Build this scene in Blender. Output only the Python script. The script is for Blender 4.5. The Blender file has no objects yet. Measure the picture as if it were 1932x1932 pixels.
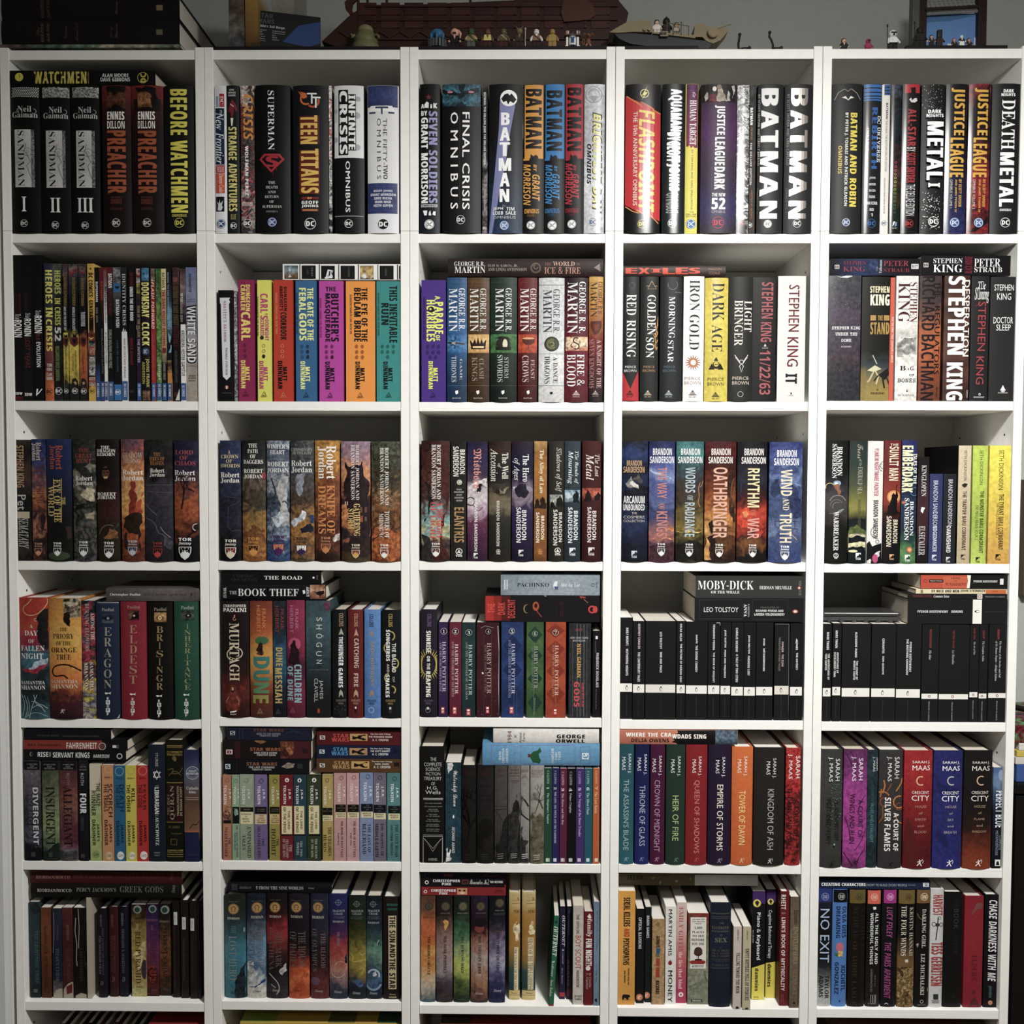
import bpy,bmesh,math,random,re
import numpy as np
from mathutils import Matrix,Vector
random.seed(7)
S = bpy.context.scene
COL = S.collection
# ------------------------------------------------------------------ camera, light, exposure
F_PX,CAM = 1844.85,(1.02382528,-1.92906704,1.55391413)
PITCH,YAW,ROLL = -0.0404443994,-0.0113277971,0.0030970143
def cam_axes():
    cp,sp,cy,sy = math.cos(PITCH),math.sin(PITCH),math.cos(YAW),math.sin(YAW)
    f = Vector((sy*cp,cy*cp,sp)); ri = Vector((cy,-sy,0)); up = ri.cross(f)
    cr,sr = math.cos(ROLL),math.sin(ROLL)
    return f,ri*cr+up*sr,up*cr-ri*sr
AF,AR,AU = cam_axes()
cd = bpy.data.cameras.new('camera'); cd.sensor_width = 36; cd.lens = F_PX/1932*36; cd.clip_start = .05
camo = bpy.data.objects.new('camera',cd); COL.objects.link(camo)
M = Matrix.Identity(4)
for i,c in enumerate((AR,AU,-AF)):
    for k in range(3): M[k][i] = c[k]
for k in range(3): M[k][3] = CAM[k]
camo.matrix_world = M; S.camera = camo
wd = bpy.data.worlds.new('world'); S.world = wd; wd.use_nodes = True
wd.node_tree.nodes['Background'].inputs[0].default_value = (.9,.95,1,1)
wd.node_tree.nodes['Background'].inputs[1].default_value = .012
def area(name,loc,size,power,col,rot=(0,0,0)):
    l = bpy.data.lights.new(name,'AREA'); l.shape = 'DISK'; l.size = size; l.energy = power; l.color = col
    o = bpy.data.objects.new(name,l); COL.objects.link(o); o.location = loc; o.rotation_euler = rot
    return o
area('ceiling_or_fill_light',(1.62,-1.25,2.5),.24,50,(1,.985,.955))  # the ceiling lamp, placed by the shelf shadows
area('ceiling_or_fill_light',(1.5,-3.0,2.68),.5,8,(1,.985,.95))  # added fill lamp further back, evens the fall-off down the shelves
pl = bpy.data.lights.new('lamp_glow_fill','POINT'); pl.energy = 15; pl.shadow_soft_size = .07; pl.color = (1,.985,.95)  # point light added by the ceiling lamp to brighten the bookcase tops
po = bpy.data.objects.new('lamp_glow_fill',pl); COL.objects.link(po); po.location = (1.5,-1.26,2.44)
S.view_settings.view_transform = 'Standard'; S.view_settings.look = 'None'
S.view_settings.exposure = .3; S.view_settings.gamma = 1; S.view_settings.use_curve_mapping = False

def xz(px,py,Y=0.0):                       # photograph pixel -> point on the upright plane y = Y
    d = AF + AR*((px-966)/F_PX) + AU*((966-py)/F_PX)
    t = (Y-CAM[1])/d.y
    return CAM[0]+d.x*t,CAM[2]+d.z*t
# ------------------------------------------------------------------ materials
def lin(c): return c/12.92 if c <= .04045 else ((c+.055)/1.055)**2.4
def rgb(h):
    h = h.lstrip('#')
    if len(h) == 3: h = ''.join(c*2 for c in h)
    c = [lin(int(h[i:i+2],16)/255) for i in (0,2,4)]; g = .3*c[0]+.6*c[1]+.1*c[2]
    return tuple((x+(g-x)*.15)*(.82+.16*min(1,g*1.4)) for x in c)+(1,)
MATS = {}
def nod(m,t,**kw):
    n = m.node_tree.nodes.new(t)
    for k,v in kw.items(): setattr(n,k,v)
    return n
def mat(c,rough=.45,kind='',metal=0.0,bump=0.0):
    key = (c,rough,kind,metal,bump)
    if key in MATS: return MATS[key]
    m = bpy.data.materials.new(kind or 'mat'); m.use_nodes = True; MATS[key] = m
    L = m.node_tree.links; p = m.node_tree.nodes['Principled BSDF']
    p.inputs['Roughness'].default_value = rough; p.inputs['Metallic'].default_value = metal
    p.inputs['Specular IOR Level'].default_value = .42 if rough < .3 else .18
    tc = nod(m,'ShaderNodeTexCoord')
    if c.startswith('g:'):                   # printed art: colours from top to bottom, broken up by noise
        q = c.split(':'); stops = q[1].split(','); amp = float(q[2]) if len(q) > 2 else .25
        sc = float(q[3]) if len(q) > 3 else 45
        sp = nod(m,'ShaderNodeSeparateXYZ'); L.new(tc.outputs['UV'],sp.inputs[0])
        oi = nod(m,'ShaderNodeObjectInfo')
        mp = nod(m,'ShaderNodeVectorMath',operation='ADD'); L.new(tc.outputs['Object'],mp.inputs[0]); L.new(oi.outputs['Location'],mp.inputs[1])
        nz = nod(m,'ShaderNodeTexNoise'); nz.inputs['Scale'].default_value = sc; nz.inputs['Detail'].default_value = 6; nz.inputs['Distortion'].default_value = .8
        L.new(mp.outputs[0],nz.inputs['Vector'])
        a = nod(m,'ShaderNodeMath',operation='SUBTRACT'); L.new(nz.outputs[0],a.inputs[0]); a.inputs[1].default_value = .5
        b = nod(m,'ShaderNodeMath',operation='MULTIPLY_ADD'); L.new(a.outputs[0],b.inputs[0]); b.inputs[1].default_value = amp*2.2; L.new(sp.outputs[1],b.inputs[2])
        cr = nod(m,'ShaderNodeValToRGB'); L.new(b.outputs[0],cr.inputs[0])
        st = stops[::-1]; el = cr.color_ramp.elements
        for i,h in enumerate(st):
            e = el[i] if i < 2 else el.new(i/(len(st)-1))
            e.position = i/(len(st)-1)
        el = sorted(cr.color_ramp.elements,key=lambda e: e.position)
        for e,h in zip(el,st): e.color = rgb(h)
        n2 = nod(m,'ShaderNodeTexNoise'); n2.inputs['Scale'].default_value = sc*3.5; n2.inputs['Detail'].default_value = 5; L.new(mp.outputs[0],n2.inputs['Vector'])
        mr = nod(m,'ShaderNodeMapRange'); L.new(n2.outputs[0],mr.inputs[0]); mr.inputs[1].default_value = .3; mr.inputs[2].default_value = .7
        mr.inputs[3].default_value = 1-min(.75,amp*2.2); mr.inputs[4].default_value = 1+min(.5,amp*1.2)
        mx = nod(m,'ShaderNodeMix',data_type='RGBA',blend_type='MULTIPLY'); mx.inputs[0].default_value = 1
        L.new(cr.outputs[0],mx.inputs[6]); L.new(mr.outputs[0],mx.inputs[7]); L.new(mx.outputs[2],p.inputs['Base Color'])
    else:
        nz = nod(m,'ShaderNodeTexNoise'); nz.inputs['Scale'].default_value = 60; nz.inputs['Detail'].default_value = 3
        L.new(tc.outputs['Object'],nz.inputs['Vector'])
        mr = nod(m,'ShaderNodeMapRange'); L.new(nz.outputs[0],mr.inputs[0]); mr.inputs[3].default_value,mr.inputs[4].default_value = (.35,1.35) if kind == 'painted' else (.93,1.05)
        if kind == 'painted': nz.inputs['Scale'].default_value = 140; nz.inputs['Detail'].default_value = 6; mr.inputs[1].default_value = .3; mr.inputs[2].default_value = .7
        mx = nod(m,'ShaderNodeMix',data_type='RGBA',blend_type='MULTIPLY'); mx.inputs[0].default_value = 1
        mx.inputs[6].default_value = rgb(c); L.new(mr.outputs[0],mx.inputs[7]); L.new(mx.outputs[2],p.inputs['Base Color'])
        if bump:
            bp = nod(m,'ShaderNodeBump'); bp.inputs['Strength'].default_value = bump; bp.inputs['Distance'].default_value = .002
            L.new(nz.outputs[0],bp.inputs['Height']); L.new(bp.outputs[0],p.inputs['Normal'])
    return m
def paper():
    if 'paper' in MATS: return MATS['paper']
    m = bpy.data.materials.new('paper'); m.use_nodes = True; MATS['paper'] = m; L = m.node_tree.links
    p = m.node_tree.nodes['Principled BSDF']; p.inputs['Roughness'].default_value = .9
    tc = nod(m,'ShaderNodeTexCoord'); mp = nod(m,'ShaderNodeMapping'); mp.inputs['Scale'].default_value = (900,6,6)
    L.new(tc.outputs['Object'],mp.inputs[0]); nz = nod(m,'ShaderNodeTexNoise'); nz.inputs['Scale'].default_value = 1.5; L.new(mp.outputs[0],nz.inputs['Vector'])
    oi = nod(m,'ShaderNodeObjectInfo'); cr = nod(m,'ShaderNodeValToRGB'); cr.color_ramp.elements[0].color = rgb('d2c6b2'); cr.color_ramp.elements[1].color = rgb('ece8e0')
    L.new(oi.outputs['Random'],cr.inputs[0])
    mr = nod(m,'ShaderNodeMapRange'); L.new(nz.outputs[0],mr.inputs[0]); mr.inputs[3].default_value = .8; mr.inputs[4].default_value = 1.05
    mx = nod(m,'ShaderNodeMix',data_type='RGBA',blend_type='MULTIPLY'); mx.inputs[0].default_value = 1
    L.new(cr.outputs[0],mx.inputs[6]); L.new(mr.outputs[0],mx.inputs[7]); L.new(mx.outputs[2],p.inputs['Base Color'])
    return m
# ------------------------------------------------------------------ objects
def link(name,me,parent=None,loc=None):
    o = bpy.data.objects.new(name,me); COL.objects.link(o)
    if parent: o.parent = parent
    if loc: o.location = loc
    return o
def tag(o,label,cat,group=None):
    o['label'] = label; o['category'] = cat
    if group: o['group'] = group
    return o
def struct(o,label=None):
    o['kind'] = 'structure'
    if label: o['label'] = label
    return o
def empty(name,loc,label,cat,group=None,rz=0):
    o = link(name,None,None,loc); o.rotation_euler.z = rz; o.empty_display_size = .02
    return tag(o,label,cat,group)
class MB:                                    # collects primitives with materials into ONE mesh
    def __init__(s): s.v,s.f,s.mi,s.mats = [],[],[],[]
    def m(s,m):
        if m not in s.mats: s.mats.append(m)
        return s.mats.index(m)
    def add(s,vs,fs,m):
        b = len(s.v); k = s.m(m); s.v += [tuple(v) for v in vs]
        for f in fs: s.f.append(tuple(i+b for i in f)); s.mi.append(k)
    def box(s,x0,x1,y0,y1,z0,z1,m,bev=0,M4=None):
        bm = bmesh.new(); bmesh.ops.create_cube(bm,size=1)
        for v in bm.verts: v.co = Vector((x0+(v.co.x+.5)*(x1-x0),y0+(v.co.y+.5)*(y1-y0),z0+(v.co.z+.5)*(z1-z0)))
        if bev: bmesh.ops.bevel(bm,geom=bm.edges[:],offset=bev,segments=2,affect='EDGES',profile=.6)
        s.bm(bm,m,M4)
    def bm(s,bm,m,M4=None):
        if M4: bm.transform(M4)
        bm.verts.index_update()
        s.add([v.co[:] for v in bm.verts],[[v.index for v in f.verts] for f in bm.faces],m); bm.free()
    def cyl(s,c,r,h,m,axis='z',r2=None,n=16,bev=0):
        bm = bmesh.new(); bmesh.ops.create_cone(bm,cap_ends=True,segments=n,radius1=r,radius2=r if r2 is None else r2,depth=h)
        R4 = {'z': Matrix(),'x': Matrix.Rotation(math.pi/2,4,'Y'),'y': Matrix.Rotation(math.pi/2,4,'X')}[axis]
        if bev: bmesh.ops.bevel(bm,geom=[e for e in bm.edges if len(e.link_faces) == 2 and any(len(f.verts) > 4 for f in e.link_faces)],offset=bev,segments=2,affect='EDGES')
        s.bm(bm,m,Matrix.Translation(c) @ R4)
    def ball(s,c,r,m,sc=(1,1,1),n=14):
        bm = bmesh.new(); bmesh.ops.create_uvsphere(bm,u_segments=n,v_segments=n//2+2,radius=r)
        s.bm(bm,m,Matrix.Translation(c) @ Matrix.Diagonal((*sc,1)))
    def tube(s,pts,r,m,n=8):
        pts = [Vector(p) for p in pts]; rs = r if isinstance(r,(list,tuple)) else [r]*len(pts); vs = []; fs = []
        for i,p in enumerate(pts):
            t = (pts[min(i+1,len(pts)-1)]-pts[max(i-1,0)]).normalized()
            a = t.orthogonal().normalized() if abs(t.y) > .9 else t.cross(Vector((0,1,0))).normalized(); b = t.cross(a)
            for k in range(n):
                an = 2*math.pi*k/n; vs.append(p+(a*math.cos(an)+b*math.sin(an))*rs[i])
        for i in range(len(pts)-1):
            for k in range(n): fs.append((i*n+k,i*n+(k+1) % n,(i+1)*n+(k+1) % n,(i+1)*n+k))
        fs.append(tuple(range(n))[::-1]); fs.append(tuple((len(pts)-1)*n+k for k in range(n)))
        s.add(vs,fs,m)
    def prism(s,poly,y0,y1,m):           # polygon in x,z pulled along y
        n = len(poly); vs = [(x,y0,z) for x,z in poly]+[(x,y1,z) for x,z in poly]
        s.add(vs,[tuple(range(n)),tuple(range(2*n-1,n-1,-1))]+[(i,i+n,(i+1) % n+n,(i+1) % n) for i in range(n)],m)
    def build(s,name,parent=None,loc=None,smooth=0):
        me = bpy.data.meshes.new(name); me.from_pydata(s.v,[],s.f)
        for m in s.mats: me.materials.append(m)
        me.polygons.foreach_set('material_index',s.mi)
        bm = bmesh.new(); bm.from_mesh(me); bmesh.ops.recalc_face_normals(bm,faces=bm.faces[:]); bm.to_mesh(me); bm.free()
        if smooth:
            me.polygons.foreach_set('use_smooth',[True]*len(me.polygons)); me.set_sharp_from_angle(angle=math.radians(smooth))
        return link(name,me,parent,loc)
# ------------------------------------------------------------------ lettering
def uc(s,U,Lo,D=None):
    o = ''
    for ch in s:
        if 'A' <= ch <= 'Z': o += chr(U+ord(ch)-65)
        elif 'a' <= ch <= 'z': o += chr(Lo+ord(ch)-97)
        elif D and ch.isdigit(): o += chr(D+ord(ch)-48)
        else: o += ch
    return o
STY = {'n': (None,0,0),'e': (None,0,.028),'b': ((0x1d5d4,0x1d5ee,0x1d7ec),0,0),'x': ((0x1d5d4,0x1d5ee,0x1d7ec),0,.05),
       'o': ((0x1d63c,0x1d656,0x1d7ec),0,0),'c': ((0x1d400,0x1d41a,0x1d7ce),0,0),'r': ((0x1d400,0x1d41a,0x1d7ce),-.005,0),
       'i': ((0x1d434,0x1d44e,None),0,.012),'j': ((0x1d468,0x1d482,0x1d7ce),0,0),'s': ((0x1d4d0,0x1d4ea,None),0,0),'f': ((0x1d56c,0x1d586,None),0,0),'m': ((0x1d670,0x1d68a,0x1d7f6),0,.02)}
CHARS = 'ABCDEFGHIJKLMNOPQRSTUVWXYZabcdefghijklmnopqrstuvwxyz0123456789.,:;\'&!?/-+*#()=$%@\u014c\u00cb'
FONT = {}
KEEP = bpy.data.curves.new('lettering','FONT')          # holds the font's glyph cache until the script is done
SPENT = [KEEP]
try: MATHF = bpy.data.fonts.load(bpy.utils.system_resource('DATAFILES')+'/fonts/NotoSansMath-Regular.woff2')      # a font that is part of Blender
except Exception: MATHF = None
def font(sty):                               # every glyph of one style, made in one go: one glyph to a line
    if sty in FONT: return FONT[sty]
    k,off,_ = STY[sty]; U = uc(CHARS,*k) if k else CHARS
    def conv(lines):
        c = bpy.data.curves.new('lettering','FONT'); c.body = '\n'.join(lines); c.size = 1; c.offset = off; c.resolution_u = 2; c.space_line = 2.5
        if k and MATHF: c.font = MATHF
        o = bpy.data.objects.new('lettering',c); me = bpy.data.meshes.new_from_object(o)
        v = np.zeros(len(me.vertices)*3); me.vertices.foreach_get('co',v); v = v.reshape(-1,3)[:,:2].copy()
        f = [tuple(p.vertices) for p in me.polygons]
        bpy.data.objects.remove(o); bpy.data.meshes.remove(me); SPENT.append(c)
        return v,f,np.round((-v[:,1]+.3)/2.5).astype(int)
    G = {}
    v,f,ln = conv(U); v2,_,l2 = conv(['|']+[ch+'|' for ch in U]+[' |'])
    bar = v2[l2 == 0][:,0].max(); byl = {}
    for p in f: byl.setdefault(ln[p[0]],[]).append(p)
    for i,ch in enumerate(CHARS):
        ids = np.where(ln == i)[0]; mp = {q: j for j,q in enumerate(ids)}
        G[ch] = (v[ids]+np.array([0,2.5*i]),[tuple(mp[q] for q in p) for p in byl.get(i,[])],v2[l2 == i+1][:,0].max()-bar)
    G[' '] = (np.zeros((0,2)),[],max(.22,v2[l2 == len(CHARS)+1][:,0].max()-bar))
    FONT[sty] = G; return G
TXT = {}
def glyphs(s,sty):
    if (s,sty) in TXT: return TXT[s,sty]
    G = font(sty); em = STY[sty][2]; V,F,x,n = [],[],0,0
    for ch in s:
        gv,gf,ad = G.get(ch,G['-'])
        if len(gv): V.append(gv+np.array([x,0])); F += [tuple(q+n for q in p) for p in gf]; n += len(gv)
        x += ad+em
    if not V: TXT[s,sty] = []; return []
    v = np.concatenate(V); lo,hi = v.min(0)-np.array([em/2,0]),v.max(0)+np.array([em/2,0])
    TXT[s,sty] = [((v+np.array([dx,0])-lo)/np.maximum(hi-lo,1e-6),F) for dx in ((-em/2,em/2) if em else (0,))]   # two strikes make it bolder
    return TXT[s,sty]
PARTN = {'T': 'title_lettering','A': 'author_lettering','S': 'subtitle_lettering','M': 'publisher_mark','N': 'volume_number','R': 'spine_band','P': 'spine_picture','E': 'spine_emblem','X': 'spine_ornament','K': 'sticker'}
class Book:
    """one book: cover (spine and boards) > printed pieces, and page block"""
    def __init__(s,cell,lying,x0,x1,ya,yb,opt,color,desc,kind):
        s.cell,s.lying,s.items = cell,lying,[]
        s.k = 0
        r = opt.get('r',cell.rec)/1000; s.r = r; s.a = math.radians(opt.get('a',0)); s.opt = opt
        P = lambda x,y: xz(cell.ox+x/cell.s,cell.oy+y/cell.s,r)
        s.P = P
        if not lying:
            zb = cell.z if 'z' not in opt else P(x0,opt['z'])[1]
            yb = opt.get('z',yb)
            X0,X1 = P(x0,yb)[0],P(x1,yb)[0]
            H = P((x0+x1)/2,ya)[1]-zb
            if not opt.get('k'):
                lo,hi = cell.X0+.0006,cell.X1-.0006
                if s.a == 0 or cell.last is None:
                    X0 = max(X0,lo,(cell.last or 0)+.0004)
                X1 = min(X1,hi)
                cell.last = X1 if s.a == 0 else X1+.0005
            T = max(.004,X1-X0); s.org = (X0,r,zb+.0002+T*max(0,math.sin(s.a)))
            cell.tops.append((X0,X1,zb+H))
        else:
            Xa,Za = P(x0,yb); Xb,Zb = P(x1,ya)
            X0,X1 = max(Xa,cell.X0+.0006),min(Xb,cell.X1-.0006)
            base = max([t for a,b,t in cell.tops if b > X0+.004 and a < X1-.004] or [cell.z]) if 'z' not in opt else Za
            T = max(.006,Zb-base-.0006); H = X1-X0; s.org = (X0,r,base+.0005)
            cell.tops.append((X0,X1,base+.0005+T))
        s.T,s.H = T,H
        s.kind = kind; s.color = color; s.desc = desc
        s.D = opt.get('d',min(190,max(105,1000*H*.64 if not lying else 150)))/1000
        s.D = min(s.D,.257-r)
        s.b = {'h': .085*T,'q': .03*T,'f': .006*T,'x': 0}[kind]
        if kind == 'h': s.b = min(max(s.b,.0012),.006)
        if lying: s.b *= .8
        s.rough = opt.get('g',46 if kind != 'f' else 52)/100
    def w(s,v): return -s.b*(1-abs(2*min(max(v/s.T,0),1)-1)**2.4)
    def loc(s,x,y):                        # crop pixel -> (along the thickness, along the height)
        X,Z = s.P(x,y); X -= s.org[0]; Z -= s.org[2]
        if s.a: X,Z = X*math.cos(s.a)-Z*math.sin(s.a),X*math.sin(s.a)+Z*math.cos(s.a)
        return (Z,X) if s.lying else (X,Z)
    def put(s,role,vs,fs,c,uv=None):    # vs: array of (v,u)
        s.items.append((role,np.asarray(vs,float),fs,c,uv))
    def rect(s,role,x0,y0,x1,y1,c):
        a = s.loc(x0,(y0+y1)/2),s.loc(x1,(y0+y1)/2); b = s.loc((x0+x1)/2,y0),s.loc((x0+x1)/2,y1)
        if s.lying: u0,u1 = a[0][1],a[1][1]; v1,v0 = b[0][0],b[1][0]
        else: v0,v1 = a[0][0],a[1][0]; u1,u0 = b[0][1],b[1][1]
        e = .0004
        v0,v1 = max(e,v0),min(s.T-e,v1); u0,u1 = max(e,u0),min(s.H-e,u1)
        if v1-v0 < .0003 or u1-u0 < .0003: return
        uv = [(0,0),(1,0),(1,1),(0,1)] if not s.lying else [(0,0),(0,1),(1,1),(1,0)]
        s.put(role,[(v0,u0),(v1,u0),(v1,u1),(v0,u1)],[(0,1,2,3)],c,uv)
    def poly(s,role,pts,c):
        if role == 'P' and len(pts) < 16:    # painted shapes have uneven outlines
            rr = random.Random(int(pts[0][0]*31+pts[0][1])); c += '~'
            for k in range(3):
                new = []
                for i,(x,y) in enumerate(pts):
                    a,b = pts[(i+1) % len(pts)]; d = math.hypot(a-x,b-y)*.16*rr.uniform(-1,1)
                    L = math.hypot(a-x,b-y) or 1; new += [(x,y),((x+a)/2-(b-y)/L*d,(y+b)/2+(a-x)/L*d)]
                pts = new
        s.put(role,[s.loc(x,y) for x,y in pts],[tuple(range(len(pts)))],c)
    def disc(s,role,cx,cy,r,c,n=20,ry=None):
        ry = ry or r
        s.poly(role,[(cx+r*math.cos(2*math.pi*i/n),cy+ry*math.sin(2*math.pi*i/n)) for i in range(n)],c)
    def ring(s,role,cx,cy,r,w,c,n=26,a0=0,a1=360):
        full = a1-a0 >= 360; k = n if full else n+1; vs = []; fs = []
        for i in range(k):
            a = math.radians(a0+(a1-a0)*i/n)
            for q in (r,r-w): vs.append(s.loc(cx+q*math.cos(a),cy+q*math.sin(a)))
        for i in range(n): j = (i+1) % k; fs.append((2*i,2*j,2*j+1,2*i+1))
        s.put(role,vs,fs,c)
    def line(s,role,w,c,pts):
        if role == 'P' and len(pts) > 2:     # drawn lines bend softly
            for k in range(2): pts = [pts[0]]+[(p[0]*w_+q[0]*(1-w_),p[1]*w_+q[1]*(1-w_)) for p,q in zip(pts,pts[1:]) for w_ in (.75,.25)]+[pts[-1]]
        vs = []; fs = []
        for i,(x,y) in enumerate(pts):
            xa,ya = pts[max(0,i-1)]; xb,yb = pts[min(len(pts)-1,i+1)]
            dx,dy = xb-xa,yb-ya; q = math.hypot(dx,dy) or 1; nx,ny = -dy/q*w/2,dx/q*w/2
            vs += [s.loc(x+nx,y+ny),s.loc(x-nx,y-ny)]
        for i in range(len(pts)-1): fs.append((2*i,2*i+1,2*i+3,2*i+2))
        s.put(role,vs,fs,c)
    def text(s,role,dr,x0,y0,x1,y1,c,sty,txt):
        if dr == 'v':                        # letters standing one above the other
            n = len(txt); h = (y1-y0)/n
            for i,ch in enumerate(txt):
                if ch == ' ': continue
                wd = (x1-x0)*(.3 if ch in 'I1l.' else 1); cx = (x0+x1)/2
                s.text(role,'h',cx-wd/2,y0+i*h,cx+wd/2,y0+i*h+h*.8,c,sty,ch)
            return
        c0,c1 = s.loc((x0+x1)/2,y0),s.loc((x0+x1)/2,y1); d0,d1 = s.loc(x0,(y0+y1)/2),s.loc(x1,(y0+y1)/2)
        if s.lying: Xl,Xr,Zt,Zb = d0[1],d1[1],c0[0],c1[0]
        else: Xl,Xr,Zt,Zb = d0[0],d1[0],c0[1],c1[1]
        for g,f in glyphs(txt,sty):
            if dr == 'h': X = Xl+g[:,0]*(Xr-Xl); Z = Zb+g[:,1]*(Zt-Zb)
            elif dr == 'd': X = Xl+g[:,1]*(Xr-Xl); Z = Zt-g[:,0]*(Zt-Zb)
            else: X = Xr-g[:,1]*(Xr-Xl); Z = Zb+g[:,0]*(Zt-Zb)     # 'u': reads upwards
            s.put(role,np.stack([Z,X] if s.lying else [X,Z],1),f,c)
    def clusters(s):                         # lettering by role; bands, pictures and marks that do not touch are parts of their own
        out = []; by = {}
        for i,it in enumerate(s.items): by.setdefault(it[0],[]).append((i,it))
        for role,its in by.items():
            if role not in 'RPEK' or len(its) > 14: out.append((role,its)); continue
            grp = []
            for q in its:
                lo,hi = q[1][1].min(0)-.0012,q[1][1].max(0)+.0012; new = [lo,hi,[q]]
                keep = []
                for g in grp:
                    if (g[0] < new[1]).all() and (new[0] < g[1]).all(): new = [np.minimum(g[0],new[0]),np.maximum(g[1],new[1]),g[2]+new[2]]
                    else: keep.append(g)
                grp = keep+[new]
            out += [(role,sorted(g[2],key=lambda q: q[0])) for g in grp]
        return out
    def finish(s):
        c = s.cell; T,H,D,b = s.T,s.H,s.D,s.b
        if s.kind in 'hq': t,ins,nm = min(.0026,T*.16),.0028,'hardback_book'
        elif s.kind == 'x': t,ins,nm = min(.0016,T*.2),-.0001,'slipcase_box'
        else: t,ins,nm = .0006,.0006,'paperback_book'
        nm = s.opt.get('name',nm)
        root = empty(nm,s.org,s.label,s.opt.get('cat','book'),c.group)
        root.rotation_euler.y = s.a
        if 'y' in s.opt: root.rotation_euler.z = math.radians(s.opt['y'])
        def X(v,w,u): return (u,w,v) if s.lying else (v,w,u)
        nc = 10 if b > .0004 else 1
        pr = [(0,D)]+[(T*i/nc,float(s.w(T*i/nc))) for i in range(nc+1)]+[(T,D),(T-t,D),(T-t,t),(t,t),(t,D)]
        n = len(pr)
        vs = [X(v,w,0) for v,w in pr]+[X(v,w,H) for v,w in pr]
        fs = [(i,(i+1) % n,(i+1) % n+n,i+n) for i in range(n)]+[tuple(range(n)),tuple(range(2*n-1,n-1,-1))]
        me = bpy.data.meshes.new('cover'); me.from_pydata(vs,[],fs)
        me.materials.append(mat(s.color,s.rough,'book_cover'))
        if 'side' in s.opt:                  # boards in another colour than the spine
            me.materials.append(mat(s.opt['side'],s.rough,'book_cover'))
            me.polygons.foreach_set('material_index',[0 if 0 < i < nc+1 else 1 for i in range(len(fs))])
        uv = me.uv_layers.new(name='UVMap'); P2 = [(v/T,0) for v,w in pr]+[(v/T,1) for v,w in pr]
        for lp in me.loops: uv.data[lp.index].uv = P2[lp.vertex_index]
        bm = bmesh.new(); bm.from_mesh(me); bmesh.ops.recalc_face_normals(bm,faces=bm.faces[:])
        bm.to_mesh(me); bm.free()
        if nc > 1: me.polygons.foreach_set('use_smooth',[True]*len(me.polygons)); me.set_sharp_from_angle(angle=math.radians(40))
        cov = link('cover',me,root)
        if s.kind != 'x':
            pg = MB(); lo = X(t+.0002,t+.0004,max(ins,.0004)); hi = X(T-t-.0002,D-max(ins,.0006),H-max(ins,.0004))
            pg.box(lo[0],hi[0],lo[1],hi[1],lo[2],hi[2],paper()); pg.build('page_block',root)
        WT = [float(s.w(T*i/nc)) for i in range(nc+1)]
        for role,its in s.clusters():
            V,Fa,mi,mats,UV = [],[],[],[],[]
            for i,(_,vs,fs,col,u2) in its:
                if col not in mats: mats.append(col)
                bs = len(V); off = .0002+i*.00003
                for q,(v,u) in enumerate(vs): V.append((v,off,u)); UV.append(u2[q] if u2 else (0,.5))
                for f in fs: Fa.append(tuple(k+bs for k in f)); mi.append(mats.index(col))
            me = bpy.data.meshes.new(PARTN[role]); me.from_pydata(V,[],Fa)
            uvl = me.uv_layers.new(name='UVMap')
            for lp in me.loops: uvl.data[lp.index].uv = UV[lp.vertex_index]
            me.polygons.foreach_set('material_index',mi)
            for col in mats:
                met = .0
                q = col.rstrip('~')
                if col.endswith('*'): q = col[:-1]; met = .85
                me.materials.append(mat(q,.3 if met else s.rough,'painted' if col[-1] == '~' else 'print',met))
            bm = bmesh.new(); bm.from_mesh(me)
            e = .0003; av = np.array(V)
            for ax,lim,sg,bad in ((0,e,-1,av[:,0].min() < 0),(0,T-e,1,av[:,0].max() > T),(2,e,-1,av[:,2].min() < 0),(2,H-e,1,av[:,2].max() > H)):
                if bad:                      # nothing printed reaches over the spine's edge
                    co = [0,0,0]; no = [0,0,0]; co[ax] = lim; no[ax] = sg
                    bmesh.ops.bisect_plane(bm,geom=bm.verts[:]+bm.edges[:]+bm.faces[:],plane_co=co,plane_no=no,clear_outer=True)
            if b > .0008:
                for k in range(1,10):
                    bmesh.ops.bisect_plane(bm,geom=bm.verts[:]+bm.edges[:]+bm.faces[:],plane_co=(T*k/10,0,0),plane_no=(1,0,0))
            for v in bm.verts:
                vv,off,u = v.co
                if nc == 1: ww = 0
                else:                        # follow the facets of the spine
                    q = min(max(vv/T,0),1)*nc; i = min(int(q),nc-1); ww = WT[i]*(1-q+i)+WT[i+1]*(q-i)
                v.co = X(vv,ww-off,u)
            bm.normal_update()
            for f in bm.faces:
                if f.normal.y > 0: f.normal_flip()
            bm.to_mesh(me); bm.free()
            link(PARTN[role],me,cov)
        return root
ORD = 'zeroth first second third fourth fifth sixth seventh eighth ninth tenth eleventh twelfth thirteenth fourteenth'.split()
ROWN = ['top','second','third','fourth','fifth','sixth','lowest']
COLN = ['leftmost','second','middle','fourth','rightmost']
class Cell: pass
def star(cx,cy,r,n=5,q=.42,a=-90):
    return [(cx+(r if i % 2 == 0 else r*q)*math.cos(math.radians(a+180*i/n)),cy+(r if i % 2 == 0 else r*q)*math.sin(math.radians(a+180*i/n))) for i in range(2*n)]
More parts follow.
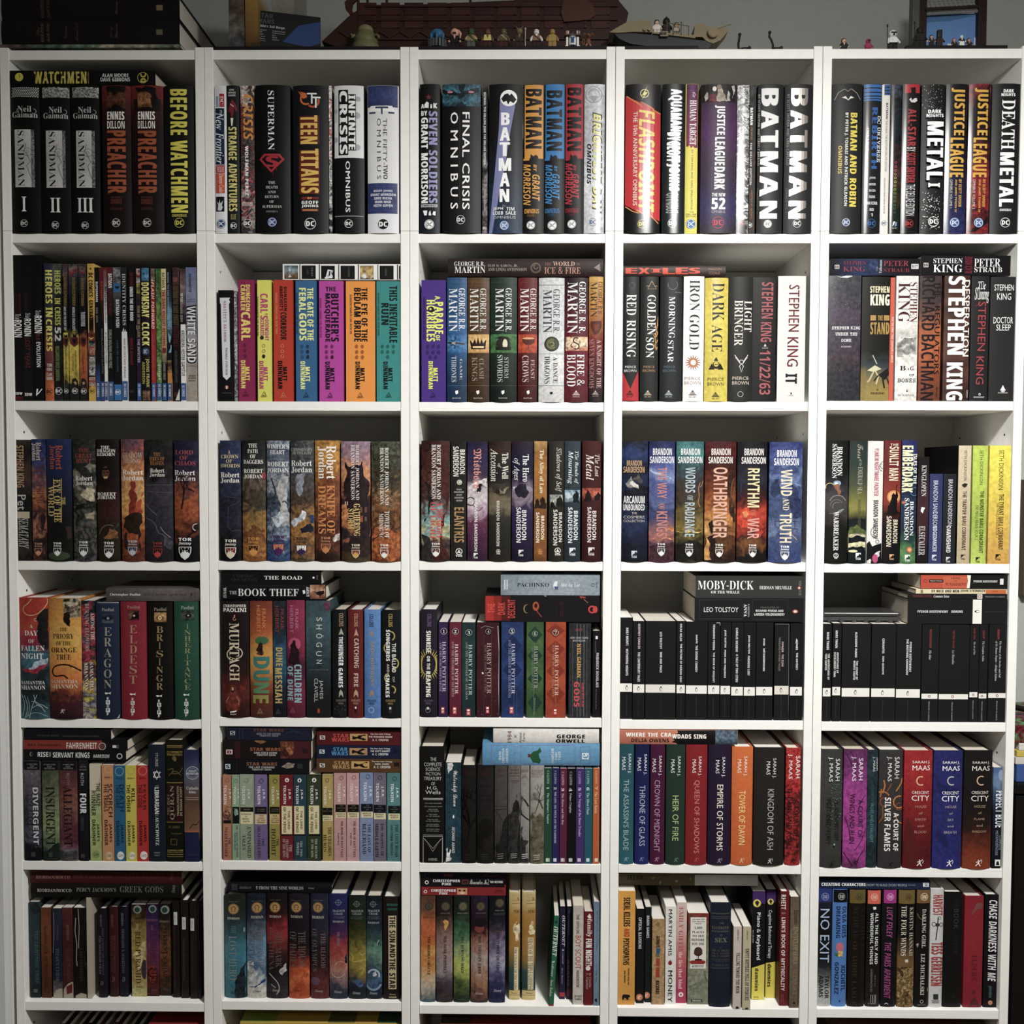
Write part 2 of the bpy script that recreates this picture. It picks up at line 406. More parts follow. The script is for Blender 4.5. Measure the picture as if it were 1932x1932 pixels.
def macro(b,t):
    k = t[0]; N = lambda i: float(t[i])
    if k == 'DC':                            # ring with two letters: cx cy r colour [disc colour]
        cx,cy,r,c = N(1),N(2),N(3),t[4]
        if len(t) > 5: b.disc('M',cx,cy,r,t[5])
        b.ring('M',cx,cy,r,max(.8,r*.09),c); b.text('M','h',cx-r*.72,cy-r*.45,cx+r*.72,cy+r*.45,c,'x','DC')
    elif k == 'OD':                          # filled roundel with slanted letters and four stars
        cx,cy,r,c,d = N(1),N(2),N(3),t[4],t[5]
        b.disc('M',cx,cy,r,c); b.ring('M',cx,cy,r*.9,r*.08,d)
        for a in (45,135,225,315): b.poly('M',star(cx+r*.68*math.cos(math.radians(a)),cy+r*.68*math.sin(math.radians(a)),r*.12),d)
        b.text('M','h',cx-r*.6,cy-r*.36,cx+r*.6,cy+r*.36,d,'o','DC')
    elif k == 'TOR':                         # shield with peak and stars: cx ytop w light dark peak
        cx,y,w,c,d,pk = N(1),N(2),N(3),t[4],t[5],t[6]
        b.text('M','h',cx-w*.52,y,cx+w*.52,y+w*.24,c,'x','TOR'); b.text('M','h',cx-w*.5,y+w*.31,cx+w*.5,y+w*.58,c,'o','fantasy')
        def sh(q): return [(cx-w*.5*q,y+w*.69),(cx+w*.5*q,y+w*.69),(cx+w*.47*q,y+w*1.12),(cx+w*.3*q,y+w*1.12+w*.36*q),(cx,y+w*1.12+w*.58*q),(cx-w*.3*q,y+w*1.12+w*.36*q),(cx-w*.47*q,y+w*1.12)]
        b.poly('M',sh(1),c); b.poly('M',[(a,max(q,y+w*.74)) for a,q in sh(.86)],d)
        for sx,sy in ((-.28,.98),(0,.95),(.28,.98),(-.17,1.15),(.17,1.15)): b.poly('M',star(cx+w*sx,y+w*sy*.86,w*.06),c)
        b.poly('M',[(cx,y+w*.90),(cx+w*.13,y+w*1.12),(cx+w*.22,y+w*1.07),(cx+w*.36,y+w*1.25),(cx+w*.24,y+w*1.44),(cx,y+w*1.60),(cx-w*.24,y+w*1.44),(cx-w*.36,y+w*1.25),(cx-w*.18,y+w*1.05),(cx-w*.1,y+w*1.10)],pk)
    elif k == 'TS':                          # square with a mountain, name under it: cx ytop w colour dark
        cx,y,w,c,d = N(1),N(2),N(3),t[4],t[5]
        b.rect('M',cx-w/2,y,cx+w/2,y+w*.95,c)
        b.poly('M',[(cx-w*.4,y+w*.9),(cx-w*.1,y+w*.5),(cx+w*.02,y+w*.55),(cx+w*.25,y+w*.12),(cx+w*.5,y+w*.4),(cx+w*.5,y+w*.9)],d)
        b.text('M','h',cx-w*.5,y+w*1.02,cx+w*.5,y+w*1.32,c,'x','TOR')
    elif k == 'TO':                          # open ring with a peak
        cx,y,w,c = N(1),N(2),N(3),t[4]
        b.ring('M',cx,y+w*.5,w*.5,w*.11,c); b.poly('M',[(cx-w*.3,y+w*.72),(cx,y+w*.16),(cx+w*.3,y+w*.72)],c); b.text('M','h',cx-w*.5,y+w*.98,cx+w*.5,y+w*1.28,c,'x','TOR')
    elif k == 'PG':                          # small standing bird outline: cx cy h colour paper
        cx,cy,h,c,d = N(1),N(2),N(3),t[4],t[5]
        b.disc('M',cx,cy+h*.06,h*.27,c,ry=h*.44); b.disc('M',cx+h*.03,cy+h*.1,h*.18,d,ry=h*.34)
        b.disc('M',cx+h*.02,cy-h*.36,h*.13,c); b.poly('M',[(cx+h*.08,cy-h*.42),(cx+h*.26,cy-h*.36),(cx+h*.08,cy-h*.32)],c)
    elif k == 'RUN':                         # leaping archer mark: cx cy h colour
        cx,cy,h,c = N(1),N(2),N(3),t[4]; w = h*.13
        b.line('M',w,c,[(cx-h*.4,cy+h*.45),(cx-h*.05,cy+h*.1),(cx+.05*h,cy-.15*h)]); b.line('M',w,c,[(cx+h*.3,cy+h*.5),(cx+h*.1,cy+h*.15),(cx+.05*h,cy-.15*h)])
        b.line('M',w*.8,c,[(cx-h*.35,cy-h*.1),(cx+.1*h,cy-.2*h),(cx+h*.4,cy-h*.35)]); b.disc('M',cx+h*.02,cy-h*.38,h*.1,c,n=10)
        b.ring('M',cx+h*.2,cy-h*.2,h*.4,w*.5,c,a0=-60,a1=50,n=8)
    elif k == 'ACE':
        cx,y,w,c = N(1),N(2),N(3),t[4]
        b.line('M',1.7,c,[(cx-w/2,y+w*.95),(cx,y),(cx+w/2,y+w*.95),(cx-w/2,y+w*.95)]); b.text('M','h',cx-w*.3,y+w*.6,cx+w*.3,y+w*.86,c,'b','ACE'); b.line('M',1.5,c,[(cx-w*.2,y+w*.5),(cx,y+w*.2),(cx+w*.2,y+w*.5)])
    elif k == 'KN':                          # running dog over a column of letters, two of them boxed
        cx,y,h,c,d = N(1),N(2),N(3),t[4],t[5]
        b.poly('M',[(cx-h*.12,y+h*.02),(cx+h*.04,y+h*.05),(cx+h*.14,y),(cx+h*.1,y+h*.06),(cx+h*.13,y+h*.11),(cx+h*.02,y+h*.075),(cx-h*.08,y+h*.11),(cx-h*.13,y+h*.07)],c)
        for i,ch in enumerate('KNOPF'):
            yy = y+h*(.22+.165*i)
            if i in (1,3): b.rect('M',cx-h*.085,yy-h*.025,cx+h*.085,yy+h*.145,c)
            b.text('M','h',cx-h*.045,yy,cx+h*.045,yy+h*.115,d if i in (1,3) else c,'b',ch)
    elif k == 'SCH':                         # red plate with open book and letter
        cx,y,w,h,c = N(1),N(2),N(3),N(4),t[5]
        b.rect('M',cx-w/2,y,cx+w/2,y+h,c); b.rect('M',cx-w*.3,y+h*.12,cx+w*.3,y+h*.36,'f4f0e8'); b.text('M','d',cx-w*.3,y+h*.5,cx+w*.3,y+h*.85,'f4f0e8','c','S')
    elif k == 'TRI':                         # small pyramid building mark
        cx,y,w,c = N(1),N(2),N(3),t[4]
        b.poly('M',[(cx,y),(cx+w*.2,y+w*.28),(cx-w*.2,y+w*.28)],c)
        for i in range(3): b.rect('M',cx-w*(.28+.1*i),y+w*(.34+.12*i),cx+w*(.28+.1*i),y+w*(.42+.12*i),c)
        b.text('M','h',cx-w*.42,y+w*.8,cx+w*.42,y+w*.92,c,'b',t[5] if len(t) > 5 else 'DEL REY')
    elif k == 'PEN':                         # white band with the bird and the small series name
        b.rect('R',N(1),N(2),N(3),N(4),t[5]); macro(b,['PG',t[6],t[7],t[8],'1a1a1a',t[5]]); b.text('S','d',N(6)-3,N(9),N(6)+2,N(10),t[11],'n','PENGUIN CLASSICS')
    elif k == 'COIN':                        # gold coin with a horseshoe letter
        cx,cy,r = N(1),N(2),N(3); c = '5a3c1c'
        b.disc('E',cx,cy,r,'b08a50'); b.ring('E',cx,cy,r-1,2.5,'6a4a24'); b.ring('E',cx,cy-2,r*.44,3.5,c,a0=130,a1=410)
        for x in (-10,3): b.line('E',3,c,[(cx+x,cy+10),(cx+x+7,cy+10)])
    elif k == 'MED':
        cx,cy,r = N(1),N(2),N(3); b.disc('E',cx,cy,r,t[4]); b.ring('E',cx,cy,r-1,2.5,t[5]); b.line('E',2,t[5],[(cx-7,cy+8),(cx,cy-10),(cx+7,cy+8)])
    elif k == 'HME':
        for w,y,h,c,st,tx in ((17,0,5,t[3],'n','THE'),(35,10,5,t[3],'n','HISTORY'),(13,20,5,t[3],'n','OF'),(41,36,7,'3a3424','b','MIDDLE-'),(33,46,7,'3a3424','b','EARTH')): b.text('S','h',N(1)-w/2,N(2)+y,N(1)+w/2,N(2)+y+h,c,st,tx)
    elif k == 'CHK':                         # rows of small diamonds
        for j in range(7):
            for i in range(13):
                x = N(1)+(i+.5*(j % 2)+.5)*(N(3)-N(1))/13.6; y = N(2)+(j+.5)*(N(4)-N(2))/7
                b.poly('R',[(x-4,y),(x,y-3),(x+4,y),(x,y+3)],t[5])
    elif k == 'FOOT': b.rect('R',N(1),N(2),N(3),N(4),t[5]); b.text('M','d',N(6),N(7),N(8),N(9),'d0d4dc','b','DC COMICS')
    elif k == 'BMC':
        cx,cy,r = N(1),N(2),N(3); b.ring('M',cx,cy,r,2.5,t[4]); b.text('M','h',cx-r*.55,cy-r*.5,cx+r*.55,cy+r*.5,t[4],'x','BM')
    elif k == 'FLO':                         # scatter of flecks: role x0 y0 x1 y1 n size colour
        rr = random.Random(int(N(2)+N(3))); role = t[1]
        for i in range(int(N(6))):
            b.disc(role,rr.uniform(N(2),N(4)),rr.uniform(N(3),N(5)),rr.uniform(.4,1)*N(7),t[8],n=6)
    elif k == 'TREE':                        # branching strokes: role x y len ang w colour
        rr = random.Random(int(N(2)*7+N(3)))
        def br(x,y,L,a,w,dp):
            x2,y2 = x+L*math.cos(a),y+L*math.sin(a); b.line(t[1],w,t[7],[(x,y),((x+x2)/2+rr.uniform(-.06,.06)*L,(y+y2)/2),(x2,y2)])
            if dp:
                for q in range(rr.choice((2,2,3))): br(x2,y2,L*rr.uniform(.55,.8),a+rr.uniform(-.8,.8),w*.65,dp-1)
        br(N(2),N(3),N(4),math.radians(N(5)),N(6),4)
    else: raise ValueError(t)
def parse(txt):
    cell = None; books = []; cur = None; cells = []
    for ln in txt.strip().split('\n'):
        ln = ln.strip()
        if not ln or ln[0] == ';': continue
        if ln.startswith('cell'):
            q = ln.split(); cell = Cell(); cell.row,cell.col,cell.ox,cell.oy,ysh,cell.rec = int(q[1]),int(q[2]),float(q[3]),float(q[4]),float(q[5]),float(q[6])
            cell.s = 2.415; cell.ysh = ysh; cell.X0,cell.X1 = cell.col*.4+.0175,(cell.col+1)*.4-.0175; cell.last = None; cell.tops = []
            cell.z = shelf_z(cell.row,cell.col)
            cell.group = 'books on the %s shelf of the %s bookcase' % (ROWN[cell.row],COLN[cell.col]); cell.books = []; cells.append(cell); continue
        if ln[:2] in ('b ','l '):
            head,desc = ln.split('|'); q = head.split(); opt = {}
            n = 4 if ln[0] == 'b' else 5
            kind = q[n]; color = q[n+1]
            for o in q[n+2:]:
                k,v = o.split('='); opt[k] = v if k in ('name','cat','side') else float(v)
            if ln[0] == 'b': cur = Book(cell,False,float(q[1]),float(q[2]),float(q[3]),(cell_y(cell)),opt,color,desc.strip(),kind)
            else: cur = Book(cell,True,float(q[1]),float(q[3]),float(q[2]),float(q[4]),opt,color,desc.strip(),kind)
            cell.books.append(cur); continue
        q = ln.split(); op = q[0]
        if op in ('DC','OD','TOR','TS','TO','PG','RUN','ACE','KN','SCH','TRI','FLO','TREE','PEN','COIN','MED','BMC','FOOT','HME','CHK'): macro(cur,q); continue
        role,o = op[0],op[1]
        if op in ('XDs','XOs'):
            i = q.index('@')
            for p in q[i+1:]:
                x,y = map(float,p.split(','))
                if op == 'XDs': cur.disc('X',x,y,float(q[1]),q[2],ry=float(q[3]) if i > 3 else None)
                else: cur.ring('X',x,y,float(q[1]),float(q[2]),q[3])
            continue
        if o in 'hduv':
            q = ln.split(None,7); cur.text(role,o,*map(float,q[1:5]),q[5],q[6],q[7])
        elif o == 'R': cur.rect(role,*map(float,q[1:5]),q[5])
        elif o == 'D': cur.disc(role,float(q[1]),float(q[2]),float(q[3]),q[4],ry=float(q[5]) if len(q) > 5 else None)
        elif o == 'O': cur.ring(role,*map(float,q[1:5]),q[5])
        elif o == 'C': cur.ring(role,*map(float,q[1:5]),q[5],a0=float(q[6]),a1=float(q[7]))
        elif o == 'L': cur.line(role,float(q[1]),q[2],[tuple(map(float,p.split(','))) for p in q[3:]])
        elif o == 'Y': cur.poly(role,[tuple(map(float,p.split(','))) for p in q[2:]],q[1])
        elif o == '*': cur.poly(role,star(*map(float,q[1:4]),n=int(q[4]),q=float(q[5])),q[6])
        else: raise ValueError(ln)
    for c in cells:
        st = [b for b in c.books if not b.lying and not b.opt.get('k')]
        for i,b in enumerate(st):
            k = i+1 if i < (len(st)+1)//2 else len(st)-i; side = 'left' if i < (len(st)+1)//2 else 'right'
            o = ('far '+side) if k == 1 else '%s from %s' % (ORD[k],side)
            b.label = '%s, %s, %s shelf, %s bookcase' % (b.desc,o,ROWN[c.row],COLN[c.col])
        for b in c.books:
            if b not in st: b.label = '%s, %s shelf, %s bookcase' % (b.desc,ROWN[c.row],COLN[c.col])
            if len(b.label.split()) > 16: b.label = re.sub(r'(\w+) from (left|right)',r'\1-from-\2',b.label)
            b.finish()
    return cells
def cell_y(c): return c.ysh

# ------------------------------------------------------------------ the room
SHY = [(1542,1557,1558,1548,1539),(1482,1485,1492,1486,1481),(1397,1397,1399,1405,1420),(1412,1400,1402,1424,1441),(1310,1310,1330,1338,1372),(1255,1250,1288,1312,1323)]
OX,OY = (0,380,770,1155,1532),(120,450,770,1065,1355,1632)
def shelf_z(r,c): return 2.02 if r == 0 else xz(OX[c]+950/4.83,OY[r]+SHY[r][c]/4.83,0)[1]
BACKY = .288
wallm = mat('b6bab4',.85,'wall_paint',0,.12)
b = MB(); b.box(-1.6,3.6,BACKY+.012,BACKY+.1,0,2.75,wallm); struct(b.build('wall_back'),'grey painted wall behind the bookcases')
b = MB(); b.box(3.5,3.6,-3.9,BACKY+.012,0,2.75,mat('a0a09a',.9,'wall_paint')); struct(b.build('wall_right'))
b = MB(); b.box(-1.7,-1.6,-3.9,BACKY+.012,0,2.75,mat('a0a09a',.9,'wall_paint')); struct(b.build('wall_left'))
b = MB(); b.box(-1.7,3.6,-4,-3.9,0,2.75,mat('a0a09a',.9,'wall_paint')); struct(b.build('wall_front'))
b = MB(); b.box(-1.7,3.6,-4,BACKY+.1,2.75,2.85,mat('e4e4e2',.9,'ceiling_paint')); struct(b.build('ceiling'))
b = MB(); b.box(-1.7,3.6,-4,BACKY+.1,-.1,0,mat('5a4a3a',.6,'floor_boards')); struct(b.build('floor'))
WHITE = mat('f2f1ec',.5,'white_foil',0,.03); HOLE = mat('1a1a18',.8,'pin_hole')
BACKM = mat('d6d4cc',.6,'back_board')
XT = xz(960,92.5,0)[1]                       # top of the extension's top board
PT,ST,XD = .0172,.018,.28
def panel(x0,x1,z0,z1,holes,inner):
    b = MB(); b.box(x0,x1,0,XD,z0,z1,WHITE,.0009)
    xi = x1 if inner > 0 else x0
    for z in holes:
        for y in (.035,.235):
            vs = [(xi+inner*.0002,y+.0027*math.cos(k*math.pi/4),z+.0027*math.sin(k*math.pi/4)) for k in range(8)]
            b.add(vs,[tuple(range(8))],HOLE)
    return b
for c in range(5):
    x0,x1 = c*.4+.0004,(c+1)*.4-.0004
    zs = [shelf_z(r,c) for r in range(6)]
    root = empty('bookcase',(0,0,0),'tall narrow white bookcase with adjustable shelves, %s of the five' % (COLN[c] if c != 1 and c != 3 else ('second from left','second from right')[c == 3]),'bookcase','row of white bookcases')
    hz = [.16+.064*k for k in range(29) if all(abs(.16+.064*k-z) > .022 for z in zs)]
    panel(x0,x0+PT,0,2.0245,hz,1).build('side_panel',root); panel(x1-PT,x1,0,2.0245,hz,-1).build('side_panel',root)
    b = MB(); b.box(x0+PT,x1-PT,.002,XD-.002,2.02-ST,2.02,WHITE,.0008); b.build('top_board',root)
    for z in zs[1:]:
        b = MB(); b.box(x0+PT+.0006,x1-PT-.0006,.0015,XD-.012,z-ST,z,WHITE,.0008); b.build('shelf',root)
    b = MB(); b.box(x0+PT,x1-PT,.002,XD-.012,.062,.08,WHITE,.0008); b.build('bottom_board',root)
    b = MB(); b.box(x0+PT,x1-PT,.004,.02,0,.062,WHITE,.0008); b.build('plinth',root)
    b = MB(); b.box(x0+PT*.5,x1-PT*.5,XD-.0105,XD-.0065,.01,2.0,BACKM); b.build('back_panel',root)
    ex = empty('bookcase_extension',(0,0,2.025),'low white height extension standing on the %s bookcase' % (COLN[c]),'bookcase extension','white height extensions on the bookcases')
    for nm,bb in (('side_panel',panel(x0,x0+PT,0,XT+.0045-2.025,[.1,.132,.22,.252],1)),('side_panel',panel(x1-PT,x1,0,XT+.0045-2.025,[.1,.132,.22,.252],-1))): bb.build(nm,ex)
    b = MB(); b.box(x0+PT,x1-PT,.002,XD-.002,XT-2.025-.0185,XT-2.025,WHITE,.0008); b.build('top_board',ex)
    b = MB(); b.box(x0+PT*.5,x1-PT*.5,XD-.0105,XD-.0065,.001,XT-2.025-.004,BACKM); b.build('back_panel',ex)
# tall white cupboard beside the bookcases on the left
lc = empty('cupboard',(-.46,0,0),'tall plain white cupboard left of the bookcases','cupboard')
b = MB(); b.box(0,.452,.003,.285,0,2.3,mat('d8d8d4',.55,'white_paint'),.001); b.build('carcass',lc)
b = MB(); b.box(.002,.4485,-.018,.002,.06,2.298,mat('d2d3d2',.55,'white_paint',0,.05),.0015); b.build('door',lc)

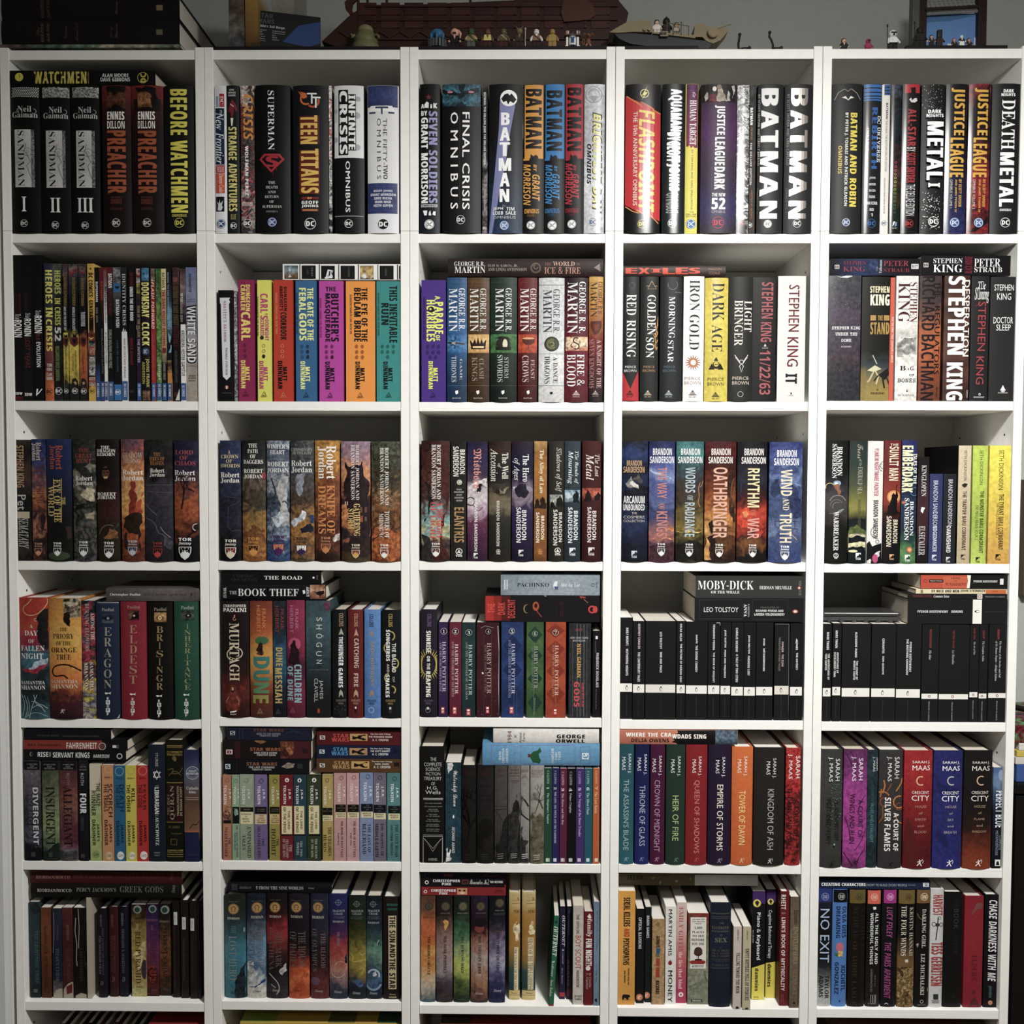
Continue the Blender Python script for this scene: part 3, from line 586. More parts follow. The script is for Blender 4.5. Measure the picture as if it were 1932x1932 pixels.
DATA = r'''
cell 0 0 0 120 771 3
b 55 190 102 h 0e0d0e|thick black hardback with chequered top, one stroke numeral
CHK 56 111 186 159 ccc
Ah 89 199 150 226 ccc r Neil
Ah 63 226 176 252 ccc r Gaiman
XC 95 220 11 2.5 aaa 90 260
XC 159 222 12 2.5 aaa -90 120
RR 76 306 164 568 g:c9c9c6,b0b0ae,c4c4c2:.04
RR 150 306 164 568 g:555,999,444,8a8a8a:.9:220
Td 90 311 120 564 111 r SANDMAN
XO 134 408 19 2.5 777
XL 2.5 555 128,370 120,400 134,425 148,450 131,470 145,510 162,550
Sd 129 400 141 420 777 i the
Nh 108 611 130 678 ddd c I
DC 119 732 16.5 ddd
b 192 327 102 h 0e0d0e|thick black hardback with chequered top, two stroke numeral
RR 195 111 321 159 g:3a3a3a,d8d8d4,2a2a2a,c8c8c4,333,aaa:.9:160
Ah 228 201 286 228 ccc r Neil
Ah 201 228 312 254 ccc r Gaiman
XC 296 224 12 2.5 aaa -90 120
RR 215 309 302 569 g:c9c9c6,b0b0ae,c4c4c2:.04
RR 289 309 302 569 g:555,999,444,8a8a8a:.9:220
Td 228 314 258 566 111 r SANDMAN
XO 272 410 19 2.5 777
XL 2.5 555 266,372 258,402 272,428 286,452 270,472 283,512 300,552
Sd 268 402 279 422 777 i the
Nh 235 615 282 681 ddd c II
DC 258 738 16.5 ddd
b 330 460 102 h 0e0d0e|thick black hardback with chequered top, three stroke numeral
RR 332 111 454 159 g:3a3a3a,d8d8d4,2a2a2a,c8c8c4,333,aaa:.9:160
Ah 361 201 419 228 ccc r Neil
Ah 336 228 446 254 ccc r Gaiman
XC 429 224 12 2.5 aaa -90 120
RR 352 309 436 569 g:c9c9c6,b0b0ae,c4c4c2:.04
RR 422 309 436 569 g:555,999,444,8a8a8a:.9:220
Td 362 314 391 566 111 r SANDMAN
XO 406 410 19 2.5 777
XL 2.5 555 399,372 392,402 406,428 419,452 404,472 417,512 434,552
Sd 400 402 412 422 777 i the
Nh 357 615 430 681 ddd c III
DC 393 740 16.5 ddd
b 472 603 104 h g:7a1f22,3a1516,201112,1d1112,1b1011,1b1011,190f10:.12|thick maroon black hardback with red portrait panel, white names
PR 490 106 575 220 g:2a1a12,6a3c20,1a1210:.5:70
PY 15100f 488,106 575,106 570,134 542,131 522,150 505,130 495,150
PY 120e0e 492,220 520,192 548,195 580,220
Ah 492 222 570 260 e8e4dc x ENNIS
Ah 492 265 571 300 e8e4dc b DILLON
Td 492 308 578 595 a8532a x PREACHER
Sh 508 609 560 616 6e3a2c b THE FIFTIETH
Sh 508 620 560 642 6e3a2c b OMNIBUS
Sh 509 658 560 670 5c3028 b VOLUME ONE
DC 534 728 19 e4e0da
b 606 750 104 h g:8a2226,3c1617,201112,1d1112,1b1011,1b1011,190f10:.12|thick maroon black hardback with dark haired profile on red
PR 612 165 735 220 191011
PR 631 118 700 210 g:2a1a12,8a5c30,a8743c,6a4220:.45:70
PY 15100f 620,112 665,106 715,115 725,165 700,210 695,150 665,131 630,134
PY 1a1112 631,210 665,202 725,200 738,220 631,220
Ah 632 222 710 260 e8e4dc x ENNIS
Ah 632 265 710 300 e8e4dc b DILLON
Td 632 310 718 596 a8532a x PREACHER
Sh 648 609 700 616 6e3a2c b THE FIFTIETH
Sh 648 620 700 644 6e3a2c b OMNIBUS
Sh 648 658 700 670 5c3028 b VOLUME TWO
DC 675 728 19 e4e0da
b 754 888 104 h 131214|thick black hardback with huge yellow vertical lettering
Td 780 120 858 682 d9cf36 x BEFORE WATCHMEN
Sh 788 689 854 701 c9b83c b OMNIBUS
DC 821 728 22 d9cf36
l 44 31 706 96 q 0e0d0e d=185 |black hardback with yellow disc lying across the row
ED 88 62 19 d0c832
EL 2.5 333 88,48 91,59 88,66
Th 155 36 395 92 cdbb38 x WATCHMEN
Su 399 39 406 91 a99a40 n absolute edition
Ah 466 46 586 62 ddd b ALAN MOORE
Ah 459 65 593 82 ddd b DAVE GIBBONS
MO 652 65 25 2.5 c9b83c
Mu 641 46 666 86 c9b83c x DC
cell 0 1 380 120 778 3
b 66 119 102 h d9dadd|white hardback with red, blue and orange panels
RR 83 139 105 199 b0202c
RR 67 150 79 199 7fa6bd
Sd 86 150 101 192 f0e8e8 r DC:
RR 65 205 106 462 g:14263f,1a3556,0f2038:.2
Sd 85 212 95 238 dfe6ee i The
Td 67 225 102 458 dfe6ee i New Frontier
RR 67 465 108 500 b3242f
Sh 71 471 104 495 e6d2d0 n THE DELUXE
RR 67 502 108 592 cc4a22
Ad 75 505 104 590 ecdcd0 i Darwyn Cooke
RR 68 608 106 675 101418
EY c8ccd0 75,670 78,645 72,630 82,640 84,620 89,640 100,625 95,650 100,655 92,672
OD 91 731 21 31477c e8ecf4
b 120 176 102 h 17201f|dark green hardback with yellow lettering and red flying figure
Sh 128 117 150 125 d8d8d0 b KING
Sh 123 130 157 138 d8d8d0 b GERADS
Sh 123 142 157 151 d8d8d0 b SHANER
EY 8a2030 139,168 145,168 159,190 164,215 158,220 150,200 148,230 142,250 138,250 134,220 126,225 125,205
EY e6e0d8 134,250 147,250 143,285 138,286
EL 2.5 ece8e0 132,185 148,198
Td 125 290 163 674 d9cc74 x STRANGE ADVENTURES
Sh 135 688 159 712 a89858 b DELUXE
DC 148 740 15 eee
b 183 244 102 q g:c9bdb8,4a4048,6a4030,2e2c30,7a6a68,33303a,b04040,a8a4a0,443c40:.85:60|hardback with crowded comic art spine, orange slanted lettering
Td 191 141 235 350 e2922a o CRISIS
Sd 179 148 189 334 a8302a b ON INFINITE EARTHS
Ad 200 376 215 602 eee x WOLFMAN PEREZ
Sh 187 632 234 640 e8e0d8 b DELUXE
Sh 187 642 234 649 e8e0d8 b EDITION
DC 210 728 19 eee 333
b 251 408 102 h 100f10|thick black hardback with white serif capitals, red shield
Td 306 128 335 398 eee r SUPERMAN
EY b02830 288,415 360,415 381,440 322,501 266,440
EY 14100f 295,424 353,424 369,440 322,488 278,440
Eh 295 425 356 475 b02830 x S
EL 2 7a1c22 288,465 288,480
EL 2 7a1c22 330,495 330,515
EL 2 7a1c22 345,480 345,492
Sh 308 540 340 552 ccc r THE
Sh 297 561 351 573 ccc r DEATH
Sh 306 583 342 595 ccc r AND
Sh 292 605 356 616 ccc r RETURN
Sh 314 627 334 639 ccc r OF
Sh 281 649 369 661 ccc r SUPERMAN
Sh 299 673 351 682 999 r OMNIBUS
OD 326 726 21.5 39508c dfe4f0
b 420 580 104 h 16181b|thick black hardback with golden blocky lettering and flame mark
EY d96a1e 442,128 462,145 452,132 480,140 485,160 465,165 458,155
EC 480 165 29 8 d96a1e 60 210
EC 510 175 31 9 c9581a -20 130
EL 7 eee 484,142 528,142
EL 7 eee 502,159 545,159
EL 7 eee 506,142 506,188
EL 7 eee 524,159 524,206
TR 448 244 539 371 6a2416
TR 448 398 540 598 6a2416
Td 454 240 531 371 e4b84a x TEEN
Td 456 392 537 595 e4b84a x TITANS
SR 459 611 536 623 7a2420
Sh 487 613 507 622 e0b858 b BY
Ah 459 629 536 644 eee x GEOFF
Ah 459 647 536 661 eee x JOHNS
SR 459 665 536 677 7a3020
Sh 465 667 531 675 e8a860 b OMNIBUS
DC 499 733 26 eee
b 581 596 102 q g:e8e4e0,c4563a,f0ece6,604a44,ddd,b4b0ae,333:.8:70 r=9|narrow strip of comic art between black and white hardbacks
b 608 744 103 h 121214|thick hardback, white upper half with interlocking black outlined letters
RR 592 104 740 433 ddd
RR 608 145 620 270 c8ccd0
XD 611 220 11 a9b2bc
XD 715 165 12 a9b2bc
XD 710 240 15 a9b2bc
XD 611 350 13 a9b2bc
XD 712 385 14 a9b2bc
TR 626 124 671 421 14161c
TR 670 144 706 400 14161c
Td 631 129 667 416 eee x CRISIS
Td 673 148 703 396 eee x INFINITE
Td 659 448 680 681 eee e OMNIBUS
RR 608 696 740 700 8a8a8a
DC 673 732 19 eee
b 759 900 104 h dcdce2|thick pale hardback with blue bands and stacked thin capitals
RR 750 104 895 202 g:33406f,3a4880,2f3b68:.15
EY eee 772,196 870,196 895,245 850,245 850,228 825,228 825,205 818,205 818,228 795,245 752,245
RR 752 220 896 546 ddd
EL 8 39406a 794,204 853,204
EL 7 39406a 824,204 824,235
EL 8 39406a 765,228 795,228
EL 8 39406a 853,228 880,228
Td 829 254 847 465 2a2c38 n THE FIFTY-
Td 831 465 850 530 2a2c38 b TWO
Td 801 254 820 530 2a2c38 n O M N I B U S
RR 758 548 894 686 g:38457a,303c6c,38457a:.15
Ah 786 579 872 590 e4e6ee b GEOFF JOHNS
Ah 772 595 886 606 e4e6ee b GRANT MORRISON
Ah 789 612 870 623 e4e6ee b GREG RUCKA
Ah 793 628 865 639 e4e6ee b MARK WAID
Ah 787 644 872 656 e4e6ee b KEITH GIFFEN
DC 830 735 26 eee 16161a
cell 0 2 770 120 779 3
b 54 145 96 h g:100f11,100f11,121316,16202a:.05|dark hardback with paired white and lilac blocky titles
E* 94 156 15 5 .4 7a2a32
Eh 59 186 74 206 eee x A
EY eee 75,188 85,176 95,181 94,205 75,204
Eh 102 188 110 206 eee x i
Eh 116 183 133 206 eee x K
Td 95 219 134 638 9d9ccb x SEVEN SOLDIERS
Ah 60 218 88 240 eee x BY
Ad 60 248 91 638 eee x GRANT MORRISON
SR 60 643 134 656 ccc
Sh 63 645 131 654 333 x OMNIBUS
EY eee 68,672 88,672 85,694 75,694
EY eee 95,682 102,671 106,694 95,694
EY eee 111,690 116,675 126,676 125,695
OD 97 735 22 eee 222
b 156 331 98 h 111113|very thick black hardback with blue scowling face panel
PR 154 98 329 199 g:2e5566,3f7c90,274858,3c7488,1e3440:.55:50
PY 14222c 158,118 200,128 235,142 280,128 325,112 328,130 300,145 260,150 240,165 220,150 185,145 155,131
PY 16262e 228,100 260,100 252,135 238,135
PD 192 134 13 c87a8c 5
PD 288 134 13 c87a8c 5
PY 182a34 220,192 242,178 270,192 265,199 225,199
Td 248 226 281 668 eee e FINAL CRISIS
SL 1.5 6a2a30 236,225 236,665
Sd 194 226 228 666 eee e O M N I B U S
DC 240 715 20 ddd
b 338 361 98 f g:444,1a1a1c,1a1a1c,3a3438,8a8488,2a2228,7a7078:.5:60|very slim black comic with tiny white title
Td 342 131 354 460 ddd b BATMAN: THE KILLING JOKE THE DELUXE EDITION
Ad 345 570 354 670 aaa b MOORE * BOLLAND
DC 349 750 9 ddd
b 368 521 98 h g:131315,131315,1a2634,223a58:.2|thick black hardback with lilac searchlight beam, spaced white letters
XY 7f84b4 419,170 492,172 465,320 445,450 410,625 382,778 368,778 380,650 400,450 414,300
ED 459 162 39 eee 37
EY 0e0e10 424,165 440,145 455,141 462,150 472,141 494,168 480,185 465,176 456,192 448,175 434,181
Th 424 228 463 285 eee x B
Th 418 295 465 356 eee x A
Th 417 363 464 426 eee x T
Th 413 435 470 493 eee x M
Th 418 502 463 564 eee x A
Th 417 575 461 634 eee x N
Sh 430 645 445 660 999 i by
Ah 387 658 433 673 ddd b JEPH
Ah 386 676 433 692 ddd b LOEB
Ah 448 658 484 673 ddd b TIM
Ah 444 676 490 692 ddd b SALE
Sh 387 698 490 710 b4b8c0 n OMNIBUS
OD 438 741 21 5a78a8 dfe6f0
b 523 618 98 h 141315|black hardback with amber upper half, black condensed title
RR 531 100 616 435 d08f26
Td 536 118 609 390 15120f x BATMAN
RY 141315 555,445 559,415 570,425 582,418 592,425 595,445
RR 525 435 615 445 141315
RR 525 435 552 444 d08f26
Ad 571 462 586 495 d9982c o BY
Ad 565 508 600 628 d9982c o GRANT
Ad 525 460 558 648 d9982c o MORRISON
Sh 529 664 596 685 d9982c b OMNIBUS
Sh 541 689 579 699 9a6c24 n VOLUME 1
OD 559 738 19 eee 222
b 620 712 96 h 141315|black hardback with bright blue upper half, black condensed title
RR 626 97 712 435 2a7ab8
Td 631 125 702 400 12161c x BATMAN
RY 141315 645,446 649,416 660,426 670,419 678,425 685,448
RR 620 435 710 445 141315
RR 620 435 645 444 2a7ab8
Ad 665 468 679 495 3186c6 o BY
Ad 656 505 690 622 3186c6 o GRANT
Ad 625 462 656 642 3186c6 o MORRISON
Sh 624 662 689 684 3178b4 b OMNIBUS
Sh 636 687 674 697 24587e n VOLUME 2
OD 656 739 20.5 eee 222
b 714 798 95 h 141315|black hardback with crimson upper half, black condensed title
RR 717 96 798 435 a8222e
Td 725 112 789 400 160f11 x BATMAN
RY 141315 735,444 739,414 750,424 760,418 770,425 775,445
RR 714 434 795 444 141315
RR 714 434 735 443 a8222e
Ad 751 465 765 492 b92836 o BY
Ad 745 505 778 618 b92836 o GRANT
Ad 716 456 747 645 b92836 o MORRISON
Sh 716 661 776 681 9a2430 b OMNIBUS
Sh 728 684 765 695 702028 n VOLUME 3
OD 745 733 19 eee 222
b 800 892 97 h g:c9cbd0,b4b6bc,d4d6da,bfc1c6:.15 g=22|silver hardback with slanted yellow edged black title
EO 846 144 38 3 8e9096
EC 846 144 28 7 a2a4aa 180 360
EY 9a9ca2 830,150 865,150 848,180
EL 2.5 8e9096 825,154 850,182 868,152
Td 838 225 883 686 15150f o BRIGHTEST DAY
Td 842 231 878 679 d8cf68 o BRIGHTEST DAY
Sd 815 368 834 552 1a1a1c o OMNIBUS
DC 841 724 18 1f4f7c
cell 0 3 1155 120 774 3
b 56 216 98 h 151214 g=22|thick black hardback with red jagged panel and yellow title
RY c9242a 59,150 220,228 218,720 115,680 58,645
RL 4.5 d98a3c 65,150 95,172 122,190 135,205 130,180 165,198 190,212 180,215 220,230
RL 4.5 d98a3c 59,653 90,675 120,686 110,668 150,698 170,700 168,692 210,730
EO 146 141 20 3.5 d8d08c
EY e4dc70 159,108 134,150 146,149 132,172 161,135 148,136
Td 118 214 192 681 dfc23a o FLASHPOINT
Sd 94 223 113 650 dccfc4 e THE 10th ANNIVERSARY OMNIBUS
DC 134 734 20 d9c83c
b 224 328 96 h g:15181a,1e2628:.08 g=20|dark teal black hardback with tall silver condensed letters
Td 254 119 318 312 d4d6d8* x AQUAMAN
Td 250 316 310 354 d4d6d8* x BY
Td 247 358 309 452 d4d6d8* x GEOFF
Td 245 458 306 582 d4d6d8* x JOHNS
Sd 243 592 303 684 999 e OMNIBUS
DC 272 730 20 eee
b 329 385 95 h d9cd3e|purple over bright yellow hardback with ragged colour edge
RR 338 95 396 385 g:5f2a5c,8a2f52:.1
RY d9cd3e 334,378 345,381 350,372 358,388 368,378 372,385 380,400 391,408 391,430 333,430
Sd 366 132 380 156 e4dcd8 i the
Td 352 168 383 372 e9e2e0 c HUMAN TARGET
Ad 358 395 367 670 554e1e n BY TOM KING AND GREG SMALLWOOD
Sh 350 675 370 681 554e1e n THE
Sh 336 685 381 692 554e1e n DELUXE
Sh 337 695 379 701 554e1e n EDITION
OD 358 732 23 2f6cae e8e4d8
b 400 560 98 h g:2a2426,4a2b50,54305c,443048,3a2e4a,3c3460,3a3038:.1|thick plum hardback with four figures above white title
PR 406 100 560 179 1e1a1a
PY b8b0a8 425,140 431,132 435,165 425,178
PY 7a2430 440,175 445,145 458,132 470,150 472,178
PD 464 120 9 d8d0cc 11
PY a89888 472,175 478,125 488,108 499,120 510,145 522,178
PD 485 112 11 8a7460
PY b0a8a4 520,175 525,128 535,145 538,175
PY c8c0b8 542,108 555,100 552,145 545,160
Td 465 195 512 330 eee x JUSTICE
Td 465 340 511 468 eee x LEAGUE
Td 463 475 510 578 eee x DARK
Sh 452 594 513 609 eee b THE NEW
Nh 450 615 513 668 eee x 52
Sh 450 672 512 685 b0a8b0 n OMNIBUS
DC 479 728 27 c92c50
b 563 618 99 q g:c8c8c8,222,d8d8d8,181818,888,111,ddd,1a1a1a,999,333:.9:55 g=20|slim hardback with black and white ink art, red splash
EY 7a1c22 570,480 595,465 611,490 585,505
Td 593 112 603 350 eee b BATMAN: THE BLACK MIRROR
Ad 586 520 595 692 eee b SNYDER JOCK FRANCAVILLA
DC 587 728 15 b02430
b 621 648 98 f g:3a3a3a,151517,151517,4a3018,151517,3a2a18,1a1a1a:.4:60|slim black comic with small white capitals near top
Td 629 201 641 280 eee x BATMAN
Sd 631 290 640 350 a8783a o ONE BAD DAY
Sd 627 360 636 552 ccc b THE DELUXE EDITION
Ad 631 575 638 705 b4703a n WRITTEN BY ARTISTS
DC 627 736 11 eee
b 656 772 98 h 242426|charcoal hardback with giant bright silver serif free letters
Td 679 116 756 198 ddd x B
Td 678 215 756 300 ddd x A
Td 675 306 755 386 ddd x T
Td 673 402 754 498 ddd x M
Td 670 512 752 608 ddd x A
Td 670 628 749 709 ddd x N
Ad 661 142 672 465 aaa e BY SCOTT SNYDER AND GREG CAPULLO
Sd 656 569 664 682 6a6a6a n OMNIBUS VOL. 1
OD 706 733 18 eee 333
b 778 903 98 h 242426|charcoal hardback with giant dull pewter foil letters
Td 813 116 891 198 b4aca4* x B
Td 811 215 890 300 b4aca4* x A
Td 809 306 888 386 b4aca4* x T
Td 806 402 886 498 b4aca4* x M
Td 803 512 884 608 b4aca4* x A
Td 801 628 880 709 b4aca4* x N
Ad 794 142 805 465 8a8a8a e BY SCOTT SNYDER AND GREG CAPULLO
Sd 788 569 796 682 6a6a6a n OMNIBUS VOL. 2
DC 839 731 19 ddd
cell 0 4 1532 120 770 3
b 82 219 96 h 212122|charcoal hardback with silver bat outline and gold capitals
EL 2 b4b0a4 101,168 118,135 145,120 160,131 175,119 202,138 219,166
EY d4d0c4 132,159 150,152 161,169 172,152 189,159 172,164 161,172 150,164
Td 169 228 201 655 d9c22e x BATMAN AND ROBIN
Ad 142 228 159 652 dcdcd4 b BY PETER J. TOMASI AND PATRICK GLEASON
Sd 116 378 133 505 cfae3a b OMNIBUS
OD 151 726 19 33507e dfe4ec
b 224 306 96 h 1b1d20 g=20|black hardback with blue striped top and blue title
RR 233 97 324 111 2f6cae
RR 233 116 324 131 2f6cae
RR 233 136 324 148 2f6cae
RR 233 153 324 161 2f6cae
RR 233 165 324 172 2f6cae
Sd 295 240 311 450 d4d8dc m DC UNIVERSE
Td 270 202 295 482 2f62a8 x REBIRTH
Sd 247 295 257 400 ccc m OMNIBUS
Ah 259 518 287 530 ccc b JOHNS
Ah 257 546 288 558 ccc b SNYDER
Ah 258 575 287 586 ccc b RUCKA
Ah 257 603 285 615 ccc b FRANK
Ah 245 631 295 645 ddd b VAN SCIVER
Ah 260 661 279 673 ddd b REIS
Nh 265 684 273 698 ddd b 1
DC 268 730 20 2f6cae
b 308 345 97 h d4d2ca|narrow white hardback with blue striped cap
RR 329 97 359 145 2a5a94
RR 329 107 359 111 14202e
RR 329 122 359 126 14202e
RR 329 135 359 139 14202e
Td 336 181 346 258 222 b BATMAN/
Td 332 260 342 492 6a6a66 n THE FLASH: THE BUTTON DELUXE EDITION
Ad 325 520 332 685 6a6a66 n WILLIAMSON KING FABOK PORTER
DC 326 728 12 1f4f7c
b 349 398 97 h g:3a4450,16181c,202830,14161a,4a2a30,3a2e1c,1c2a1c,14161a:.25:50 g=20|black hardback with a chain of coloured ring dots
XOs 5.5 2 b4404a @ 381,452 380,470
XO 379 488 5.5 2 b46a4a
XO 378 505 5.5 2 b4904a
XO 378 522 5.5 2 b4a04a
XO 378 540 5.5 2 b4a84a
XO 377 558 5.5 2 a4a84a
XO 376 575 5.5 2 8aa44a
XO 376 592 5.5 2 6a9a4a
XO 376 610 5.5 2 5a8a4a
XO 375 628 5.5 2 4a8050
XO 375 645 5.5 2 4a7850
XO 374 662 5.5 2 406848
XO 374 680 5.5 2 385c44
MY ddd 364,745 368,722 375,720 372,735
MY 6a8ab0 375,720 385,725 384,740 374,745
Mh 364 749 384 753 ccc b DC
b 401 481 95 h 171416 g=20|black hardback with red cap and narrow red title
RR 423 96 490 136 b3202e
RY 151214 450,136 448,112 470,110 470,136
EY ccc 440,165 450,158 452,170 465,160 475,159 478,172 465,180 450,179
Td 434 208 472 380 a83038 x ALL-STAR
Sd 431 383 469 403 d4c8c8 n BY
Ad 429 408 468 545 a83038 x SCOTT SNYDER
Sd 425 552 466 695 ccc n THE DELUXE EDITION
DC 440 730 19 b8323a
b 488 593 98 h 1c1c1d|charcoal hardback speckled white with distressed white title
FLO X 500 100 590 210 60 2 ccc
FLO X 495 590 575 760 110 2.5 ddd
FLO X 495 215 600 590 50 1.5 999
Th 520 218 580 234 eee x DARK
Th 513 237 591 252 eee x NIGHTS
Td 515 272 589 538 eee x METAL
Nd 520 550 573 570 ddd x I
DC 542 726 23 eee
b 598 696 96 h g:15151a,1a1a22,16161e,1c1e34,262a54,2c3060:.2 g=20|hardback shading black to navy with golden title
Td 631 114 694 330 d9a426 x JUSTICE
Td 625 340 689 520 d9a426 x LEAGUE
Ad 664 530 678 655 d9a426 b BY SCOTT SNYDER
Ad 645 530 656 680 d9a426 b AND JAMES TYNION IV
Sd 625 530 636 660 c8c4b4 n OMNIBUS VOLUME 1
OD 646 726 22 3f5f98 dfe4ee
b 702 802 95 h g:8a2430,3a1a20,1c1618,2a1a1e,6a1e2a,8a1f2a,941f2a,3a1a1e,8a1f2a:.25 g=20|red and black hardback with golden title
RY 191518 735,185 810,95 810,180 750,280 732,280
Td 737 114 800 330 d9a426 x JUSTICE
Td 730 340 795 520 d9a426 x LEAGUE
Ad 773 530 786 655 d9a426 b BY SCOTT SNYDER
Ad 752 530 764 680 d9a426 b AND JAMES TYNION IV
Sd 728 530 740 665 c8c4b4 n OMNIBUS VOLUME 2
RY 1c1517 710,765 800,700 800,725 740,768
OD 755 727 22 3f6aa0 dfe4ee
b 807 940 95 h 1d1d1e|charcoal hardback with ragged gothic white lettering
Th 868 120 915 136 eee x DARK
Th 858 139 923 152 eee x NIGHTS
Td 860 168 921 395 eee c DEATH
Td 850 408 915 655 eee x METAL
Sh 850 664 903 675 ddd b OMNIBUS
DC 875 727 22 eee
cell 1 0 0 450 741 3
b 63 108 76 f 111011|tall black paperback with dark red capitals, white title
Sd 70 248 80 340 4a2226 n EASTMAN LAIRD WALTZ
Sd 82 250 95 345 5a262a b TEENAGE MUTANT NINJA
Td 70 345 95 370 ddd i The Last
Td 66 372 100 450 eee b RONIN
Mh 71 700 103 712 ddd x IDW
RR 66 720 107 735 5a1a1e
b 108 154 76 f g:111011,1a1a1d:.1|tall black paperback with red second title, second of trio
Sd 112 250 125 325 4a2424 n EASTMAN LAIRD
Td 116 340 138 362 ddd i The Last
Td 111 365 142 445 eee b RONIN
Sd 116 452 138 590 702a30 n LOST YEARS
Mh 113 704 147 717 ddd x IDW
b 154 200 76 q 111112|tall black book with white angular second title, third of trio
Td 163 328 186 350 ddd i The Last
Td 158 352 191 431 eee b RONIN
Sd 165 435 182 465 6a2a2e b RE
Sd 167 472 186 586 ddd b EVOLUTION
MY eee 168,685 175,685 172,708 190,685 194,686 180,705 165,718
b 208 247 114 h g:2e3048,2c3448,2e3038,34343c,3a2c30,6a3434,7a3c3a,5e3232,d06a30,c4602a:.1|dark hardback with big yellow vertical title, orange foot
Td 208 144 239 358 d2cc50 x HEROES IN
Td 212 368 239 514 d2cc50 x CRISIS
Ah 215 570 238 585 d8ccc4 b TOM
Ah 215 589 238 603 d8ccc4 b KING
Ah 214 613 240 627 d8ccc4 b CLAY
Ah 214 630 240 645 d8ccc4 b MANN
DC 227 697 15 1a1414
b 248 288 115 f g:555a52,4a4c48,222420,1c1e1c,30322e,1a1c1a,1e241c,20241e,161818,2a2c2c:.3|dark comic with yellow green title and pale number box
Td 248 146 276 252 c0c052 x HEROES
Td 250 270 276 395 c0c052 x IN CRISIS
Nd 250 404 278 468 ccc x 52
Ad 254 490 272 650 7a8c52 b WILLIAMSON MECK SANDOVAL
DC 268 695 16.5 ddd
b 293 315 116 f g:7a4a48,4a3a3c,16161a,16161a,16161a,16161a,c9b43a,c9ae36,c9ae36,2a2a2a,222:.15|black and yellow comic with red chest emblem, first of three
PR 285 116 309 175 g:6a2e2e,3a3a44,6a5a58,8a3030:.7:80
Td 290 178 304 306 8a7430 b BATMAN/SUPERMAN
Sd 291 310 302 420 ccc b WHO ARE THE SECRET SIX?
EY 6a2020 290,452 314,452 313,480 301,498 289,480
EY 1a1416 294,459 310,459 302,489
RR 287 429 315 450 c9b43a
EY 1a1416 292,450 293,436 300,442 307,436 309,450
Ad 296 498 306 640 3a3420 n WILLIAMSON MARQUEZ SANCHEZ
EY 333 294,670 295,645 300,640 308,650 314,672
DC 302 695 11 ddd
b 320 361 116 f g:5a5254,3a3a40,16161a,16161a,16161a,16161a,cdb838,cdb236,cdb236,2a2a2a,222:.15|wider black and yellow comic with red chest emblem
PR 314 116 357 172 g:3a3a44,7a6a68,8a3030,3a4a5a:.7:80
Td 329 178 344 306 8a7430 b BATMAN/SUPERMAN
Sd 330 312 342 420 ccc b WORLD'S DEADLIEST
EY 6a2020 320,450 360,450 358,478 340,495 320,478
EY 1a1416 328,458 352,458 340,485
EY 1a1416 332,450 334,433 340,440 347,433 349,450
Ad 341 510 350 620 3a3420 n WILLIAMSON DERINGTON
Ad 330 528 338 605 3a3420 n REIS ARREOLA
EY 222 325,680 330,640 345,635 355,650 360,680
EY b08a6a 335,655 345,650 352,660 345,668
DC 342 694 13.5 ddd
b 366 398 116 f g:5a4a4a,3a3a40,16161a,16161a,16161a,16161a,b8682c,b8602a,b05a28,2a2a2a,222:.15|black and orange comic with red chest emblem
PR 361 116 395 175 g:3a3a44,6a5a58,8a3030,2a3a4a:.7:80
Td 369 181 383 306 8a7430 b BATMAN/SUPERMAN
Sd 369 335 388 400 ccc b THE ARCHIVE OF WORLDS
EY 6a2020 368,450 396,450 395,478 381,496 366,478
EY 1a1416 372,458 391,458 382,486
Ad 376 520 384 610 3a2418 n GENE LUEN YANG
EY 222 369,675 371,640 380,635 392,645 398,675
EY b08a6a 375,655 385,652 388,662 379,668
DC 382 696 13 ddd
b 406 437 115 q g:d0a83a,d0a83a,d0a83a,d0a83a,d0a83a,d0a83a,141416,141416,8a3a2c,b89a80,333,8a8a88,222,9a3030,d0a83a,d0a83a:.08|tall yellow hardback with black vertical capitals, comic art foot
RR 398 280 433 430 d0a83a
TY d0a83a 400,450 430,450 416,462
E* 413 138 6.5 5 .4 1c1812
Td 405 156 424 419 1c1812 x DC COMICS: GENERATIONS
E* 418 441 6.5 5 .4 1c1812
PR 406 465 436 490 g:22222a,2a2a32,8a8a8c,222:.6:90
PR 406 492 437 535 g:9a2c2a,b8806a,7a3030:.6:90
PR 406 540 437 585 g:c0b8a8,6a6a68,c0b8b0:.6:90
PR 406 590 437 630 g:222,c8c8c8,222:.8:90
PR 406 631 437 672 g:b8a090,9a3030,c8b8a8:.6:90
RY d0a83a 406,690 422,670 437,690 437,737 406,737
DC 422 695 12 1c1812
b 439 458 132 f g:131315,131315,131315,131315,131315,16161a,34508a,34508a:.03|slim black comic with white capitals, blue foot, left of four
RR 439 652 458 737 34508a
Td 436 196 446 288 ddd b SUPERMAN
Td 438 315 446 382 8a8a8c b RED SON
Md 443 660 452 722 d0d4dc b DC COMICS
b 459 478 132 f g:6a1e26,5a1a20,161416,131315,131315,131315,131315,131315:.05|slim black comic with dark red top
RR 459 652 478 737 34508a
Td 459 196 468 280 b03a3e b BATMAN
Sd 462 285 470 378 6a2a2e n DEATH OF THE FAMILY
Ad 463 410 471 615 777 n SNYDER CAPULLO GLAPION
Md 465 660 474 720 d0d4dc b DC COMICS
b 478 493 132 f g:6a1e26,8a7a78,d0ccc8,e0dedc,e0dedc,e0dedc,e0dedc,d8d4d4:.1|slim white comic with dark red top
RR 478 652 493 737 34508a
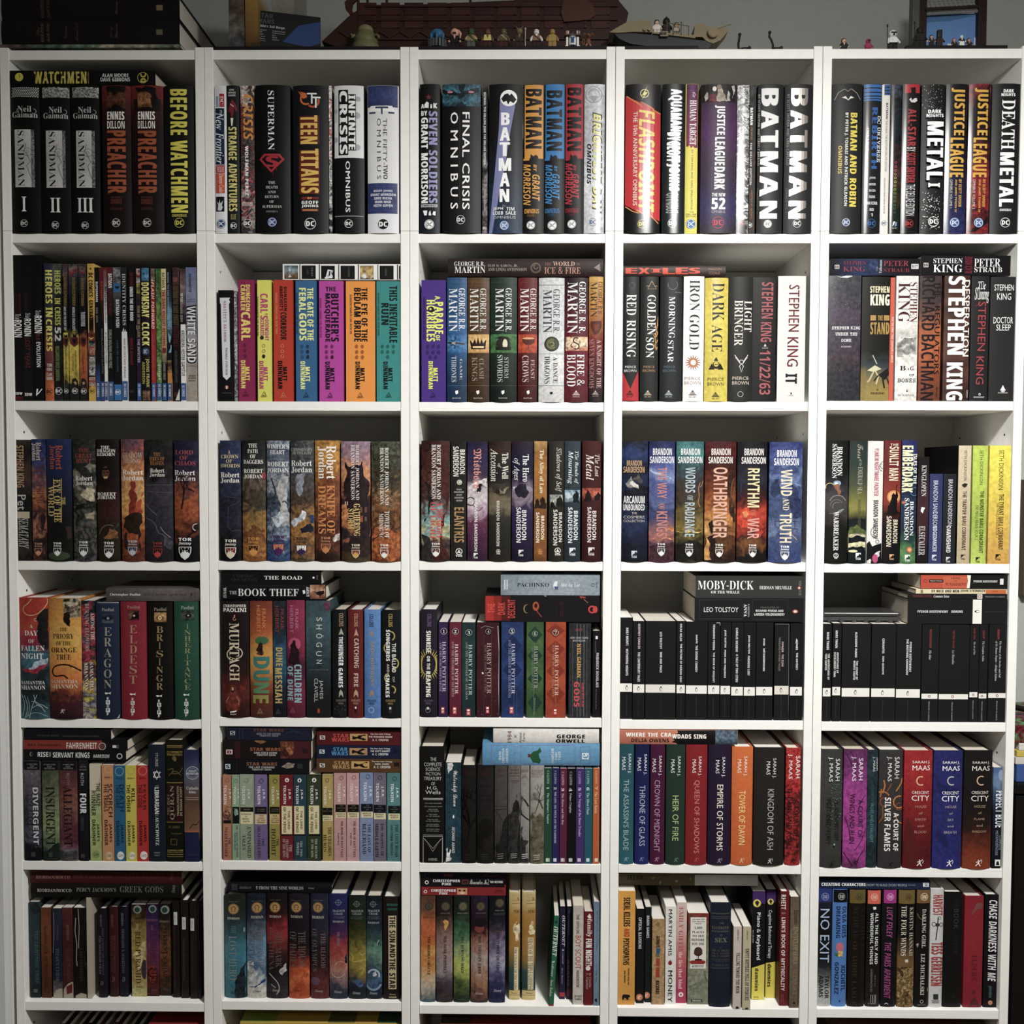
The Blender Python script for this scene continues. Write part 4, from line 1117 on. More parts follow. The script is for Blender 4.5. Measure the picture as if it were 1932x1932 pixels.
Td 477 220 486 292 222 b BATMAN
Sd 478 295 485 385 333 n THE MAN WHO LAUGHS
Ad 480 428 487 570 444 n BRUBAKER MAHNKE ZIRCHER
Md 481 660 489 720 d0d4dc b DC COMICS
b 494 520 132 f g:6a1e26,302a2e,161618,161618,161618,161618,161618:.15|black comic with dark red middle title, white author capitals
RR 494 652 520 737 3a6090
Td 493 160 510 225 ddd b BATMAN
Td 494 231 510 350 6a2228 b A DEATH IN THE FAMILY
Ad 496 415 510 590 999 b STARLIN WOLFMAN APARO PEREZ
Md 500 662 512 715 d0d4dc b DC COMICS
b 522 556 132 f g:6a7074,161618,161618,161618:.15|black comic with grey face and blue emblem panel
PR 517 134 550 204 g:555a5c,8a8e90,33383a,6a6e70:.7:60
RR 517 205 552 245 2f6ca0
EY 14202e 522,220 530,216 534,219 538,216 545,220 540,228 534,230 528,228
Td 528 278 544 405 ddd b BATMAN HUSH
Ad 532 465 540 608 3a5878 b LOEB LEE WILLIAMS
RR 520 665 556 737 2f76b4
DC 538 700 13 e6ecf0
b 558 584 132 f g:2a2a2c,161618,161618,161618,e0dedc,e0dedc,e0dedc:.03|black comic with white lower panel, blue foot
RR 556 425 584 650 ddd
RR 558 650 584 737 34609a
XL 4.5 ddd 559,430 563,408 567,430 571,415 575,430
Td 558 160 573 395 ccc r IDENTITY CRISIS
Ad 565 455 573 635 333 m BRAD MELTZER RAGS MORALES
Md 565 662 576 722 d0d4dc b DC COMICS
b 590 620 132 f 141315|black comic with white boxed middle title, red above
Td 592 155 606 215 6a2228 b BATMAN
Td 592 220 607 375 ddd x UNDER THE RED HOOD
Ad 593 452 606 575 7a2228 b WINICK MAHNKE
Mh 593 692 612 702 3a4a6a b DC
b 625 645 136 f g:5a3a3a,3a302a,2a2030,321e3a,321e3a,321e3a,321e3a,321e3a:.15|slim dark purple comic with yellow top
PR 621 138 640 202 g:c8c0b8,8a2a2a,3a3a3a,c0b8b0:.7:80
RR 622 205 639 250 g:b0a03a,3a4a2a,a09030:.5:70
RR 619 395 623 415 ddd
Td 626 305 638 452 a09040 b YEAR OF THE VILLAIN:
Td 627 458 638 565 b8b0c0 b THE INFECTED
FOOT 626 658 645 737 34609a 630 665 640 718
b 649 685 134 h 1a191b|black hardback with blue head panel, big pale yellow title
PR 645 135 682 194 g:5a98c0,3a78a4,5a9cc8,356a90:.25:60
PY 2a5a7c 652,155 660,158 661,165 652,162
PY 2a5a7c 668,158 676,155 675,162 668,165
PY 2a5a7c 659,180 670,180 668,184 661,184
Td 645 201 680 360 ddd672 x DOOMSDAY
Td 647 382 681 489 ddd672 x CLOCK
MD 664 515 16.5 3a5480
Mh 656 506 672 524 d0d4dc o DC
Ad 665 548 681 678 c0b84a b JOHNS FRANK
Ad 648 562 662 662 c0b84a b ANDERSON
PR 650 692 684 737 g:3a2c28,8a6650,5a4034,7a5a48:.6:60
b 692 712 136 f g:4a3a3a,8a2024,a02226,a82428,a82428,a82428,a82428:.1|slim red comic with white slanted title
PR 688 138 707 195 g:b0a098,5a4a48,c0b0a0:.7:80
Td 690 198 703 412 e0d0b8 o FLASH FORWARD
Ad 694 430 702 645 c8605a n LOBDELL BOOTH RAPMUND GEORGE
FOOT 692 659 712 737 34609a 697 668 705 720
b 716 737 138 f g:3a6a34,4a7a3a,5a8a44,6a9448,3a5a2c,7aa058,4a7a38,8ab070:.5:60|slim bright green comic with foliage art
Td 716 155 728 245 3a4a2a b BLACKEST LEX
Ad 720 575 731 645 cfe0b0 b JONES
FOOT 716 659 737 737 34609a 722 665 732 720
b 740 761 138 f g:d8c888,c8a070,c08a5a,b88a52,d0b878,1a1a1c,1a1a1c,1a1a1c:.08|slim tan comic with dark capitals, black lower third
RR 737 140 755 235 d8cc88
RR 737 235 756 495 c08c60
RR 740 498 759 522 7a2226
Td 738 156 750 225 222 b BATMAN
Td 739 232 753 490 5a2a22 b THE DARK KNIGHT RETURNS
Ad 742 530 754 645 999 b MILLER JANSON VARLEY
FOOT 742 659 761 737 34609a 746 668 755 720
b 765 785 136 f g:1a1a1c,1a2028,24405a,6a9ab4,2a3a48,1a1a1c,1a1a1c,b87a30,b87a30:.15|slim black comic with pale blue art and orange foot
Td 762 155 770 310 8a9aa8 b BATMAN: THE DARK KNIGHT
Td 763 312 774 415 7ab0d0 b MASTER RACE
XY 7aa8c4 765,425 780,450 776,500 768,520 780,520 783,490 770,470
PR 762 555 785 610 g:8a6a40,3a2a1c,a87a48:.6:60
RR 763 611 785 659 c08630
FOOT 765 659 785 737 34609a 770 668 779 720
b 792 820 134 f g:6a4a4a,4a2a2c,181618,181618,181618,181618,181618,181618:.12|dark comic with dull gold double height title
PR 781 136 811 200 g:5a3a38,3a2a2c,8a4a48:.7:60
Td 784 218 813 395 5a4a26 x BATMAN THE DARK KNIGHT
Td 788 400 815 492 5a1e22 b MASTER RACE
Ad 795 512 808 655 555 b MILLER AZZARELLO KUBERT JANSON
Mh 795 700 820 718 7a2428 b DC
EY ccc 800,737 820,680 822,737
b 826 850 138 f g:4a3238,8a7a7c,3a2c30,1a181a,dedcda,dedcda,dedcda,dedcda:.2|slim comic, dark top with white lower panel of dark capitals
RR 819 391 849 659 ddd
Td 820 250 834 290 d8d0c8 o THE FLASH
Sd 822 292 832 380 a09890 b SEASON ZERO
Ad 826 419 842 628 333 b KREISBERG HESTER GAPSTUR
FOOT 826 659 850 737 34609a 831 670 841 720
b 852 903 132 f g:6a76a0,8a90a8,a49c94,a89c8c:.12|pale blue comic fading to beige, white outlined tall title
Md 860 159 871 245 24283c o DYNAMITE
Ah 850 276 886 282 4a4a54 n BRANDON
Ah 849 285 888 291 4a4a54 n SANDERSON
Td 850 302 895 570 222430 x WHITE SAND
Td 854 309 891 564 ddd b WHITE SAND
Sh 856 578 894 583 5a544c n A GRAPHIC NOVEL
Ah 861 622 892 629 4a443c b HOSKIN
Ah 858 633 894 639 4a443c b GOPEZ
Ah 861 645 891 651 4a443c b GOPEZ
cell 1 1 380 450 742 3
b 80 149 236 q 121113 y=0|black paperback with white banner carrying spaced capitals
RY d4d6dc 84,270 131,270 126,280 131,288 126,300 128,350 133,628 116,646 98,628 90,350 89,300 85,295
Td 102 285 116 472 8a2a3a m GRAVITY'S RAINBOW
Ad 110 498 120 622 3a3a42 m THOMAS PYNCHON
EO 116 678 8.5 2.5 c86048 
MY e8e4dc 114,672 119,672 120,685 113,685
SR 94 702 138 706 444
b 152 165 240 q g:b0b0ae,555,c8c8c6,444,999:.8:120|narrow strip of marbled grey fore-edge beside black paperback
b 171 243 188 f 932052|magenta paperback with yellow title, three small skulls
Td 201 210 222 331 e4ce5c x DUNGEON
Td 179 210 199 329 e4ce5c x CRAWLER
Td 181 335 223 465 e4ce5c x CARL
XDs 7 6a1840 9 @ 198,485 198,511 199,536
Ad 199 585 220 648 e4ce5c x MATT
Ad 181 555 201 682 e4ce5c x DINNIMAN
ACE 202 692 28 5a1a3a
b 258 321 190 f d9d84a|yellow paperback with pink title, three small skulls
Td 268 251 303 368 c2407c x CARL'S
Td 290 370 308 465 c2407c x DOOMSDAY
Td 268 368 287 442 c2407c x SCENARIO
ED 276 452 9 2a2630
Sd 251 265 261 445 333 b DUNGEON CRAWLER CARL BOOK TWO
XOs 7.5 2 a04a60 @ 283,489 284,513
XD 284 537 7.5 2a2630 9
Ad 283 586 303 648 c2407c x MATT
Ad 264 558 284 684 c2407c x DINNIMAN
ACE 286 695 28 4a4628
b 331 419 189 f c23218|red paperback with black title, three outlined skulls
Td 376 220 390 330 1c1214 x DUNGEON
Td 356 216 372 328 1c1214 x ANARCHIST'S
Td 361 336 388 462 1c1214 x COOKBOOK
Sd 337 248 347 435 d88a58 b DUNGEON CRAWLER CARL BOOK THREE
XOs 7.5 2 d89058 @ 369,489 369,514 369,537
Ad 372 585 391 649 1c1214 x MATT
Ad 349 558 370 684 1c1214 x DINNIMAN
ACE 374 698 27 d88a58
b 432 526 192 f 33699a|blue paperback with pale yellow green title, six skulls
Td 482 225 511 465 e0e68a x THE GATE OF THE
Td 445 225 476 334 e0e68a x FERAL
Td 446 340 479 465 e0e68a x GODS
Sd 431 248 440 435 1f3f60 b DUNGEON CRAWLER CARL BOOK FOUR
XD 458 492 7 27527c 9
XD 484 492 7 1c3a5a 9
XD 459 516 7 27527c 9
XD 484 516 7 1c2c44 9
XD 460 540 7 27527c 9
XD 485 540 7 1c2c44 9
Ad 474 585 495 652 e0e68a x MATT
Ad 452 560 473 686 e0e68a x DINNIMAN
ACE 478 699 26 1c2c44
b 538 648 194 f c03fa4|hot pink paperback with black title, six skulls
Th 566 220 613 241 1e1220 x THE
Td 590 251 626 470 1e1220 x BUTCHER'S
Td 560 250 587 472 1e1220 x MASQUERADE
Sd 539 270 548 452 6a1c5c b DUNGEON CRAWLER CARL BOOK FIVE
XDs 7 7a2068 9 @ 569,492 595,492 570,517 596,517 571,541
XD 596 541 7 3a1434 9
Ad 586 590 607 654 1e1220 x MATT
Ad 565 561 586 687 1e1220 x DINNIMAN
ACE 587 700 27 2a1428
b 660 792 195 f f09422|wide orange paperback with black title, six skulls
Td 729 225 757 470 1c140e x THE EYE OF THE
Td 696 225 727 470 1c140e x BEDLAM BRIDE
Sd 676 256 686 435 6a3c10 b DUNGEON CRAWLER CARL BOOK SIX
XDs 7.5 a85c16 9 @ 707,492 733,492 708,517 733,517 708,541 734,541
Ad 724 590 744 652 1c140e x MATT
Ad 702 561 723 686 1c140e x DINNIMAN
ACE 724 700 27 3a240e
b 799 909 195 f 2f918c|teal paperback with black title, seven skulls
Td 856 216 893 475 10201f x THIS INEVITABLE
Td 820 294 853 394 10201f x RUIN
Sd 802 249 812 442 17504e b DUNGEON CRAWLER CARL BOOK SEVEN
XDs 7.5 1c6460 9 @ 824,492 849,492 875,492 824,517 849,517 875,517 849,540
Ad 851 590 871 652 10201f x MATT
Ad 829 561 850 686 10201f x DINNIMAN
ACE 853 699 26 10201f
l 371 116 909 190 f e6e6e2 d=150|white paperback patterned like instant photos, lying on colourful paperbacks
PR 378 123 441 184 g:4a6a80,8aa0a8,7a5a3c,5a4a38:.25:50
PY ccc 395,132 409,129 411,175 396,178
RR 447 118 451 189 222
PR 457 123 521 184 141414
Su 500 132 509 172 8a8a88 r LIVES
Su 480 138 489 165 555 r MEN
RR 536 118 540 189 222
PR 546 124 608 184 121216
PY d8dce0 575,142 600,145 598,180 560,181
PY 20242c 580,150 588,150 585,170 578,172
RR 624 118 628 190 222
PR 635 124 699 185 151515
Sd 668 130 676 175 6a6a68 n UNDER
RR 714 118 718 190 222
PR 724 124 785 185 g:3a3a2c,c8a860,d8b878,2a3a44:.45:45
PY ddd 734,165 749,159 750,181 735,181
RR 803 119 806 190 222
PR 813 124 876 186 121212
Sd 836 138 845 170 6a6a68 n HORROR
RR 892 119 896 190 222
PR 901 125 908 185 161616
cell 1 2 770 450 746 3
b 61 172 190 f 4c2f8c|purple paperback with lime yellow title, eight skulls
Td 122 261 145 280 cfd84a x A
Td 122 289 160 435 e0e650 x PARADE
Td 126 440 145 466 e0e650 x OF
Td 84 280 123 469 e0e650 x HORRIBLES
ED 105 324 14 1c1626
ED 102 322 5 d8dc50
Sd 69 268 78 460 2c1c54 b DUNGEON CRAWLER CARL BOOK EIGHT
XDs 7.5 35206a 9 @ 89,492 114,492 139,492 89,518 114,518 139,518 101,541 126,541
Ad 114 590 135 652 e0e650 x MATT
Ad 93 560 113 686 e0e650 x DINNIMAN
ACE 114 700 25 2a1a50
b 178 268 179 h g:2c5680,2a5684,24507c,2a5f96,265a90,1f4468,1c3a58,1a3450:.12|blue hardback with silver author lettering and sword panel
RR 179 438 268 522 g:2a66a0,4a8ac0,2f6aa4:.3
EL 7 3a3028 180,476 210,478
EL 9 a8a49c 200,478 220,478
EL 8 4a4038 215,478 258,481
EC 206 458 12 4 1e1c20 -60 150
EC 204 495 12 4 1e1c20 -150 60
Ad 231 228 260 420 d8dce0 r GEORGE R.R.
Ad 186 229 225 425 e0e4e8 r MARTIN
Td 236 550 247 645 b8c4d0 r GAME
Td 198 538 220 655 b8c4d0 r THRONES
RR 179 200 268 202 3f6a90
RR 179 670 268 672 3f6a90
Mh 202 725 240 731 d0d4d8 r BANTAM
MY eee 216,695 228,692 229,705 220,712 215,702
b 272 370 180 h g:5f4326,553c22,473019,3a2713:.18|brown hardback with silver author lettering and crown panel
RR 274 438 369 522 g:d8a85a,e0bc78,c89048:.2
EY 2a1c14 281,460 295,480 305,456 311,482 318,452 328,482 334,456 342,479 357,459 352,506 288,506
EY e8c88a 295,492 345,492 345,500 295,500
Ad 328 229 356 422 d4d0c8 r GEORGE R.R.
Ad 282 229 321 425 dcd8d0 r MARTIN
Td 324 548 345 640 988a74 r CLASH
Td 291 542 316 650 988a74 r KINGS
RR 274 200 369 202 7a5a38
RR 274 670 369 672 7a5a38
Mh 299 725 339 731 d0c8b8 r BANTAM
MY e8e4dc 312,695 324,692 325,705 316,712 311,702
b 374 495 179 h g:24362c,20322a,1a2820,121a16:.15|dark green hardback with silver author lettering and helmet panel
RR 375 438 495 522 g:4a8048,3a6c3c,44783f:.25
ED 434 481 33 2a2620 29
EY 1c1a16 400,455 415,448 435,448 455,450 468,465 450,458 430,455 412,458
ED 442 482 11 d8d0b0 22.5
EY 1c1a16 398,495 470,495 470,510 400,510
Ad 444 228 472 425 ddd r GEORGE R.R.
Ad 398 229 436 425 ddd r MARTIN
Td 438 542 458 638 a4aca4 r STORM
Td 406 532 431 655 b4bcb4 r SWORDS
RR 375 200 495 202 3a5044
RR 375 670 495 672 3a5044
Mh 413 725 451 731 ccc r BANTAM
MY eee 426,695 438,692 439,705 430,712 425,702
b 500 587 180 h g:6a2020,641e1e,541818,421414:.15|dark red hardback with silver author lettering and goblet panel
RR 502 438 587 522 g:b8401e,c84a22,b03a1c:.2
EY 5a2a1c 518,452 579,452 575,475 560,485 536,485 522,475
EL 5 6a3420 548,482 548,505
EY 8a4a2a 532,512 565,512 552,504 545,504
ED 548 456 28 e0a070 4.5
Ad 556 229 584 422 d4ccc8 r GEORGE R.R.
Ad 511 229 550 425 e0d8d4 r MARTIN
Td 559 552 576 642 c0a09a r FEAST
Td 520 534 549 655 c8aca6 r CROWS
RR 502 200 587 202 8a3a36
RR 500 670 587 672 8a3a36
Mh 526 725 564 731 d8c8c0 r BANTAM
MY e8e0dc 541,695 552,692 554,705 545,712 540,702
b 594 710 181 h g:c6c8c8,c4c8ca,d4d4d2,c4c4c2:.12|pale silver grey hardback with dark lettering and round coin panel
ED 654 482 34 2a2c22
ED 654 482 29 4a4c34
EC 654 482 22 6 7a7a50 40 300
EC 654 482 12 5 8a8a60 200 480
Ad 661 232 691 430 4a5058 r GEORGE R.R.
Ad 615 235 655 430 3a4046 r MARTIN
Td 661 540 681 658 2e3236 r A DANCE
Td 621 538 646 662 2e3236 r DRAGONS
RR 594 212 710 215 8a8e8e
RR 594 670 710 672 8a8e8e
RR 594 525 710 527 aaa
MY 222 646,700 658,698 659,708 650,712 645,705
b 713 818 180 h g:2e1820,5a1a24,701c28,5a1822:.15|dark maroon hardback with cream dragon panel and white serif capitals
RR 718 449 818 512 g:d8b088,e8d0b0,c87850:.5:50
EC 765 465 15 6 4a2420 90 320
EC 765 492 16 6 4a2420 -90 130
EL 4 4a2420 750,498 740,488 745,480
Ad 779 198 809 432 ddd r GEORGE R. R.
Ad 726 200 772 434 ddd r MARTIN
Td 769 528 804 672 ddd r FIRE &
Td 723 529 763 675 ddd r BLOOD
TRI 765 692 35 c8b4b0 BANTAM
b 822 886 175 h g:c89a3e,b8782c,7a2a22,4a1c22,1e1a1c:.12|hardback fading gold to dark maroon with brown shield
EY 5a2418 832,378 882,376 881,405 868,432 852,442 839,425 831,400
EY 7a3420 845,395 870,390 868,415 852,425
Ad 864 198 886 350 5a3a1c r GEORGE R.R.
Ad 831 199 861 358 3a2416 r MARTIN
Td 859 462 880 682 c8a8a0 r A KNIGHT OF THE
Td 825 459 847 682 b07a74 r SEVEN KINGDOMS
TRI 853 692 31 a89a94 BANTAM
l 183 92 889 172 h g:2e1c1a,221614:.15 d=170|dark brown hardback lying across the fantasy row
Ah 211 106 349 126 d8d4d0 r GEORGE R.R.
Ah 212 129 352 158 e8e4e0 r MARTIN
Ah 364 119 502 132 a89890 r ELIO M. GARCIA, JR.,
Ah 364 135 541 149 a89890 r AND LINDA ANTONSSON
EC 582 134 25 7 6a5648 20 200
EC 582 134 23 7 6a5648 200 380
EC 582 131 11 4 7a6656 0 260
Sh 622 111 652 124 8a5a48 r THE
Th 660 106 759 126 c8a088 r WORLD
Sh 768 111 784 124 8a5a48 r OF
Th 621 131 785 162 c08a70 r ICE & FIRE
MY 8a8078 846,134 872,116 875,150
Mu 869 115 879 150 7a7068 n BANTAM
cell 1 3 1155 450 743 3
b 42 120 175 h 232424|charcoal hardback with red triangles at foot, white title
EO 91 215 14 2.5 555
EL 2 555 91,198 91,202
EL 2 555 85,232 91,239 95,232
Td 66 256 109 350 ddd r RED
Td 65 372 107 542 ddd r RISING
RY b8202a 44,600 82,686 118,605 120,740 42,740
Ah 58 580 108 591 ccc n PIERCE
Ah 54 597 110 609 ccc n BROWN
TRI 80 691 36 1c1416
b 125 207 175 h 232423|charcoal hardback with gold wheat sprig on right edge
EL 2.5 b89868 180,195 161,231 201,231 180,195
EL 2 b89868 155,218 170,218
EL 2 b89868 192,218 206,218
Td 159 259 198 440 e4e0d8 r GOLDEN
Td 153 452 189 545 e4e0d8 r SON
XL 3 c89038 210,355 205,400 195,450 200,510
XL 3.5 c89038 215,370 206,400
XL 3.5 b88030 198,400 204,430
XL 4 c89038 212,420 199,450
XL 3.5 b88030 188,440 199,465
XL 4 c89038 210,460 197,480
XL 3.5 b88030 189,480 199,505
XL 3.5 c89038 206,495 198,510
Ah 142 580 192 591 a8845c n PIERCE
Ah 138 597 194 609 a8845c n BROWN
TRI 161 691 36 b8a890
b 215 315 176 h 222427|charcoal hardback with faint silver crescent, white title
EC 275 212 24 4 5a6064 -40 200
EL 2 7a8084 285,246 315,248
Td 256 266 285 455 d8e0e4 r MORNING
Td 252 465 278 565 d8e0e4 r STAR
Ah 235 580 285 591 54707c n PIERCE
Ah 231 597 288 609 54707c n BROWN
TRI 256 691 36 a8b0b4
b 321 414 174 h e2e0dc|white hardback with black title and red starburst
Td 352 190 399 332 222 r IRON
Td 350 348 396 508 222 r GOLD
E* 368 566 37 16 .5 8a3a28
E* 368 566 30 16 .5 c07a50
ED 368 566 12 f4ece0
Ah 329 631 402 645 a08c84 n PIERCE
Ah 328 651 402 666 a08c84 n BROWN
TRI 365 690 38 6a625e
b 418 523 181 h g:cdb934,d4c23c,cbb836,d0be3a:.1 g=28|gold yellow hardback with black title and skull triangle
Td 456 204 510 378 1c1a12 r DARK
Td 452 395 500 518 1c1a12 r AGE
EY 1c1a12 472,540 482,559 461,559
EY 1c1a12 438,598 452,570 465,598
EY 1c1a12 506,598 492,570 478,598
ED 472 578 17 1c1a12
ED 472 574 11 cdb934
ED 468 575 3 1c1a12
ED 476 575 3 1c1a12
Ah 433 635 508 649 5a5020 n PIERCE
Ah 432 656 508 671 5a5020 n BROWN
TRI 469 699 36 5a5020
b 525 634 176 h 272725|charcoal hardback with winged silver emblem
Td 600 285 635 426 d8d4cc r LIGHT
Td 555 283 594 490 d8d0c4 r BRINGER
EO 587 563 10 2.5 d0ccc4
EL 3 d0ccc4 556,532 570,550 580,565
EL 2.5 d0ccc4 559,542 572,558 580,570
EL 3 d0ccc4 618,531 604,550 595,565
EL 2.5 d0ccc4 615,542 602,558 594,570
EL 3 d0ccc4 587,572 578,582 586,610 596,582 587,572
Ah 546 630 620 645 c8b8a8 n PIERCE
Ah 545 651 621 667 c8b8a8 n BROWN
MO 582 710 13 2 b8b4ac
b 635 741 178 q 161415|black hardback with dusty pink vertical capitals and numerals
Ad 680 200 734 365 a85458 b STEPHEN
Ad 676 382 725 472 a85458 b KING
Td 670 510 720 712 a85458 b 11/22/63
MY d8d4d0 690,492 696,480 702,492
Mh 682 497 710 502 a8a09c b SCRIBNER
b 749 875 172 q d0cecb|white hardback with dark red brush lettering, black last word
Ad 803 212 852 425 6a1a1e e STEPHEN
Ad 796 450 847 584 6a1a1e e KING
Td 789 616 841 662 17161a x IT
MY 1a1a1a 810,710 814,699 819,710
SR 802 715 823 717 999
l 50 125 517 172 h g:2a1a14,3a2218,33201a,241a16:.15 d=150|thin dark brown hardback with orange blocky title lying flat
Th 61 134 114 161 d8482a x E
Th 117 134 172 162 d8482a x X
Th 175 138 226 156 d8482a x I
Th 229 134 286 163 d8482a x L
Th 289 133 345 163 d8482a x E
Th 348 134 401 161 d8482a x S
Ah 438 135 496 146 a87060 n MASON
Ah 441 152 491 164 a87060 n COILE
cell 1 4 1532 450 740 3
b 69 215 170 q g:4a4c50,43444c,4a4450,544858,4c4450,473e4c,4a3c44,34343a,33343a,303238:.2 g=25|thick hardback in worn dark violet jacket, small white capitals
Ah 91 401 219 415 ddd m STEPHEN KING
Th 106 429 205 443 ddd m UNDER THE
Th 132 458 177 472 ddd m DOME
Mh 131 490 177 497 b8b0b8 b SCRIBNER
FLO X 90 200 200 380 14 2 8a8c94
EY c8ccd0 108,170 130,176 165,168 185,172 160,181 130,179
FLO X 75 575 210 700 18 2 6a6468
b 220 348 175 q g:17150f,17150f,17150f,17150f,17150f,17150f,17150f,343a38,7a6a3a,8a7636,8a7636:.05|black hardback with gold title block and tan dueling figures
RR 244 550 352 737 g:1c2226,3a4444,6a6444,8a7638,94803a,94803a:.06
Ah 264 218 353 248 dccfa8 x STEPHEN
Ah 265 255 353 306 e8e0c0 x KING
RR 265 350 290 374 a8843a
RR 326 350 352 374 a8843a
Sh 298 351 321 374 a8843a x THE
Th 264 382 352 438 a8843a x STAND
EL 4 b8b4a0 275,532 294,572
EY c4bc98 250,602 285,578 315,595 280,608
EL 7 b8a880 280,605 260,645 250,655
EL 6 c4b48c 285,600 300,630 290,665
EY 1c1c1c 300,622 345,590 352,620 330,645 310,630
EL 7 1c1c1c 320,635 328,682
EL 6 1c1c1c 300,625 280,650
EL 6 1c1c1c 340,635 350,665
Mh 266 700 330 710 3a2e14 b DOUBLEDAY
MO 296 689 4 1.5 3a2e14
b 349 368 178 f c85038|narrow orange red strip on tan figured hardback
Sd 361 358 371 565 e8c4b0 b FOR THE FIRST TIME COMPLETE & UNCUT
b 375 475 171 q g:d6d4ce,dcdad4,d8d6d0,d8d6d0,b8b6b0,c8c6c0,d8d6d0,dcdad4,d0cec8:.12|white hardback with misty grey house and wine coloured capitals
PR 388 450 472 540 g:d0cec8,8a8a86,b8b6b0,777772,9a9a94,d0cec8:.5:40
PY 8a8a84 410,462 420,452 455,452 465,468 452,468 452,482 415,482 415,468
PY 999 412,505 455,502 450,525 418,528
Ad 445 200 480 382 5a2226 r STEPHEN
Ad 392 202 445 382 4a1c20 r KING
Th 399 580 426 601 222 c B
Th 432 588 443 600 222 c A
Th 446 583 463 602 222 c G
Sh 441 618 465 628 222 m OF
Th 389 638 472 656 222 m BONES
Mh 391 709 465 718 8a8884 r SCRIBNER
MY 333 428,698 431,686 435,698
b 481 580 171 q g:4a3a3a,3c3034,4a3a38,7a4a34,a8582c,b05a2c,a4522a,8a4426,7a3c24,6a3622:.12|brown and orange hardback with oversized black vertical name
Ad 500 172 559 420 1a1012 b RICHARD
Ad 495 438 554 738 1a1012 b BACHMAN
Td 560 196 586 268 1a1012 e THE
Td 556 308 580 620 1a1012 e REGULATORS
Mh 564 678 571 720 3a1c14 b D
b 593 710 170 q g:4a2c22,54342a,4a3026,5a3a30,4c2e26,40281e:.3:12|dark wooden brown hardback with oversized white name
Ad 618 172 695 530 ddd x STEPHEN
Ad 611 565 685 738 ddd x KING
Td 688 190 716 538 dcd8d4 e DESPERATION
Mh 702 690 710 728 b0a8a4 b V
b 716 796 172 q 232224|black hardback with eerie white script and thin red capitals
Th 756 196 791 231 ddd i The
Th 741 224 806 295 ddd i Shining
EL 2 8a2a2e 742,308 760,300 770,288
Ad 754 288 790 512 a83c40 n STEPHEN
Ad 746 538 781 665 a83c40 n KING
MO 762 710 5 2 ddd
Mh 735 720 784 726 ccc b DOUBLEDAY
b 803 919 175 q 2a2829|charcoal hardback with chalky white four word lettering
Ah 830 210 919 238 ddd n STEPHEN
Ah 842 250 906 280 ddd n KING
Th 826 358 915 388 ddd n DOCTOR
Th 838 392 904 420 ddd n SLEEP
MY ddd 858,688 868,668 878,688 868,698
MC 868 688 12 2.5 ddd 0 180
Mh 845 700 891 706 b8b8b4 b SCRIBNER
l 83 92 495 165 f g:1c1a1e,22202a,2a3a5a,1c1a1e:.05 d=130 g=18|worn black paperback with red capitals lying flat, left one
RR 260 95 300 163 g:2a3450,3a4a70,24304a:.3
MR 104 120 124 138 d8d0c8
Mh 106 122 122 136 222 x BB
Ah 144 102 246 120 8a3440 r STEPHEN
Ah 142 128 243 150 9a3a44 r KING
Su 306 98 318 159 c0c0c4 c Talisman
Su 292 128 301 148 999 i The
Ah 326 102 440 125 9a3a44 r PETER
Ah 325 136 443 153 8a3440 r STRAUB
MR 452 116 485 139 ccc
Mh 456 121 481 134 333 b NYT
l 496 78 906 168 f 161518 d=130 g=25|worn black paperback with white capitals lying flat, right one
MR 508 111 530 131 d0c0b8
Mh 510 114 528 128 222 x BB
Ah 553 90 686 113 ddd r STEPHEN
Ah 552 119 685 154 eee r KING
Su 696 82 730 159 7a2034 o BLACK HOUSE
Ah 739 92 858 128 ddd r PETER
Ah 739 131 866 154 ddd r STRAUB
cell 2 0 0 770 698 3
b 78 146 145 f g:3a342e,1a1816,3a2c24,4a342c,302a2a,16181a,1a1c1e,202224,1c1c1c,3a3028,1a1816:.15|scuffed dark paperback with tan name, white scrawled title
Ad 75 170 109 361 b08c64 b STEPHEN KING
RR 80 472 135 502 b8ac8c
Td 81 395 118 465 b8b4ac e Pet
Td 86 500 130 640 b8b4ac i SEMATARY
b 152 215 141 f g:2e3a6a,38447a,3a3a66,5a4a5c,8a5a4c,b07040,8a4a30,3a2424,a0684a,3a2624,2a2022,4a3020:.3|slim paperback shading blue to orange, small shield mark
Ad 164 156 187 239 c0b0a0 c Robert
Ad 144 159 164 239 c0b0a0 c Jordan
Td 165 260 200 435 6a2e34 r NEW SPRING
Sd 149 290 162 400 6a3430 r THE NOVEL
XY 2a1c1c 150,500 165,470 172,480 160,510
XY 2a1c1c 185,490 200,480 210,500 200,550 190,570
TOR 175 614 35 c08a6a 1c1618 c08a6a
b 220 332 141 h g:26305a,222c54,1e284c,1c2444,1a2038,161a28,121416,121412,161a14,101410:.12|blue to black hardback with red name and yellow title
Ad 258 169 289 280 a84a34 c Robert
Ad 228 168 256 278 a84a34 c Jordan
Td 250 325 282 520 cdb058 c EYE OF THE
Td 221 355 251 492 cdb058 c WORLD
Sd 286 405 301 440 cdb058 c THE
XL 2 cdb058 285,320 285,521
XL 2 cdb058 248,320 248,400
XY 3a2820 300,540 325,538 328,590 312,600 308,560
XD 272 672 50 3c4a30 20
TOR 266 611 37 ddd 161816 ddd
b 339 440 142 h g:2c2c2a,343430,2a2c2c,2c2c2a,8a8474,5a5648,141414,4a4c48,5c584e,2a2a28,5a5a58,2a2a2c:.4|dark hardback with red title, grey boulder art
Sh 360 183 408 201 8a3a2a c THE
Th 345 208 422 226 9c4030 c GREAT
Th 350 232 418 251 9c4030 c HUNT
Ah 346 309 423 330 dcd8d0 c Robert
